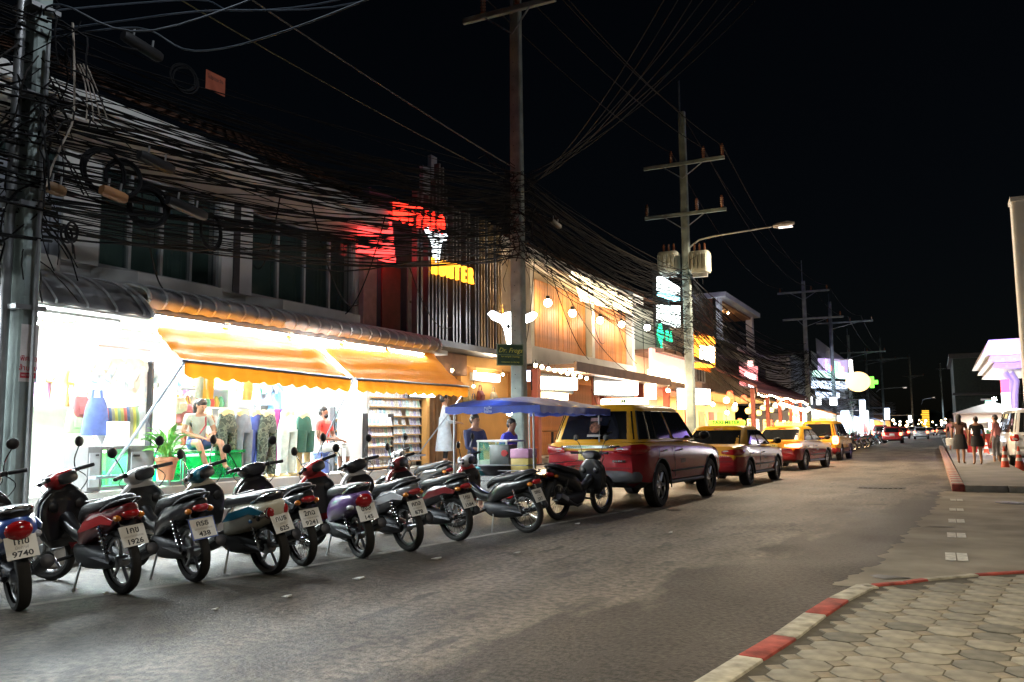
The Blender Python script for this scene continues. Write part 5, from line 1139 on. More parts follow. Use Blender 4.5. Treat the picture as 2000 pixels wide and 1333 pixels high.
# pedestrians on the right pavement
def ped(px, py): return at(px, py, Z=.13)
PZ = ped(1878, 906); PW = person('woman in a brown top and black skirt carrying a white bag on the pavement', (PZ.x, PZ.y, .13), R(80), standing(stride=.10), dict(top=BROWNT, leg=BLK, shin=SKIN, shoe=WHITEP), hair='long', female=True, scale=.98)
MB().zloft([(.50, 0, 0, .21, .24), (.72, 0, 0, .18, .21), (.95, 0, 0, .13, .165), (1.0, 0, 0, .12, .155)], n=16).build('skirt', BLK, PW)
MB().zloft([(.62, .05, .32, .05, .12), (.85, .05, .32, .05, .14), (.87, .05, .32, .02, .1)], n=12, p=4, sub=1).build('handbag', WHITEP, PW)
PZ = ped(1911, 908); PW2 = person('woman in a short black dress standing on the right pavement near the cones', (PZ.x, PZ.y, .13), R(100), standing(stride=.05), dict(top=BLK, leg=BLK, shin=SKIN), hair='bun', female=True, scale=.93)
MB().zloft([(.60, 0, 0, .18, .2), (.8, 0, 0, .15, .19), (.95, 0, 0, .12, .16)], n=14).build('skirt', BLK, PW2)
PZ = ped(1861, 880); person('distant person in grey trousers walking at the right kerb', (PZ.x, PZ.y, .13), R(90), standing(stride=.16), dict(top=ROSE, leg=C_('grey', (.15, .15, .17))), scale=1.02)
PZ = at(1949, 908, Z=.02); person('man in a pink shirt and grey trousers beside the white van', (PZ.x, PZ.y, .02), R(150), standing(stride=.04), dict(top=ROSE, sleeve=ROSE, leg=C_('grey', (.15, .15, .17)), shin=C_('grey', (.15, .15, .17))), scale=1.05)
# ------------------------------------------------------------------ trouser mannequins
MANN = mat('mannequin_tan', (.60, .45, .22), .5)
def camo():
    m = bpy.data.materials.new('camouflage_cloth'); m.use_nodes = True; n = m.node_tree.nodes; l = m.node_tree.links
    tc = n.new('ShaderNodeTexCoord'); z = n.new('ShaderNodeTexNoise'); z.inputs['Scale'].default_value = 11; l.new(tc.outputs['Object'], z.inputs[0]); r = n.new('ShaderNodeValToRGB'); r.color_ramp.interpolation = 'CONSTANT'; l.new(z.outputs[0], r.inputs[0])
    r.color_ramp.elements[0].color = (.035, .05, .04, 1); r.color_ramp.elements[1].position = .47; r.color_ramp.elements[1].color = (.13, .16, .12, 1); x = r.color_ramp.elements.new(.56); x.color = (.06, .08, .06, 1)
    l.new(r.outputs[0], n['Principled BSDF'].inputs['Base Color']); n['Principled BSDF'].inputs['Roughness'].default_value = .9; return m
CAMO = camo()
def mannequin(label, px, cloth, X=-10.45, baggy=1.0, short=0, rz=0, waist_px=None, ztop=1.68):
    y = at(px, 870, X=X).y; t = thing('trouser_mannequin', label, 'mannequin', (X, y, FZ), R(rz), 'trouser mannequins in the shop front'); H = ztop - FZ; hip = H - .25
    MB().zloft([(H - .03, 0, 0, .10, .135), (H + .05, 0, 0, .10, .135), (H + .09, 0, 0, .07, .10)], n=14, sub=1).build('waist_form', MANN, t)
    for s in (-1, 1):
        MB().zloft([(.05, .02, s * .11, .05, .05), (.3, .0, s * .11, .055, .055), (.6, .0, s * .10, .07, .07)], n=10).build('leg', MANN, t)
        MB().xloft([(-.05, s * .11, .035, .035, .035), (.06, s * .115, .03, .045, .03), (.17, s * .12, .02, .035, .018)], n=9).build('foot', MANN, t)
    g = MB(); n = 18
    def ringf(z, s, hx, hy, cy, ph): return [(hx * math.cos(a) * (1 + .05 * math.sin(5 * a + ph)), cy + hy * math.sin(a) * (1 + .05 * math.sin(5 * a + ph)), z) for a in [2 * math.pi * i / n for i in range(n)]]
    rs = [ringf(z, 0, hx, hy, 0, z * 9) for z, hx, hy in ((hip - .05, .125, .20), (hip + .05, .13, .19), (H - .1, .12, .165), (H, .105, .142), (H + .015, .10, .135))]
    g.rings(rs, True)
    for s in (-1, 1):
        z0 = .06 + short
        g.rings([ringf(z, s, r_ * baggy, r_ * baggy, s * cy, z * 13 + s) for z, r_, cy in ((z0, .075, .115), (z0 + .12, .085, .115), (.42, .09, .11), (.62, .10, .105), (hip + .0, .105, .10))], True)
    g.build('trousers', cloth, t); return t
mannequin('mannequin in camouflage trousers nearest the seated woman', 441, CAMO); mannequin('mannequin in slate grey trousers', 471, C_('slate', (.16, .20, .24)), baggy=1.1)
mannequin('mannequin in royal blue trousers between grey and camouflage', 497, C_('royal', (.06, .10, .34)), X=-10.6); mannequin('mannequin in camouflage trousers right of the blue pair', 521, CAMO)
mannequin('mannequin in mint white trousers with bare tan feet', 561, C_('mint', (.55, .64, .58)), baggy=1.05); mannequin('mannequin in baggy dark green knee trousers', 592, C_('bottle_green', (.02, .085, .06)), baggy=1.35, short=.35, ztop=1.66)
# red and violet scarves hung between the mannequins
for i, (px, c) in enumerate(((541, (.5, .08, .3)), (549, (.15, .08, .4)))):
    y = at(px, 850, X=-10.6).y; o = MB().grid(lambda u, v: (-10.62 + .02 * math.sin(u * 9), y - .07 + .14 * u + .015 * math.sin(v * 7), .8 + 1.0 * v), 8, 10).build('hanging_scarf', C_('scarf%d' % i, c), 'x' and None, fix=False); tag(o, 'magenta scarf hanging between the mannequins' if i == 0 else 'violet scarf hanging beside the magenta one', 'scarf')
# ------------------------------------------------------------------ glass cases, plant, bags
GLG = glow('green_case_glow', (.0, .75, .18), 1.6); GLG2 = glow('lime_case_glow', (.22, .75, .10), .9); CASEM = mat('case_grey', (.12, .12, .12), .5); GLS = mat('case_glass', (.3, .8, .5), .05, alpha=.25); GLGRN = mat('green_lit_glass', (.01, .34, .09), .1, alpha=.75)
def case(label, y0, y1, z1, x0=-10.75, x1=-10.25, m=GLG, whole=False, goods=True, group=None):
    t = thing('display_case', label, 'display case', ((x0 + x1) / 2, (y0 + y1) / 2, FZ), group=group)
    part(t, 'plinth', (x0, y0, FZ), (x1, y1, FZ + .06), CASEM); part(t, 'top', (x0 - .02, y0 - .02, z1 - .04), (x1 + .02, y1 + .02, z1), CASEM if not whole else GLGRN); part(t, 'back', (x0, y0, FZ + .06), (x0 + .02, y1, z1 - .04), m)
    for y in (y0, y1 - .03): part(t, 'corner_post', (x1 - .03, y, FZ + .06), (x1, y + .03, z1 - .04), CASEM)
    part(t, 'glass_front', (x1 - .012, y0 + .04, FZ + .07), (x1 - .006, y1 - .04, z1 - .05), GLGRN if whole else GLS)
    part(t, 'case_tube', (x0 + .1, y0 + .1, z1 - .09), (x0 + .14, y1 - .1, z1 - .06), glow('case_tube_glow', (.6, 1, .8), 14))
    if goods:
        for i in range(5): part(t, 'ornament', (x0 + .15 + .03 * (i % 2), y0 + .1 + i * (y1 - y0 - .2) / 5, FZ + .06), (x0 + .25, y0 + .18 + i * (y1 - y0 - .2) / 5, FZ + .16 + .05 * (i % 3)), GOODS[i])
    lamp('case_light', t, ((x0 + x1) / 2 + .1, (y0 + y1) / 2, z1 - .1), 16, (.1, 1, .4), .2, y1 - y0 - .2)
    return t
y_ = lambda px, X=-10.4: at(px, 900, X=X).y
case('dark framed case with a green lit window, left of the plant pot', y_(182), y_(238), 1.20, m=GLG2)
k = thing('cupboard', 'dark grey cupboard joined to the left of the green lit case', 'cupboard', (-10.5, y_(168), FZ)); part(k, 'carcass', (-10.75, y_(157), FZ), (-10.25, y_(181), 1.2), CASEM); part(k, 'door', (-10.25, y_(159), FZ + .06), (-10.23, y_(179), 1.12), GREY); part(k, 'handle', (-10.23, y_(170), 1.08), (-10.21, y_(175), 1.1), BLACK)
k = thing('cupboard', 'dark grey cupboard between the green lit case and the plant pot', 'cupboard', (-10.5, y_(258), FZ)); part(k, 'carcass', (-10.75, y_(239), FZ), (-10.25, y_(286), 1.2), CASEM); part(k, 'door', (-10.25, y_(241), FZ + .06), (-10.23, y_(284), 1.12), GREY); part(k, 'handle', (-10.23, y_(243), 1.05), (-10.21, y_(255), 1.08), BLACK)
case('bright green glowing glass case under the seated woman', y_(346), y_(462), 1.10, whole=True)
case('narrow green glowing glass case behind the plant pot', y_(318), y_(343), 1.10, whole=True, goods=False)
pt = thing('plant_pot', 'terracotta pot of leafy green plants on the shop step', 'plant', at(324, 938, X=-10.05))
MB().lathe([(.10, 0), (.15, .26), (.155, .27), (.17, .28), (.17, .33), (.15, .33), (.13, .29), (0, .29)], n=20).build('pot', TERRA, pt)
LEAF = mat('leaf_green', (.10, .30, .05), .5, var=.4, scale=20)
lm = MB().grid(lambda u, v: ((v - .5) * .07 * math.sin(math.pi * min(1, u * .95 + .03)), u * .24, .05 * math.sin(u * 2.6) - abs(v - .5) * -.02), 6, 2).mesh('leaf', LEAF, fix=False)
for i in range(46):
    a = rnd.uniform(0, 6.28); r_ = rnd.uniform(.0, .16); inst('leaf', lm, pt, (r_ * math.cos(a), r_ * math.sin(a), .33 + rnd.uniform(0, .28)), (rnd.uniform(-.2, .9), rnd.uniform(-.5, .5), a - 1.57))
for i in range(10):
    a = rnd.uniform(0, 6.28); MB().tube([(.04 * math.cos(a), .04 * math.sin(a), .28), (.1 * math.cos(a), .1 * math.sin(a), .5)], .005, 4).build('stem', LEAF, pt)
# bags, clothes and shelves in the bag shop
BAGC = [C_('bag%d' % i, c) for i, c in enumerate(((.30, .22, .10), (.10, .13, .22), (.35, .30, .22), (.20, .05, .05), (.25, .33, .20), (.45, .38, .12)))]
def bag(px, py, s, m, label, X=-11.4):
    c = at(px, py, X=X); t = thing('hanging_bag', label, 'bag', c, group='bags hung in the bag shop')
    MB().zloft([(-.20 * s, 0, 0, .05, .15 * s), (-.17 * s, 0, 0, .07, .165 * s), (-.02 * s, .01, 0, .07, .16 * s), (.12 * s, 0, 0, .04, .145 * s), (.16 * s, 0, 0, .015, .12 * s)], n=16, p=4.5).build('body', m, t)
    MB().tube([(0, -.09 * s, .17 * s), (0, -.05 * s, .33 * s), (0, .05 * s, .33 * s), (0, .09 * s, .17 * s)], .012, 5).build('strap', m, t)
    MB().bb((.085, -.10 * s, -.12 * s), (.10, .10 * s, .02)).build('pocket', m, t, smooth=False, bevel=.01)
    MB().tube([(0, 0, .33 * s), (0, 0, .45 * s)], .004, 4).build('hook', STEEL, t)
for i, (px, py, s) in enumerate(((262, 758, 1.3), (272, 748, 1.1), (250, 765, .7), (160, 795, 1.0), (150, 820, 1.0), (205, 800, .9), (238, 803, .9), (222, 820, .8), (350, 790, .8), (362, 806, .9))):
    bag(px, py, s, BAGC[i % 6], ('tan bag beside the dark pole', 'olive bag high by the dark pole', 'small grey green bag left of the tan bag', 'blue bag at the left shop end', 'dark red bag low at the left shop end', 'mustard bag left of the blue vest', 'brown bag right of the blue vest', 'small bag below the brown bag', 'white sided bag behind the woman', 'dark bag beside the woman')[i])
tk = thing('tank_top', 'navy blue tank top on a stand above the dark cupboard', 'shirt', at(188, 812, X=-10.6)); cz = tk.location.z
MB().zloft([(-.28, 0, 0, .10, .22), (0, 0, 0, .10, .17), (.14, 0, 0, .09, .14), (.25, 0, 0, .05, .10)], n=16).build('cloth', C_('vest_navy', (.05, .08, .22)), tk)
for s in (-1, 1): MB().tube([(0, s * .08, .22), (0, s * .06, .36)], .02, 6).build('shoulder_strap', C_('vest_navy', (.05, .08, .22)), tk)
MB().tube([(0, 0, -.28), (0, 0, 1.2 - cz)], .012, 6).build('stand', CHROME, tk)
for i in range(11):
    y = y_(212 + i * 6, -11.2); t = thing('hanging_garment', NTH[i] + ' garment from the left on the rail behind the dark cupboards', 'clothing', (-11.4, y, 1.3), group='garments on the rail')
    MB().zloft([(0, 0, 0, .16, .03), (.3, 0, 0, .17, .035), (.5, 0, 0, .12, .03), (.56, 0, 0, .05, .02)], n=10, sub=2).build('cloth', BAGC[i % 6] if i % 3 else GOODS[(i * 5) % 6], t); MB().tube([(0, 0, .56), (0, 0, .64)], .006, 4).build('hanger', STEEL, t)
rl = thing('clothes_rail', 'steel clothes rail behind the dark cupboards', 'clothes rail', (-11.4, y_(245, -11.4), FZ)); part(rl, 'bar', (-11.42, y_(205, -11.4), 1.93), (-11.38, y_(285, -11.4), 1.96), STEEL)
for px in (205, 285): part(rl, 'post', (-11.42, y_(px, -11.4) - .02, FZ), (-11.38, y_(px, -11.4) + .02, 1.93), DARKM)
cbx = MB().bb((-10.7, y_(215), 1.2), (-10.35, y_(247), 1.55)).build('white_box', SHOPW, None, 'base', smooth=False, bevel=.006); tag(cbx, 'plain white box standing on the green lit case', 'box')
sh = thing('goods_shelf', 'white shelf unit full of small goods behind the woman', 'shelf', (-11.9, y_(372, -11.9), FZ)); ya, yb = y_(315, -11.9), y_(428, -11.9)
for i in range(5): part(sh, 'shelf_board', (-12.1, ya, .8 + i * .34), (-11.7, yb, .83 + i * .34), SHOPW)
for y in (ya, yb): part(sh, 'side_panel', (-12.1, y - .02, FZ), (-11.7, y, 2.3), SHOPW)
GM = [MB().zloft([(0, 0, 0, r_, r_), (.08, 0, 0, r_ * 1.2, r_ * 1.2), (.16, 0, 0, r_ * .7, r_ * .7), (.2, 0, 0, .02, .02)], n=9, sub=1).mesh('trinket', m) for r_, m in ((.05, GOODS[0]), (.06, GOODS[2]), (.05, GOODS[3]), (.07, GOODS[4]), (.05, TERRA), (.06, WOOD))]
for i in range(4):
    for j in range(11):
        o = inst('trinket', GM[rnd.randrange(6)], None, (-11.8, ya + .1 + (yb - ya - .2) * j / 10, .83 + i * .34), (0, 0, rnd.random() * 3)); tag(o, 'trinket, ' + NTH[j] + ' from the left on the ' + NTH[3 - i] + ' board down behind the woman', 'ornament', 'trinkets on the white shelf')
dp = MB().bb((-10.95, y_(286, -10.9), FZ), (-10.85, y_(290, -10.9), 2.5)).build('dark_post', DARKM, None, 'base', smooth=False); tag(dp, 'slim dark post between the bag shop and the white pillar', 'post')
# yellow cloth strips hanging from the awning
for i, (px, c) in enumerate(((395, (.62, .35, .04)), (473, (.62, .42, .10)), (380, (.45, .60, .50)))):
    y = at(px, 780, X=-10.0).y; o = MB().grid(lambda u, v: (-10.0 + .02 * math.sin(u * 6 + v * 3), y + .22 * u, 1.9 + .55 * v), 6, 6).build('cloth_strip', C_('strip%d' % i, c), None, fix=False); tag(o, ('orange yellow cloth strip hung above the seated woman', 'pale orange cloth strip hung left of the blue trousers', 'mint cloth strip beside the orange one')[i], 'cloth')
# ------------------------------------------------------------------ disc racks
def cover(i):
    q = random.Random(i); m = mat('disc_cover_%d' % i, (q.uniform(.25, .55), q.uniform(.32, .55), q.uniform(.45, .75)), .35, var=.8, scale=22); return m
COV = [cover(i) for i in range(9)]; RACKW = mat('rack_wood', (.50, .30, .12), .6, var=.2)
dm = [MB().bb((0, -.066, 0), (.014, .066, .185)).mesh('disc_case', [WHITE, m], smooth=False) for m in COV]
for me in dm: 
    for p in me.polygons:
        if p.normal.x > .9: p.material_index = 1
dm2 = []
for m in COV:
    b = MB(); b.bb((0, -.066, 0), (.014, .066, .185), m=0); b.bb((.0141, -.055, .012), (.0150, .055, .172), m=1); dm2.append(b.mesh('disc_case', [WHITE, m], smooth=False))
def rack(label, X, y0, y1, zs, n, group, skip=(), z0=FZ, tall=None):
    t = thing('disc_rack', label, 'rack', (X, (y0 + y1) / 2, z0)); top = zs[-1] + .25
    part(t, 'back_board', (X - .12, y0, z0), (X - .10, y1, top), SHOPW)
    for y in (y0, y1): part(t, 'upright', (X - .1, y - .02, z0), (X + .02, y + .02, top), DARKM)
    for z in zs: part(t, 'ledge', (X - .1, y0 + .02, z - .018), (X + .045, y1 - .02, z - .005), RACKW); part(t, 'lip', (X + .045, y0 + .02, z - .018), (X + .055, y1 - .02, z + .008), RACKW)
    for k, z in enumerate(zs):
        for i in range(n):
            if rnd.random() < .06 or (k, i) in skip: continue
            y = y0 + .10 + (y1 - y0 - .2) * i / (n - 1); o = inst('disc_case', dm2[rnd.randrange(9)], None, (X + .012, y, z - .004), (0, -.22 + rnd.uniform(-.04, .04), rnd.uniform(-.06, .06)))
            tag(o, 'disc case, ' + NTH[i] + ' from the left on the ' + NTH[len(zs) - 1 - k] + ' ledge of the ' + group, 'disc case', 'disc cases on the ' + group)
    return t
rack('tall wall rack of disc cases under the right awning', -10.75, 14.55, 16.72, [.72 + .20 * i for i in range(9)], 14, 'tall wall rack')
rack('low wire rack of disc cases beside the man in red', -10.75, 13.55, 14.3, [.75 + .22 * i for i in range(5)], 6, 'low wire rack')
rack('slanted front rack of disc cases at the shop edge', -10.28, 14.0, 14.9, [.66 + .21 * i for i in range(5)], 6, 'front rack')
sg = sign_box('bright white price board at the right end of the disc rack', ((812, 762), (850, 765), (850, 776), (812, 774)), -10.45, glow('price_glow', (1, .98, .9), 5))
# handbags on the orange wall
for i, (px, py) in enumerate(((912, 775), (938, 773), (964, 776), (925, 790))):
    bag(px, py, .8, (BAGC[0], BAGC[3], BAGC[2], BAGC[1])[i], ('brown handbag leftmost on the orange wall', 'red handbag in the middle of the orange wall', 'beige handbag rightmost on the orange wall', 'dark handbag lowest on the orange wall')[i], X=-10.5)
# wooden pieces and hanging plates inside the steak house
for i in range(4):
    y = 22.6 + i * .95; t = thing('bar_table', ('small wooden table nearest the cart pole', 'small wooden table under the wide menu box', 'small wooden table left of the red brown post', 'small wooden table behind the red brown post')[i], 'table', (-10.0, y, FZ)); MB().lathe([(.3, .74), (.3, .78), (0, .78)], n=16).build('top', WOOD, t); MB().tube([(0, 0, 0), (0, 0, .74)], .04, 8).build('pedestal', DARKM, t); MB().lathe([(.22, 0), (.2, .03), (0, .04)], n=14).build('base', DARKM, t)

# shirts and dresses hung high along the back of the shop
def shirt_mesh(m, L):
    g = MB(); n = 16
    def rg(z, hx, hy, ph): return [(hx * math.cos(a) * (1 + .10 * math.sin(4 * a + ph)), hy * math.sin(a) * (1 + .04 * math.sin(7 * a + ph)), z) for a in [2 * math.pi * i / n for i in range(n)]]
    g.rings([rg(-L, .05, .24, 0), rg(-L * .7, .055, .22, 1), rg(-L * .35, .05, .20, 2), rg(-.06, .045, .21, 3), rg(0, .03, .10, 3)])
    for s in (-1, 1): g.tube([(0, s * .17, -.06), (.01, s * .27, -.20), (.01, s * .30, -.30)], [.05, .06, .055], 8)
    return g.mesh('cloth', m)
SHC = [C_('shirt%d' % i, c) for i, c in enumerate(((.55, .12, .10), (.12, .30, .50), (.60, .50, .15), (.14, .40, .26), (.50, .25, .45), (.62, .60, .55), (.08, .08, .10), (.50, .30, .12)))]
SHM = [shirt_mesh(m, .55 + .12 * (i % 3)) for i, m in enumerate(SHC)]
rail2 = thing('clothes_rail', 'long steel rail of shirts along the back of the shop', 'clothes rail', (-12.6, 11, FZ)); part(rail2, 'bar', (-12.62, 6.9, 2.63), (-12.58, 16.4, 2.66), STEEL)
for y in (7, 10.2, 13.3, 16.3): part(rail2, 'post', (-12.62, y - .02, FZ), (-12.58, y + .02, 2.63), STEEL)
NC = ('red', 'blue', 'mustard', 'green', 'mauve', 'cream', 'black', 'tan')
for i in range(26):
    y = 7.15 + i * .355; t = thing('hanging_shirt', NC[(i * 3) % 8] + ' shirt, ' + NTH[i] + ' from the left on the back rail', 'shirt', (-12.6, y, 2.5), rnd.uniform(-.5, .5), 'shirts on the back rail')
    inst('cloth', SHM[(i * 3) % 8], t); MB().tube([(0, 0, 0), (0, 0, .14)], .006, 4).build('hanger', STEEL, t)
PALS = [shirt_mesh(C_('pale%d' % i, c), .6) for i, c in enumerate(((.75, .70, .60), (.60, .70, .78), (.78, .78, .76)))]
for i in range(9):
    px = 196 + i * 11; c = at(px, 700 + 9 * (i % 3), X=-11.0); t = thing('hanging_shirt', ('pale cream', 'pale blue', 'white')[i % 3] + ' shirt, ' + NTH[i] + ' from the left above the dark cupboards', 'shirt', c, rnd.uniform(-.4, .4), 'shirts above the dark cupboards')
    o = inst('cloth', PALS[i % 3], t); MB().tube([(0, 0, 0), (0, 0, .14)], .006, 4).build('hanger', STEEL, t)
rail3 = thing('clothes_rail', 'high steel rail of shirts above the dark cupboards', 'clothes rail', (-11.0, at(240, 700, X=-11.0).y, 2.6)); part(rail3, 'bar', (-11.02, at(188, 700, X=-11).y, at(240, 700, X=-11).z + .14), (-10.98, at(292, 700, X=-11).y, at(240, 700, X=-11).z + .17), STEEL)
# ------------------------------------------------------------------ motor scooters (x forward, y left)
def paint(name, c, r=.3): return mat('paint_' + name, c, r, var=.06, coat=.9)
PBLK = paint('black', (.012, .012, .014)); SEATM = mat('black_seat_vinyl', (.02, .02, .022), .42, bump=.1)
PLATEF = {}
def scooter(label, pos, head, body, shield, plate=None, wide=False, wheel=.28, frame_blue=False, cowl=None, tail='small', lean=-6, rack=True, seatm=SEATM, basket=False, mirrors=(1, 1), sticker=False, group='motor scooters parked in a row at the kerb', wire=False, accent=None, steer=14):
    cowl = cowl or shield; a = R(180 - head)
    t = thing('motor_scooter', label, 'motorbike', pos, a, group, rx=R(lean)); r = wheel; ax = .62
    # origin under the rear axle
    F = 1.25; pv_ = V((1.08, 0, .6)); axs = V((-.30, 0, 1)).normalized()
    STM = Matrix.Translation(pv_) @ Matrix.Rotation(R(steer), 4, axs) @ Matrix.Translation(-pv_)
    def FB():
        m_ = MB(); m_.T = STM; return m_
    for x, nm in ((0, 'rear_wheel'), (F, 'front_wheel')):
        B_ = FB if x else MB; wv = B_(); wv.torus((x, 0, r), r * .74, .016, 'y', 26, 6); wv.torus((x, 0, r), r * .70, .010, 'y', 26, 5)
        wv.lathe([(.0, -.05), (.05, -.05), (.055, 0), (.05, .05), (0, .05)], (x, 0, r), 'y', 12)
        ns = 5 if not wire else 18
        for k in range(ns):
            q = 2 * math.pi * k / ns + .3; wv.tube([(x + .04 * math.cos(q), 0, r + .04 * math.sin(q)), (x + r * .73 * math.cos(q + .12), 0, r + r * .73 * math.sin(q + .12))], .015 if not wire else .004, 5 if not wire else 4, m=0)
        o = wv.build(nm, ALU if not wire else CHROME, t)
        tw = .052 if wide else .042
        B_().lathe([(r * .76, -tw * .7), (r * .86, -tw), (r * .95, -tw * .85), (r, -tw * .3), (r, tw * .3), (r * .95, tw * .85), (r * .86, tw), (r * .76, tw * .7)], (x, 0, r), 'y', 30, cap=False).build('tyre', RUBBER, o)
        B_().lathe([(.03, .0), (.085, .0), (.085, .012), (.03, .012)], (x, .05, r), 'y', 18, cap=False).build('brake_disc', STEEL, o) if x else None
    w_ = .165 if wide else .125
    tx = lambda x: x * .60 if x < 0 else x
    tk_ = lambda ks: [(tx(k[0]), *k[1:]) for k in ks]
    # tail and side panels
    if wide: kb_ = [(-.34, 0, .66, .03, .04), (-.30, 0, .655, .10, .085), (-.15, 0, .63, .155, .12), (.10, 0, .585, .175, .145), (.32, 0, .54, .165, .15), (.48, 0, .47, .13, .13), (.56, 0, .42, .09, .10)]
    else: kb_ = [(-.42, 0, .76, .02, .025), (-.36, 0, .745, .065, .05), (-.18, 0, .70, .10, .08), (.06, 0, .645, .125, .105), (.30, 0, .585, .13, .125), (.48, 0, .50, .11, .11), (.60, 0, .43, .07, .08)]
    MB().xloft(tk_(kb_), 18, 2.5).build('side_panel', body, t)
    if accent:
        for s in (-1, 1):
            p_ = [(-.26, .66), (.02, .70), (.34, .62), (.46, .52), (.30, .55), (.05, .62), (-.2, .62)]
            MB().prism([(tx(x), z) for x, z in p_], s * (w_ + .004), s * (w_ + .012), 'y').build('accent_trim', accent, t)
    if sticker:
        for s in (-1, 1):
            for k in range(6): MB().ball((tx(-.12 + k * .075), s * (.155 + .012 * math.sin(k)), .575 + .03 * math.sin(k * 2)), (.03, .012, .02), 8, 5).build('sticker', (INK, INK, BLUEST, INK, INK, REDST)[k], t)
    # seat
    if wide: ks = [(-.30, 0, .765, .06, .025), (-.2, 0, .775, .13, .05), (.05, 0, .765, .145, .055), (.30, 0, .725, .13, .055), (.50, 0, .70, .09, .05), (.56, 0, .66, .06, .04)]
    else: ks = [(-.32, 0, .825, .05, .02), (-.22, 0, .825, .10, .04), (.0, 0, .795, .12, .05), (.28, 0, .735, .11, .055), (.48, 0, .70, .08, .05), (.60, 0, .62, .05, .04)]
    MB().xloft(tk_(ks), 16, 2.8).build('seat', seatm, t)
    if rack:
        zr = .80 if not wide else .79
        MB().tube(loft_rings([(.04, .13, zr - .07), (tx(-.2), .125, zr), (tx(-.38), .07, zr + .025), (tx(-.41), 0, zr + .03), (tx(-.38), -.07, zr + .025), (tx(-.2), -.125, zr), (.04, -.13, zr - .07)], 3), .013, 7).build('grab_rail', BLACK if not wide else CHROME, t)
    # running gear
    MB().xloft([(.0, 0, .28, .05, .05), (.2, 0, .29, .10, .09), (.5, 0, .30, .12, .11), (.66, 0, .33, .08, .07)], 14, 3).build('engine', DARKM, t)
    for s in (-1, 1):
        MB().tube([(0, s * .085, r), (.35, s * .09, .31)], .024, 6).build('swing_arm', DARKM, t)
        sp = MB(); sp.tube([(.01, s * .105, r + .02), (.10, s * .12, .60)], .014, 6)
        for k in range(7): sp.torus((.02 + .011 * k, s * (.107 + .002 * k), r + .09 + .035 * k), .026, .006, 'z', 10, 4)
        sp.build('shock_absorber', CHROME, t)
    ex = MB().tube([(.50, -.10, .22), (.32, -.15, .20), (.14, -.165, .25)], .022, 7).tube([(.14, -.165, .25), (-.02, -.17, .30), (-.22, -.17, .37), (-.23, -.17, .375)], [.03, .05, .055, .03], 10).build('exhaust', DARKM, t)
    MB().tube([(-.02, -.172, .32), (-.20, -.172, .385)], .058, 9, cap=False).build('heat_shield', STEEL, ex)
    # floor, tunnel, leg shield
    if wide: MB().bb((.50, -.15, .27), (.98, .15, .33)).build('floor_board', BLACK, t, bevel=.02)
    else: MB().xloft([(.52, 0, .46, .05, .06), (.70, 0, .47, .06, .07), (.90, 0, .58, .07, .08), (1.02, 0, .70, .08, .09)], 12, 2.5).build('frame_tunnel', PBLK, t)
    for s in (-1, 1): MB().tube([(.62, s * .1, .30), (.62, s * .24, .29)], .016, 6).build('foot_peg', BLACK, t)
    MB().zloft([(.34, 1.01, 0, .05, .12), (.44, 1.0, 0, .065, .20), (.60, 1.01, 0, .07, .235), (.76, .995, 0, .065, .225), (.86, .98, 0, .06, .15), (.91, .97, 0, .05, .08)], 20, 2.8).build('leg_shield', shield, t)
    MB().zloft([(.42, .945, 0, .03, .17), (.58, .94, 0, .032, .222), (.75, .93, 0, .032, .212), (.85, .925, 0, .028, .12)], 18, 3.2).build('inner_panel', PBLK, t)
    for s in (-1, 1): MB().ball((.90, s * .12, .72), (.02, .05, .05), 9, 6).build('glove_pocket', BLACK, t)
    # fork, fender
    for s in (-1, 1): FB().tube([(F, s * .065, r), (F - .13, s * .065, r + .34), (F - .24, s * .05, .80)], .02, 7).build('fork_leg', STEEL, t)
    fg = FB(); n = 14
    fg.grid(lambda u, v: (F + (r + .035) * math.cos(R(20) + u * R(150)), (v - .5) * .15 * (1 - .3 * abs(u - .5)), r + (r + .035) * math.sin(R(20) + u * R(150)) - .03 * (2 * v - 1) ** 2), n, 6)
    fg.build('front_fender', body, t, fix=False)
    fg = MB(); fg.grid(lambda u, v: ((r + .04) * math.cos(R(62) + u * R(56)) - .02, (v - .5) * .13, r + (r + .05) * math.sin(R(62) + u * R(56)) - .02 * (2 * v - 1) ** 2), 10, 5); fg.build('rear_fender', BLACK, t, fix=False)
    # handlebar
    hb = FB().tube([(.90, .34, 1.00), (.96, .22, 1.0), (.99, 0, .96), (.96, -.22, 1.0), (.90, -.34, 1.00)], .013, 7).build('handlebar', STEEL, t)
    for s in (-1, 1):
        FB().tube([(.955, s * .225, 1.0), (.895, s * .36, 1.0)], .019, 9).build('grip', BLACK, hb)
        FB().tube([(.985, s * .20, .995), (.98, s * .33, .985)], .007, 5).build('lever', STEEL, hb)
        FB().box((.97, s * .19, 1.0), (.05, .06, .045)).build('switch_box', BLACK, hb, bevel=.008)
        if mirrors[0 if s > 0 else 1]:
            FB().tube(loft_rings([(.965, s * .19, 1.01), (.975, s * .215, 1.10), (.96, s * .27, 1.19), (.955, s * .285, 1.21)], 3), .0065, 5).build('mirror_stem', CHROME if wide else BLACK, hb)
            mm = FB().ball((.955, s * .295, 1.25), (.02, .058, .052), 14, 8).build('mirror', BLACK, hb)
    FB().zloft([(.875, .99, 0, .05, .09), (.925, .99, 0, .085, .15), (.975, .975, 0, .088, .17), (1.015, .955, 0, .062, .135), (1.04, .945, 0, .03, .07)], 18, 2.9).build('handlebar_cowl', cowl, t)
    FB().xloft([(.875, 0, .955, .10, .035), (.90, 0, .975, .125, .05), (.93, 0, 1.0, .10, .035)], 14, 3).build('speedometer', BLACK, t)
    FB().ball((1.075, 0, .97), (.03, .075, .05), 12, 7).build('headlight', mat('headlight_lens', (.55, .56, .58), .08, var=.1), t)
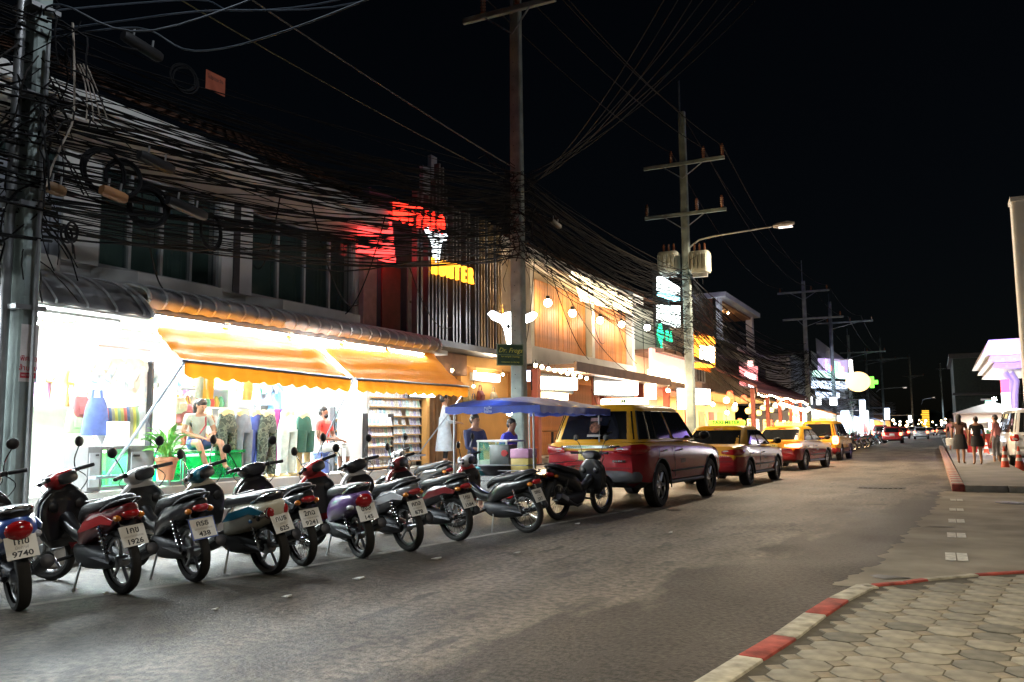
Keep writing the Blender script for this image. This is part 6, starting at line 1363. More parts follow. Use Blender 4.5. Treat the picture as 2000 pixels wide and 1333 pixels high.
    for s in (-1, 1):
        FB().tube(loft_rings([(.98, s * .16, 1.0), (1.04, s * .20, .93), (1.07, s * .12, .84), (1.06, s * .06, .74)], 4), .0055, 4).build('brake_cable', BLACK, t)
    FB().tube(loft_rings([(.93, -.17, 1.0), (.90, -.25, .90), (.95, -.20, .80), (1.0, -.1, .74)], 4), .005, 4).build('throttle_cable', BLACK, t)
    MB().tube([(k_[0] if k_[0] > 0 else k_[0] * .6, .92 * k_[3], k_[2] - .3 * k_[4]) for k_ in ks[1:-1]], .006, 4).build('seat_piping', GREY, t)
    MB().box((.30, 0, .80 if not wide else .79), (.03, .24, .008)).build('seat_strap', BLACK, t, smooth=False)
    # tail
    if tail == 'round':
        for s in (-1, 1):
            tl = MB().ball((tx(-.255), s * .085, .63), (.055, .05, .062), 14, 9).build('tail_light', REDLENS, t); MB().torus((tx(-.285), s * .085, .63), .05, .009, 'x', 18, 6).build('chrome_ring', CHROME, tl)
            MB().ball((tx(-.20), s * .145, .625), (.05, .03, .034), 12, 7).build('indicator', CHROME, t)
    elif tail == 'big': 
        MB().ball((tx(-.27), 0, .64), (.085, .105, .085), 16, 10).build('tail_light', REDLENS, t)
        for s in (-1, 1): MB().ball((tx(-.19), s * .135, .585), (.06, .04, .03), 12, 7).build('indicator', mat('clear_lens', (.45, .45, .47), .1, coat=.5), t)
    else:
        MB().ball((tx(-.34), 0, .705), (.07, .075, .045), 14, 8).build('tail_light', REDLENS, t)
        for s in (-1, 1): MB().ball((tx(-.29), s * .105, .675), (.045, .03, .028), 10, 6).build('indicator', AMBER, t)
    MB().box((-.175, 0, .53), (.03, .15, .24), ry=R(24)).build('plate_bracket', BLACK, t, bevel=.01)
    if plate:
        pl = thing('number_plate', '', None); pl.parent = t; pl.location = (-.225, 0, .515); pl.rotation_euler = (0, R(24), 0)
        if frame_blue: MB().bb((-.004, -.122, -.10), (.001, .122, .10)).build('frame', paint('plate_blue', (.02, .06, .28)), pl, smooth=False)
        MB().bb((-.007, -.112, -.09), (-.003, .112, .09)).build('plate', PLATE, pl, smooth=False, bevel=.001)
        RX = Matrix(((0, 0, -1), (-1, 0, 0), (0, 1, 0)))
        l1, l2, l3 = plate
        text(l1, pl, (-.0075, 0, .045), RX, .075, INK, .0006, world=False, bold=.0015); text(l2, pl, (-.0075, 0, -.005), RX, .034 if len(l2) < 11 else .027, GREYINK, .0004, world=False); text(l3, pl, (-.0075, 0, -.055), RX, .062, INK, .0006, world=False, sx=1.2, bold=.0015)
    MB().tube([(.48, .10, .26), (.44, .21, .02), (.46, .235, .008)], .011, 6).build('side_stand', STEEL, t)
    if basket:
        bk = MB()
        bk.zloft([(.60, 1.17, 0, .07, .10), (.86, 1.19, 0, .10, .14)], 14, 5, sub=1).build('front_basket', BLACK, t)
    return t
BLUEST = mat('sticker_blue', (.05, .2, .5), .4); REDST = mat('sticker_red', (.5, .08, .06), .4)
RDP, WHP, BLP, TEALP, CREAMP, GRP, PURP, DRED = paint('red', (.42, .02, .02)), paint('white', (.62, .62, .62)), paint('blue', (.06, .12, .42)), paint('teal', (.01, .17, .27)), paint('cream', (.60, .56, .44)), paint('graphite', (.16, .16, .17)), paint('violet', (.16, .08, .25)), paint('dark_red', (.16, .012, .014))
gz = lambda x, y: (at(x, y, Z=0).x, at(x, y, Z=0).y, 0)
scooter('blue and white scooter at the left photo edge with plate ending 9740', gz(38, 1192), 20, BLP, PBLK, ('1กข', 'บึงกาฬ', '9740'), wide=True, wheel=.26, tail='big', accent=WHP, lean=-7, steer=10)
scooter('red and black motorbike with a tall round mirror and plate 1926', gz(240, 1160), 10, DRED, PBLK, ('1กข', 'นครศรีธรรมราช', '1926'), cowl=RDP, mirrors=(0, 1), accent=RDP, steer=26)
scooter('black motorbike with white and black front and blue framed plate 438', gz(380, 1137), 15, PBLK, WHP, ('ครธ', 'นครศรีธรรมราช', '438'), frame_blue=True, cowl=WHP, mirrors=(1, 1), steer=18)
scooter('teal and cream retro scooter with round red tail lights and plate 625', gz(530, 1122), 8, CREAMP, CREAMP, ('กบธ', 'กระบี่', '625'), wide=True, wheel=.26, cowl=TEALP, tail='round', sticker=True, accent=TEALP, lean=-8, steer=22)
scooter('glossy black motorbike behind the retro scooter with plate 9241', gz(592, 1106), 20, PBLK, PBLK, ('2กฉ', 'กรุงเทพมหานคร', '9241'), accent=GRP, wire=True, steer=8)
scooter('violet and black scooter with a big red tail light and plate 145', gz(708, 1090), 25, PURP, RDP, ('ขจล', 'สงขลา', '145'), wide=True, wheel=.26, tail='big', cowl=RDP, lean=-8, steer=30)
scooter('silver grey scooter with a white grab rail, white front and plate 878', gz(800, 1077), 20, GRP, WHP, ('คทล', 'สุราษฎร์ธานี', '878'), cowl=PBLK, accent=WHP, lean=-7, steer=15)
scooter('dark motorbike with red front cover and plate 1584', gz(893, 1057), 13, PBLK, DRED, ('1กม', 'ภูเก็ต', '1584'), cowl=DRED, wire=True, accent=DRED, steer=24)
proto_far = scooter('black motorbike with a red leg shield nearest the food cart', gz(1030, 1041), 10, PBLK, RDP, ('ขคบ', 'พังงา', '337'), cowl=WHP, wire=True, steer=20)
# row of motorbikes farther down the street beyond the taxis
swaps = [{}, {PBLK: DRED}, {PBLK: BLP}, {PBLK: GRP, RDP: PBLK}, {PBLK: TEALP}]
for i in range(26):
    y = 55 + i * 2.6 + rnd.uniform(-.4, .4)
    dup(proto_far, (-4.7 + rnd.uniform(-.2, .2), y, 0), R(180 - rnd.uniform(5, 20)), 'small parked motorbike, ' + NTH[i] + ' beyond the taxis in the far row', 'motorbikes in the far row beyond the taxis', swap=swaps[i % 5])
# a second motorbike rank half hidden behind the first
sc_ = dup(proto_far, (-8.0, 13.2, 0), R(172), 'dark motorbike half hidden behind the red fronted one', swap={RDP: PBLK})
# ------------------------------------------------------------------ food cart: motorbike with roofed sidecar
CARTX0, CARTX1, CY0, CY1 = -6.55, -5.45, 11.35, 13.6
ct = thing('food_cart', 'roofed street food sidecar with a blue tarpaulin roof and steel tray', 'food cart', (-6.0, 12.4, 0))
TARP = mat('blue_tarpaulin', (.02, .06, .42), .45, var=.25, scale=5, bump=.2); STAIN_S = mat('stainless_steel', (.5, .51, .52), .25, .9, var=.08)
RX0, RX1, RY0, RY1, RZ = -6.75, -5.15, 11.2, 14.2, 1.74
def roof(u, v):
    x = RX0 + (RX1 - RX0) * u; y = RY0 + (RY1 - RY0) * v
    return (x, y, RZ + .17 * (math.sin(math.pi * u) ** .8 if 0 < u < 1 else 0) * (.55 + .45 * math.sin(math.pi * min(1, max(0, v)))) + .012 * math.sin(v * 30 + u * 7))
rf = MB().grid(roof, 16, 20).build('roof_tarpaulin', TARP, ct, world=True, fix=False)
sk = MB(); edge = [(RX0, RY0)] + [(RX0 + (RX1 - RX0) * i / 20, RY0) for i in range(1, 21)] + [(RX1, RY0 + (RY1 - RY0) * i / 36) for i in range(1, 37)] + [(RX1 - (RX1 - RX0) * i / 20, RY1) for i in range(1, 21)]
vs = []
for i, (x, y) in enumerate(edge): vs += [(x, y, RZ), (x + .01 * math.sin(i), y, RZ - .09 - .03 * abs(math.sin(i * .8)))]
sk.add(vs, [(2 * i, 2 * i + 2, 2 * i + 3, 2 * i + 1) for i in range(len(edge) - 1)]).build('roof_skirt', TARP, ct, world=True, fix=False)
for i in range(3): text('น้ำแข็งไส', ct, (RX0 + .62, RY0 + .5, RZ + .20), YR, .001, WHITE) if False else None
tx = text('หมูปิ้ง\nไก่ย่าง', ct, (RX0 + .75, RY0 - .012, RZ - .052), YR, .055, mat('roof_print', (.5, .6, .8), .5), .001)
for x, y in ((CARTX0 - .1, RY0 + .1), (CARTX1 + .15, RY0 + .1), (CARTX0 - .1, RY1 - .2), (CARTX1 + .15, RY1 - .2)): MB().tube([(x, y, .45), (x, y, RZ + .02)], .015, 7).build('roof_post', STEEL, ct, world=True)
part(ct, 'tray', (CARTX0, CY0, .62), (CARTX1 - .02, CY1, .70), STAIN_S, .008); part(ct, 'chassis', (CARTX0 + .06, CY0 + .08, .32), (CARTX1 - .1, CY1 - .1, .60), DARKM)
part(ct, 'rear_panel', (CARTX0, CY0 - .02, .34), (CARTX1 - .02, CY0 + .005, .62), STAIN_S); part(ct, 'side_panel', (CARTX1 - .02, CY0, .34), (CARTX1, CY1, .62), STAIN_S)
tlb = part(ct, 'light_panel', (-5.82, CY0 - .05, .36), (-5.56, CY0 - .022, .62), BLACK); part(tlb, 'amber_light', (-5.79, CY0 - .062, .52), (-5.66, CY0 - .051, .60), AMBER) if False else None
MB().bb((-5.79, CY0 - .065, .51), (-5.62, CY0 - .051, .60)).build('indicator', AMBER, tlb, world=True, smooth=False); MB().bb((-5.79, CY0 - .065, .38), (-5.62, CY0 - .051, .49)).build('tail_light', REDLENS, tlb, world=True, smooth=False)
for z in (.78, .86): MB().tube([(CARTX0, CY0, z), (CARTX1, CY0, z), (CARTX1, CY1, z)], .008, 5).build('guard_rail', STEEL, ct, world=True)
cw = MB().lathe([(.19, -.03), (.25, -.04), (.26, 0), (.25, .04), (.19, .03)], (CARTX0 + .1, 12.7, .26), 'x', 22, cap=False).build('sidecar_wheel', RUBBER, ct, world=True)
MB().lathe([(0, -.02), (.19, -.025), (.19, .025), (0, .02)], (CARTX0 + .1, 12.7, .26), 'x', 18).build('rim', ALU, cw, world=True)
# things on the tray
dc = thing('glass_food_case', 'glass fronted food case with pale sides standing on the cart tray', 'display case', (-6.2, 12.0, .70))
for x in (-.25, .25):
    for y in (-.3, .3): MB().bb((x - .012, y - .012, 0), (x + .012, y + .012, .5)).build('post', WHITE, dc, smooth=False)
MB().bb((-.27, -.32, .5), (.27, .32, .53)).build('top', WHITE, dc, smooth=False); MB().bb((-.25, -.3, 0), (.25, .3, .22)).build('food_tray', mat('pale_green_box', (.45, .55, .40), .5), dc, smooth=False); MB().bb((-.25, -.302, .22), (.25, -.298, .5)).build('pane', GLS, dc, smooth=False)
st_ = MB().lathe([(0, 0), (.20, 0), (.26, .06), (.30, .14), (.29, .15), (.24, .07), (0, .03)], n=24).build('wok', DARKM, loc=(-6.05, 11.58, .705)); tag(st_, 'wide dark wok at the rear edge of the cart tray', 'wok')
ps = thing('gas_stove_box', 'dark square stove box with a red knob behind the wok', 'stove', (-6.05, 11.72, .87)); ps.location.z = .70; MB().bb((-.17, -.08, .1), (.17, .2, .46)).build('body', mat('stove_grey', (.12, .13, .13), .4, .5), ps, bevel=.01); MB().lathe([(.05, 0), (.05, .03), (0, .03)], (.1, -.11, .33), 'y', 14).build('knob', RDP, ps); MB().tube([(.17, 0, .38), (.28, 0, .38), (.3, 0, .1)], .012, 6).build('hose', BLACK, ps)
for s in (-1, 1): MB().bb((s * .12 - .02, -.06, 0), (s * .12 + .02, .18, .1)).build('foot', DARKM, ps, smooth=False)
cb = thing('cooler_box', 'pink and yellow cooler box at the road side rear corner of the cart', 'cooler box', (-5.62, 11.62, .70)); MB().bb((-.15, -.15, 0), (.15, .15, .26)).build('body', mat('cooler_yellow', (.62, .48, .14), .5), cb, bevel=.015); MB().bb((-.155, -.155, .26), (.155, .155, .40)).build('lid', mat('cooler_pink', (.62, .32, .5), .5), cb, bevel=.015)
tb = MB().lathe([(0, 0), (.2, 0), (.23, .1), (.24, .11), (.22, .12), (0, .12)], n=20).build('basin', mat('turquoise_plastic', (.05, .35, .42), .4), loc=(-6.35, 11.55, .70)); tag(tb, 'turquoise plastic basin at the left rear of the cart tray', 'basin')
bulb('white bulb hanging under the blue cart roof', (-6.2, 12.3, 1.66), 55, .045, glow('cart_bulb', (1, .97, .92), 60), (1, .97, .92), cord=.05)
# the motorbike that drives the cart
scooter('black old motorbike with spoked wheels coupled to the food cart', (-5.3, 12.15, 0), 102, PBLK, PBLK, None, wire=True, wheel=.31, lean=0, group=None, cowl=PBLK, mirrors=(1, 1), steer=0)
# ------------------------------------------------------------------ taxis and other cars (x forward, y left)
CAR_YEL = mat('taxi_yellow', (.60, .30, .012), .4, var=.06, coat=.15, spec=.3); CAR_MAR = mat('taxi_maroon', (.24, .018, .022), .2, var=.08, coat=0, spec=.25); CHR = CHROME; HEADL = mat('headlamp_clear', (.6, .6, .62), .08, coat=.5); ARCH = mat('wheel_arch_black', (.008, .008, .008), .9); LOWBK = mat('bumper_grey', (.07, .07, .075), .6)
def se(a, p): return (max(0, 1 - abs(a) ** p)) ** (1 / p)
def car(kind, label, pos, rz, cup, clow, taxi='', lit=False, plate=None, group=None, split=.0, signm=None, braked=False):
    t = thing({'suv': 'taxi_suv', 'sedan': 'taxi_sedan', 'mpv': 'taxi_van', 'van': 'minivan', 'hatch': 'car'}[kind] if taxi or kind == 'van' else 'car', label, 'taxi' if taxi else 'car', pos, rz, group)
    S = {'suv': dict(L=4.85, W=1.9, wb=2.85, rw=.39, belt=[(-2.42, .98), (-2.35, 1.16), (-1.6, 1.19), (.2, 1.16), (1.0, 1.12), (1.6, 1.08), (2.2, .98), (2.40, .80)], z0=.36, gh=(-2.28, .95, -2.02, .22, 1.16, 1.83), roof=1.84, over=1.05),
         'sedan': dict(L=4.45, W=1.72, wb=2.6, rw=.31, belt=[(-2.22, .72), (-2.16, .96), (-1.5, 1.02), (.3, .95), (1.0, .92), (1.7, .85), (2.1, .72), (2.2, .60)], z0=.24, gh=(-1.72, 1.05, -1.05, .18, .96, 1.46), roof=1.46, over=.93),
         'mpv': dict(L=4.4, W=1.72, wb=2.65, rw=.32, belt=[(-2.2, .85), (-2.14, 1.02), (-1.4, 1.05), (.4, 1.0), (1.1, .98), (1.7, .9), (2.1, .76), (2.18, .6)], z0=.26, gh=(-2.08, 1.35, -1.85, .5, 1.0, 1.70), roof=1.70, over=.9),
         'van': dict(L=4.9, W=1.86, wb=3.0, rw=.34, belt=[(-2.45, 1.0), (-2.4, 1.12), (-1.4, 1.14), (.8, 1.12), (1.5, 1.08), (2.0, .98), (2.3, .85), (2.42, .7)], z0=.28, gh=(-2.36, 1.75, -2.2, 1.0, 1.1, 1.98), roof=1.98, over=.95),
         'hatch': dict(L=4.0, W=1.70, wb=2.5, rw=.31, belt=[(-2.0, .8), (-1.94, .98), (-1.2, 1.0), (.3, .95), (.9, .93), (1.5, .86), (1.9, .74), (2.0, .6)], z0=.25, gh=(-1.9, 1.05, -1.55, .3, .96, 1.5), roof=1.5, over=.78)}[kind]
    L, W, z0, rw = S['L'], S['W'] / 2, S['z0'], S['rw']; xr = -L / 2 + S['over']; xf = xr + S['wb']
    bl = [tuple(a_[k] + (b_[k] - a_[k]) * i / 5 for k in (0, 1)) for a_, b_ in zip(S['belt'], S['belt'][1:]) for i in range(5)] + [S['belt'][-1]]; rs = []
    for x, zb in bl:
        e = max(0, abs(x) - (L / 2 - .55)) / .55; hw = W * (1 - .16 * e ** 2.4); zl = z0 + .12 * e ** 3
        prof = [(-.80, zl), (-.97, zl + .10), (-1.0, zl + (zb - zl) * .35), (-.995, zl + (zb - zl) * .62), (-.975, zb - .10), (-.93, zb - .03), (-.80, zb), (-.3, zb + .02 * (x > 0)), (.3, zb + .02 * (x > 0)), (.80, zb), (.93, zb - .03), (.975, zb - .10), (.995, zl + (zb - zl) * .62), (1.0, zl + (zb - zl) * .35), (.97, zl + .10), (.80, zl)]
        rs.append([(x, a * hw, z) for a, z in prof])
    m = MB(); m.rings(rs)
    for i, f in enumerate(m.f):
        c = sum((V(m.v[k]) for k in f), V()) / len(f); m.mi[i] = 0 if c.z > split else 1
        if c.z < z0 + .09: m.mi[i] = 2
    bme = m.mesh('tmp', [cup, clow, LOWBK, ARCH])
    bo = bpy.data.objects.new('tmp', bme); COL.objects.link(bo); cut = MB()
    for x in (xr, xf): 
        for s in (-1, 1): cut.lathe([(rw + .07, -.16), (rw + .07, .3)], (x, s * (W - .07), rw + .01), 'y', 26, m=3)
    co = bpy.data.objects.new('tmpc', cut.mesh('tmpc', [cup, clow, LOWBK, ARCH], smooth=False)); COL.objects.link(co)
    md = bo.modifiers.new('b', 'BOOLEAN'); md.object = co; md.operation = 'DIFFERENCE'; md.solver = 'EXACT'
    bpy.context.view_layer.update(); nm = bpy.data.meshes.new_from_object(bo.evaluated_get(bpy.context.evaluated_depsgraph_get())); bpy.data.objects.remove(bo); bpy.data.objects.remove(co)
    print('BODY', kind, len(nm.polygons)); nm.name = 'body'; b = bpy.data.objects.new('body', nm); COL.objects.link(b); b.parent = t
    # greenhouse
    x0, x1, X0, X1, zb, zt = S['gh']; p = 7
    def G(tv):
        q = min(1, max(0, tv)); a, c = x0 + (X0 - x0) * q, x1 + (X1 - x1) * q; hy = W * (.955 - .17 * q ** 1.3); return (a + c) / 2, (c - a) / 2, hy, zb + (zt - .07 - zb) * q
    g = []
    for q in (0, .2, .4, .6, .8, 1.0):
        cx, hx, hy, z = G(q); g.append([(cx + a, bb_, z) for a, bb_ in sup(40, p, hx, hy)])
    cx, hx, hy, z = G(1)
    g.append([(cx + a, bb_, zt - .02) for a, bb_ in sup(40, 5, hx * .96, hy * .93)]); g.append([(cx + a, bb_, zt) for a, bb_ in sup(40, 4, hx * .85, hy * .75)]); g.append([(cx + a, bb_, zt + .015) for a, bb_ in sup(40, 4, hx * .4, hy * .35)])
    MB().rings(g).build('roof', cup, t)
    def sidept(x, tv, s, off): cx, hx, hy, z = G(tv); return (x, s * (hy * se((x - cx) / hx, p) + off), z)
    def rearpt(y, tv, off, d=-1): cx, hx, hy, z = G(tv); return (cx + d * (hx * se(y / hy, p) + off), y, z)
    lo, hi = .08, .90
    def xs(q, f): a, c = x0 + (X0 - x0) * q, x1 + (X1 - x1) * q; return a + (c - a) * f
    if kind == 'suv': cuts_ = ((.04, .22), (.235, .46), (.50, .93))
    elif kind == 'sedan': cuts_ = ((.14, .45), (.48, .90),)
    elif kind == 'van': cuts_ = ((.04, .30), (.33, .60), (.64, .92))
    else: cuts_ = ((.05, .22), (.26, .54), (.57, .92))
    for s in (-1, 1):
        for f0, f1 in cuts_:
            gm_ = MB().grid(lambda u, v, f0=f0, f1=f1, s=s: sidept(xs(lo + (hi - lo) * v, f0 + (f1 - f0) * u), lo + (hi - lo) * v, s, .006), 8, 4).build('side_window', GLASSD, t, fix=False)
            rim = [sidept(xs(lo, f0), lo, s, .012), sidept(xs(hi, f0), hi, s, .012), sidept(xs(hi, f1), hi, s, .012), sidept(xs(lo, f1), lo, s, .012), sidept(xs(lo, f0), lo, s, .012)]
            MB().tube(rim, .011, 4).build('window_trim', BLACK, gm_)
        # door seams and handles
        for f in (cuts_[-1][0] - .015, cuts_[-2][0] - .0):
            xx = xs(0, f); MB().bb((xx - .004, s * (W - .002), z0 + .15), (xx + .004, s * (W + .004), S['belt'][3][1] - .1)).build('door_seam', BLACK, t, smooth=False)
        for f in (cuts_[-1][0] + .06, cuts_[-2][0] + .06):
            xx = xs(0, f); MB().tube([(xx, s * (W + .012), S['belt'][3][1] - .17), (xx + .16, s * (W + .012), S['belt'][3][1] - .16)], .016, 6).build('door_handle', CHROME, t)
        mr = MB().ball((xs(0, .90) + .05, s * (W + .12), zb + .10), (.07, .11, .08), 10, 7).build('wing_mirror', BLACK if kind != 'van' else cup, t)
        MB().tube([(xs(0, .90) + .05, s * (W - .06), zb + .05), (xs(0, .90) + .05, s * (W + .1), zb + .08)], .02, 5).build('mirror_arm', BLACK, mr)
        # lamps wrapped round the corners
        zl_ = S['belt'][1][1] - .16
        tlm = REDLIT if lit else REDLENS
        hwf = lambda x: W * (1 - .16 * (max(0, abs(x) - (L / 2 - .55)) / .55) ** 2.4)
        path = [(-L / 2 + .46 - .46 * i / 8, s * (hwf(-L / 2 + .46 - .46 * i / 8) * .985 + .012)) for i in range(9)]
        yin = .50 if kind in ('suv', 'sedan') else .70
        path += [(-L / 2 - .012, s * W * (.835 - (.835 - yin) * i / 4)) for i in range(5)]
        if kind in ('mpv', 'van', 'hatch'): path = path[4:]
        hh = {'suv': .17, 'sedan': .15, 'mpv': .36, 'van': .24, 'hatch': .26}[kind]; npt = len(path) - 1; tp = kind in ('suv', 'sedan')
        def lens(u, v):
            i = round(u * npt); ed = min(1, .35 + 2.2 * u, .45 + 1.6 * (1 - u)) if tp else min(1, .6 + 3 * u, .6 + 3 * (1 - u)); x, y = path[i]
            return (x - .012 * math.sin(math.pi * v) * (i > 6), y + s * .012 * math.sin(math.pi * v) * (i < 9), zl_ + .02 + hh * (v - .5) * ed + (.03 * (1 - u) if kind == 'suv' else 0))
        tl = MB().grid(lens, npt, 5).build('tail_light', tlm, t, fix=False)
        MB().xloft([(-L / 2 - .022, s * W * (yin + .12), zl_ + .03 - (0 if tp else hh * .2), .07, .03), (-L / 2 + .02, s * W * (yin + .12), zl_ + .03 - (0 if tp else hh * .2), .08, .035)], 10, 3, sub=1).build('reverse_lens', HEADL, tl)
        MB().xloft([(L / 2 - .45, s * (W - .12), .72 + z0 * .3, .04, .05), (L / 2 - .2, s * (W - .22), .70 + z0 * .3, .15, .085), (L / 2 - .06, s * (W - .34), .68 + z0 * .3, .15, .06)], 12, 3).build('headlight', HEADL, t)
        MB().xloft([(-L / 2 + .0, s * (W - .32), z0 + .16, .10, .03), (-L / 2 + .05, s * (W - .30), z0 + .16, .13, .05), (-L / 2 + .15, s * (W - .26), z0 + .16, .12, .04)], 10, 3).build('reflector', REDLENS, t)
    MB().grid(lambda u, v: rearpt((u - .5) * 2 * (W * (.80 - .12 * v)), lo + (hi - lo) * v, .006), 10, 4).build('rear_window', GLASSD, t, fix=False)
    MB().grid(lambda u, v: rearpt((u - .5) * 2 * (W * (.84 - .13 * v)), .04 + (.93 - .04) * v, .006, 1), 10, 4).build('windscreen', GLASSD, t, fix=False)
    # bumpers, plate, trim
    for s in (-1, 1):
        MB().tube([(xr + rw + .12, s * (W + .004), z0 + .26), (xf - rw - .12, s * (W + .004), z0 + .26)], .018, 5).build('side_moulding', BLACK, t)
        MB().tube([(xr + rw + .10, s * (W - .03), z0 + .05), (xf - rw - .10, s * (W - .03), z0 + .05)], .035, 6).build('sill', LOWBK, t)
        for x in (xr, xf): MB().tube([(x + (rw + .075) * math.cos(R(a_)), s * (W - .005), rw + .01 + (rw + .075) * math.sin(R(a_))) for a_ in range(-10, 191, 20)], .014, 5).build('arch_lip', LOWBK, t)
    MB().tube([rearpt(.02, .10, .03), rearpt(-.35, .30, .03)], .010, 5).build('rear_wiper', BLACK, t) if kind != 'sedan' else None
    MB().bb((-L / 2 - .012, -W * .8, z0 + .36), (-L / 2 + .002, W * .8, z0 + .366)).build('tailgate_seam', BLACK, t, smooth=False)
    for k_ in range(5): MB().bb((-L / 2 - .016, -W * .72 + k_ * .05, z0 + .46), (-L / 2 - .002, -W * .72 + k_ * .05 + .035, z0 + .495)).build('badge_letter', CHROME, t, smooth=False) if kind in ('suv', 'sedan', 'mpv') else None
    MB().tube([((X0 + X1) / 2 - .5, .3, zt), ((X0 + X1) / 2 - .75, .3, zt + .3)], .006, 4).build('aerial', BLACK, t)
    MB().bb(tuple(V(rearpt(0, .97, .012)) + V((-.01, -.12, -.012))), tuple(V(rearpt(0, .97, .012)) + V((.01, .12, .012)))).build('high_brake_light', REDLENS, t, smooth=False)
    MB().xloft([(-L / 2 - .04, 0, z0 + .20, W * .72, .07), (-L / 2 + .02, 0, z0 + .21, W * .88, .12), (-L / 2 + .12, 0, z0 + .21, W * .93, .13), (-L / 2 + .22, 0, z0 + .21, W * .95, .13)], 18, 5).build('rear_bumper', clow if kind != 'suv' else LOWBK, t)
    MB().xloft([(L / 2 - .22, 0, z0 + .18, W * .95, .12), (L / 2 - .05, 0, z0 + .18, W * .85, .12), (L / 2 + .02, 0, z0 + .18, W * .7, .07)], 18, 5).build('front_bumper', clow, t)
    zp = S['belt'][1][1] - (.22 if kind == 'suv' else .18)
    if kind in ('suv', 'mpv', 'van'): MB().xloft([(-L / 2 - .02, 0, zp + .14, W * .50, .025), (-L / 2 + .03, 0, zp + .14, W * .62, .035), (-L / 2 + .1, 0, zp + .14, W * .62, .03)], 12, 4).build('tailgate_trim', CHROME if kind == 'suv' else clow, t)
    pl = MB().bb((-L / 2 - .02, -.20, zp - .085), (-L / 2 - .004, .20, zp + .085)).build('number_plate', mat('taxi_plate_yellow', (.62, .50, .14), .5) if taxi else PLATE, t, bevel=.003)
    MB().bb((-L / 2 - .024, -.215, zp - .10), (-L / 2 - .0205, .215, zp - .088)).build('plate_frame', WHITE, pl, smooth=False)
    RX = Matrix(((0, 0, -1), (-1, 0, 0), (0, 1, 0)))
    if plate:
        text(plate[0], pl, (-L / 2 - .0215, 0, zp + .02), RX, .10, INK, .001, world=False, bold=.002); text(plate[1], pl, (-L / 2 - .0215, 0, zp - .055), RX, .04, INK, .001, world=False)
    for x in (xr, xf):
        for s in (-1, 1):
            wl = MB().lathe([(0, .02 * s), (rw * .25, .035 * s), (rw * .3, .02 * s), (rw * .3, 0)], (x, s * (W - .09), rw), 'y', 12)
            for k in range(6):
                q = k * math.pi / 3; wl.tube([(x + .07 * math.cos(q), s * (W - .07), rw + .07 * math.sin(q)), (x + rw * .64 * math.cos(q), s * (W - .06), rw + rw * .64 * math.sin(q))], [.035, .028], 5)
            wl.torus((x, s * (W - .06), rw), rw * .65, .018, 'y', 26, 6); wl.lathe([(0, -.05 * s), (rw * .62, -.05 * s)], (x, s * (W - .09), rw), 'y', 20, cap=False, m=1)
            wo = wl.build('wheel', [ALU, ARCH], t)
            MB().lathe([(rw * .66, -.11), (rw * .9, -.12), (rw, -.09), (rw, .08), (rw * .92, .105), (rw * .66, .09)], (x, s * (W - .13), rw), 'y', 30, cap=False).build('tyre', RUBBER, wo)
    if taxi:
        hz = zt + .015; cx = (X0 + X1) / 2 + .1
        sg = MB().bb((cx - .11, -.46, hz), (cx + .11, .46, hz + .13)).build('roof_sign', signm, t, bevel=.03)
        text(taxi, sg, (cx - .114, 0, hz + .068), RX, .125, mat('sign_green_ink', (.02, .16, .03), .5), .003, world=False, sx=1.05, bold=.003)
        for s in (-1, 1): text('TAXI', t, (xs(0, .62), s * (W + .003), z0 + .42), Matrix(((-s, 0, 0), (0, 0, s), (0, 1, 0))), .12, mat('door_print', (.45, .42, .40), .6), .001, world=False)
    return t
TSG = glow('taxi_sign_green', (.52, .85, .05), 1.1); TSY = glow('taxi_sign_yellow', (1, .78, .08), 3.0); TSW = glow('taxi_sign_white', (1, .93, .62), 4)
HY = R(90 - 4)
def cpos(px, py, kx, ky, rz):       # car origin from the ground contact of its near rear wheel
    c = at(px, py, Z=0); q = Matrix.Rotation(rz, 3, 'Z') @ V((kx, ky, 0)); return (c.x - q.x, c.y - q.y, 0)
suv = car('suv', 'yellow and maroon taxi wagon beside the food cart, the largest taxi', cpos(1287, 990, -1.37, -.86, HY), HY, CAR_YEL, CAR_MAR, 'TAXI-METER', plate=('กข 784', 'สุราษฎร์ธานี'), split=1.0, signm=TSW)
# sticker on its rear window
L2 = 4.85 / 2
stk = thing('sticker', '', None); stk.parent = suv; stk.location = (-2.36 + .03, -.08, 1.43); stk.rotation_euler = (0, R(21), 0)
MB().bb((-.012, -.10, -.16), (-.009, .10, .15)).build('sticker_card', BLACK, stk, smooth=False); MB().bb((-.016, -.12, .10), (-.0125, .09, .16)).build('red_strip', mat('sticker_red_white', (.55, .35, .32), .5), stk, smooth=False); MB().lathe([(0, -.006), (.095, -.006), (.10, 0)], (-.012, -.01, -.02), 'x', 18).build('picture', mat('sticker_picture', (.35, .16, .10), .5, var=.8, scale=22), stk); MB().bb((-.016, -.13, -.19), (-.0125, .12, -.15)).build('white_strip', PLATE, stk, smooth=False)
H2 = R(90 - 5)
sd_ = car('sedan', 'yellow and maroon taxi sedan with a green lettered roof sign, second in the row', cpos(1462, 948, -1.30, -.78, H2), H2, CAR_YEL, CAR_MAR, 'TAXI-METER', plate=('ทก 214', 'สุราษฎร์ธานี'), split=.66, signm=TSG)
H3 = R(90 - 9)
car('sedan', 'yellow and maroon taxi sedan with its right tail light glowing, third in the row', cpos(1572, 918, -1.30, -.78, H3), H3, CAR_YEL, CAR_MAR, 'TAXI', plate=('ทข 37', 'สุราษฎร์ธานี'), split=.66, signm=TSY, lit=True)
H4 = R(90 - 3)
c4 = at(1608, 893, Z=0)
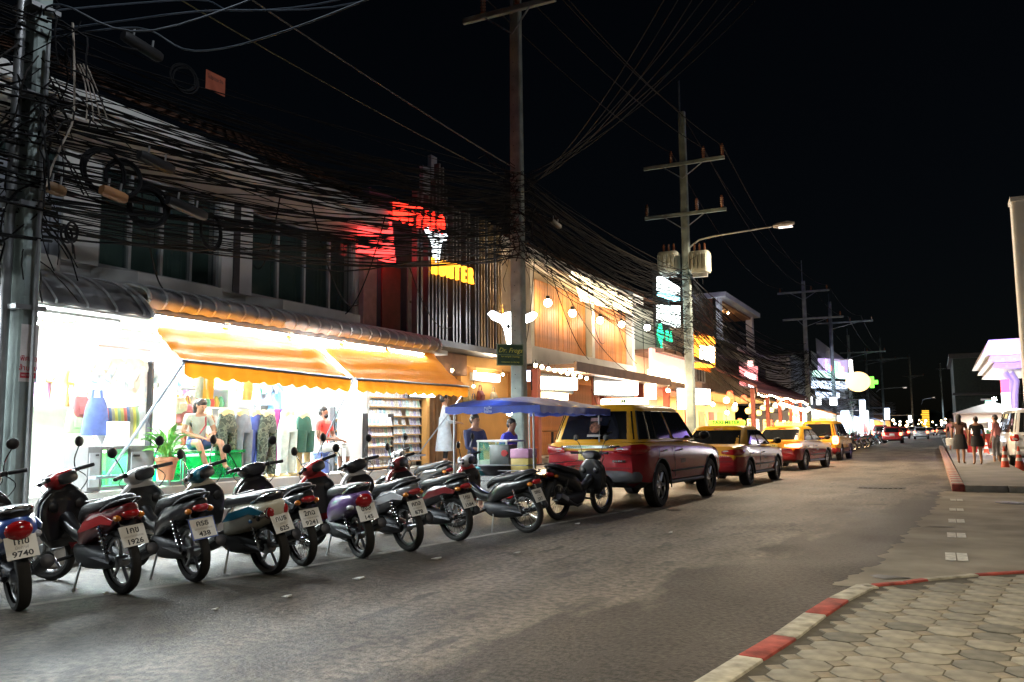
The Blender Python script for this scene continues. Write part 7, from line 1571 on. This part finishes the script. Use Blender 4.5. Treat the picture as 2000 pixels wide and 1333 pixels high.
car('mpv', 'yellow and maroon tall taxi van with glowing tail lights, last of the row', (at(1606, 900, Z=0).x, at(1606, 900, Z=0).y + 1.8, 0), H4, CAR_YEL, CAR_MAR, 'TAXI', plate=('มก 52', 'สุราษฎร์ธานี'), split=.62, signm=TSY, lit=True)
bulb('small warm flare lamp behind the second taxi roof', at(1473, 843, Y=30), 25, .05, cord=0)
# moving traffic far ahead, tail lights lit
RC = paint('car_red', (.35, .02, .02)); SLV = paint('car_silver', (.4, .41, .42)); WHC = paint('car_white', (.6, .6, .6))
car('hatch', 'red car far ahead in the road with lit tail lights', (at(1745, 866, Z=0).x, at(1745, 866, Z=0).y, 0), R(90), RC, RC, lit=True)
car('mpv', 'red minibus far ahead beside the blue awnings with lit tail lights', (at(1722, 868, Z=0).x - 1.2, at(1722, 868, Z=0).y + 22, 0), R(90), RC, RC, lit=True)
car('hatch', 'silver car far ahead near the road end with lit tail lights', (at(1800, 858, Z=0).x, at(1800, 858, Z=0).y, 0), R(90), SLV, SLV, lit=True)
car('sedan', 'white car farthest ahead with lit tail lights', (at(1815, 851, Z=0).x, at(1815, 851, Z=0).y, 0), R(90), WHC, WHC, lit=True)
for k_, px, py, dx, kd, pc, lb in ((0, 1764, 857, 0, 'hatch', RC, 'small red car ahead between the white and silver cars with lit tail lights'), (1, 1783, 851, 0, 'mpv', SLV, 'silver minibus far ahead in the middle of the road with lit tail lights'), (2, 1838, 850, 0, 'hatch', WHC, 'small white car far ahead at the right kerb with lit tail lights')):
    p_ = at(px, py, Z=0); car(kd, lb, (p_.x, p_.y, 0), R(90), pc, pc, lit=True)
# right hand side vehicles and cones
vx = at(1992, 912, Z=.02)
car('van', 'white parked van at the right edge behind the traffic cones', (vx.x + .55, vx.y + 2.4, .02), R(93), WHC, WHC)
cx_ = thing('traffic_cone', 'orange cone with white bands, left of the near pair by the van', 'traffic cone', (0, 0, .02), group='traffic cones by the right pavement'); ORC = mat('cone_orange', (.60, .07, .03), .55, var=.1); CW = mat('cone_white', (.65, .63, .6), .5)
c = at(1964, 920, Z=.02); cx_.location = (c.x, c.y, .02)
MB().bb((-.20, -.20, 0), (.20, .20, .035)).build('base', ORC, cx_, bevel=.01); cr_ = lambda z: .14 - .115 * z / .75
MB().lathe([(cr_(z), z) for z in (.035, .2, .4, .6, .75)] + [(0, .75)], n=22).build('cone', ORC, cx_)
for z0_, z1_ in ((.30, .40), (.50, .60)): MB().lathe([(cr_(z0_) + .003, z0_), (cr_(z1_) + .003, z1_)], n=22, cap=False).build('reflective_band', CW, cx_)
for px, py, lb in ((1992, 920, 'orange cone with white bands, right of the near pair by the van'), (1927, 889, 'small far orange cone behind the woman in the black dress')):
    c = at(px, py, Z=.02); dup(cx_, (c.x, c.y, .02), .3, lb)
rbx = MB().zloft([(0, 0, 0, .22, .22), (.4, 0, 0, .27, .27), (.42, 0, 0, .28, .28)], n=18, p=5, sub=1).build('red_bin', RDP, loc=(at(1899, 884, Z=.13).x, at(1899, 884, Z=.13).y, .13)); tag(rbx, 'red bin on the right pavement behind the two women', 'bin')
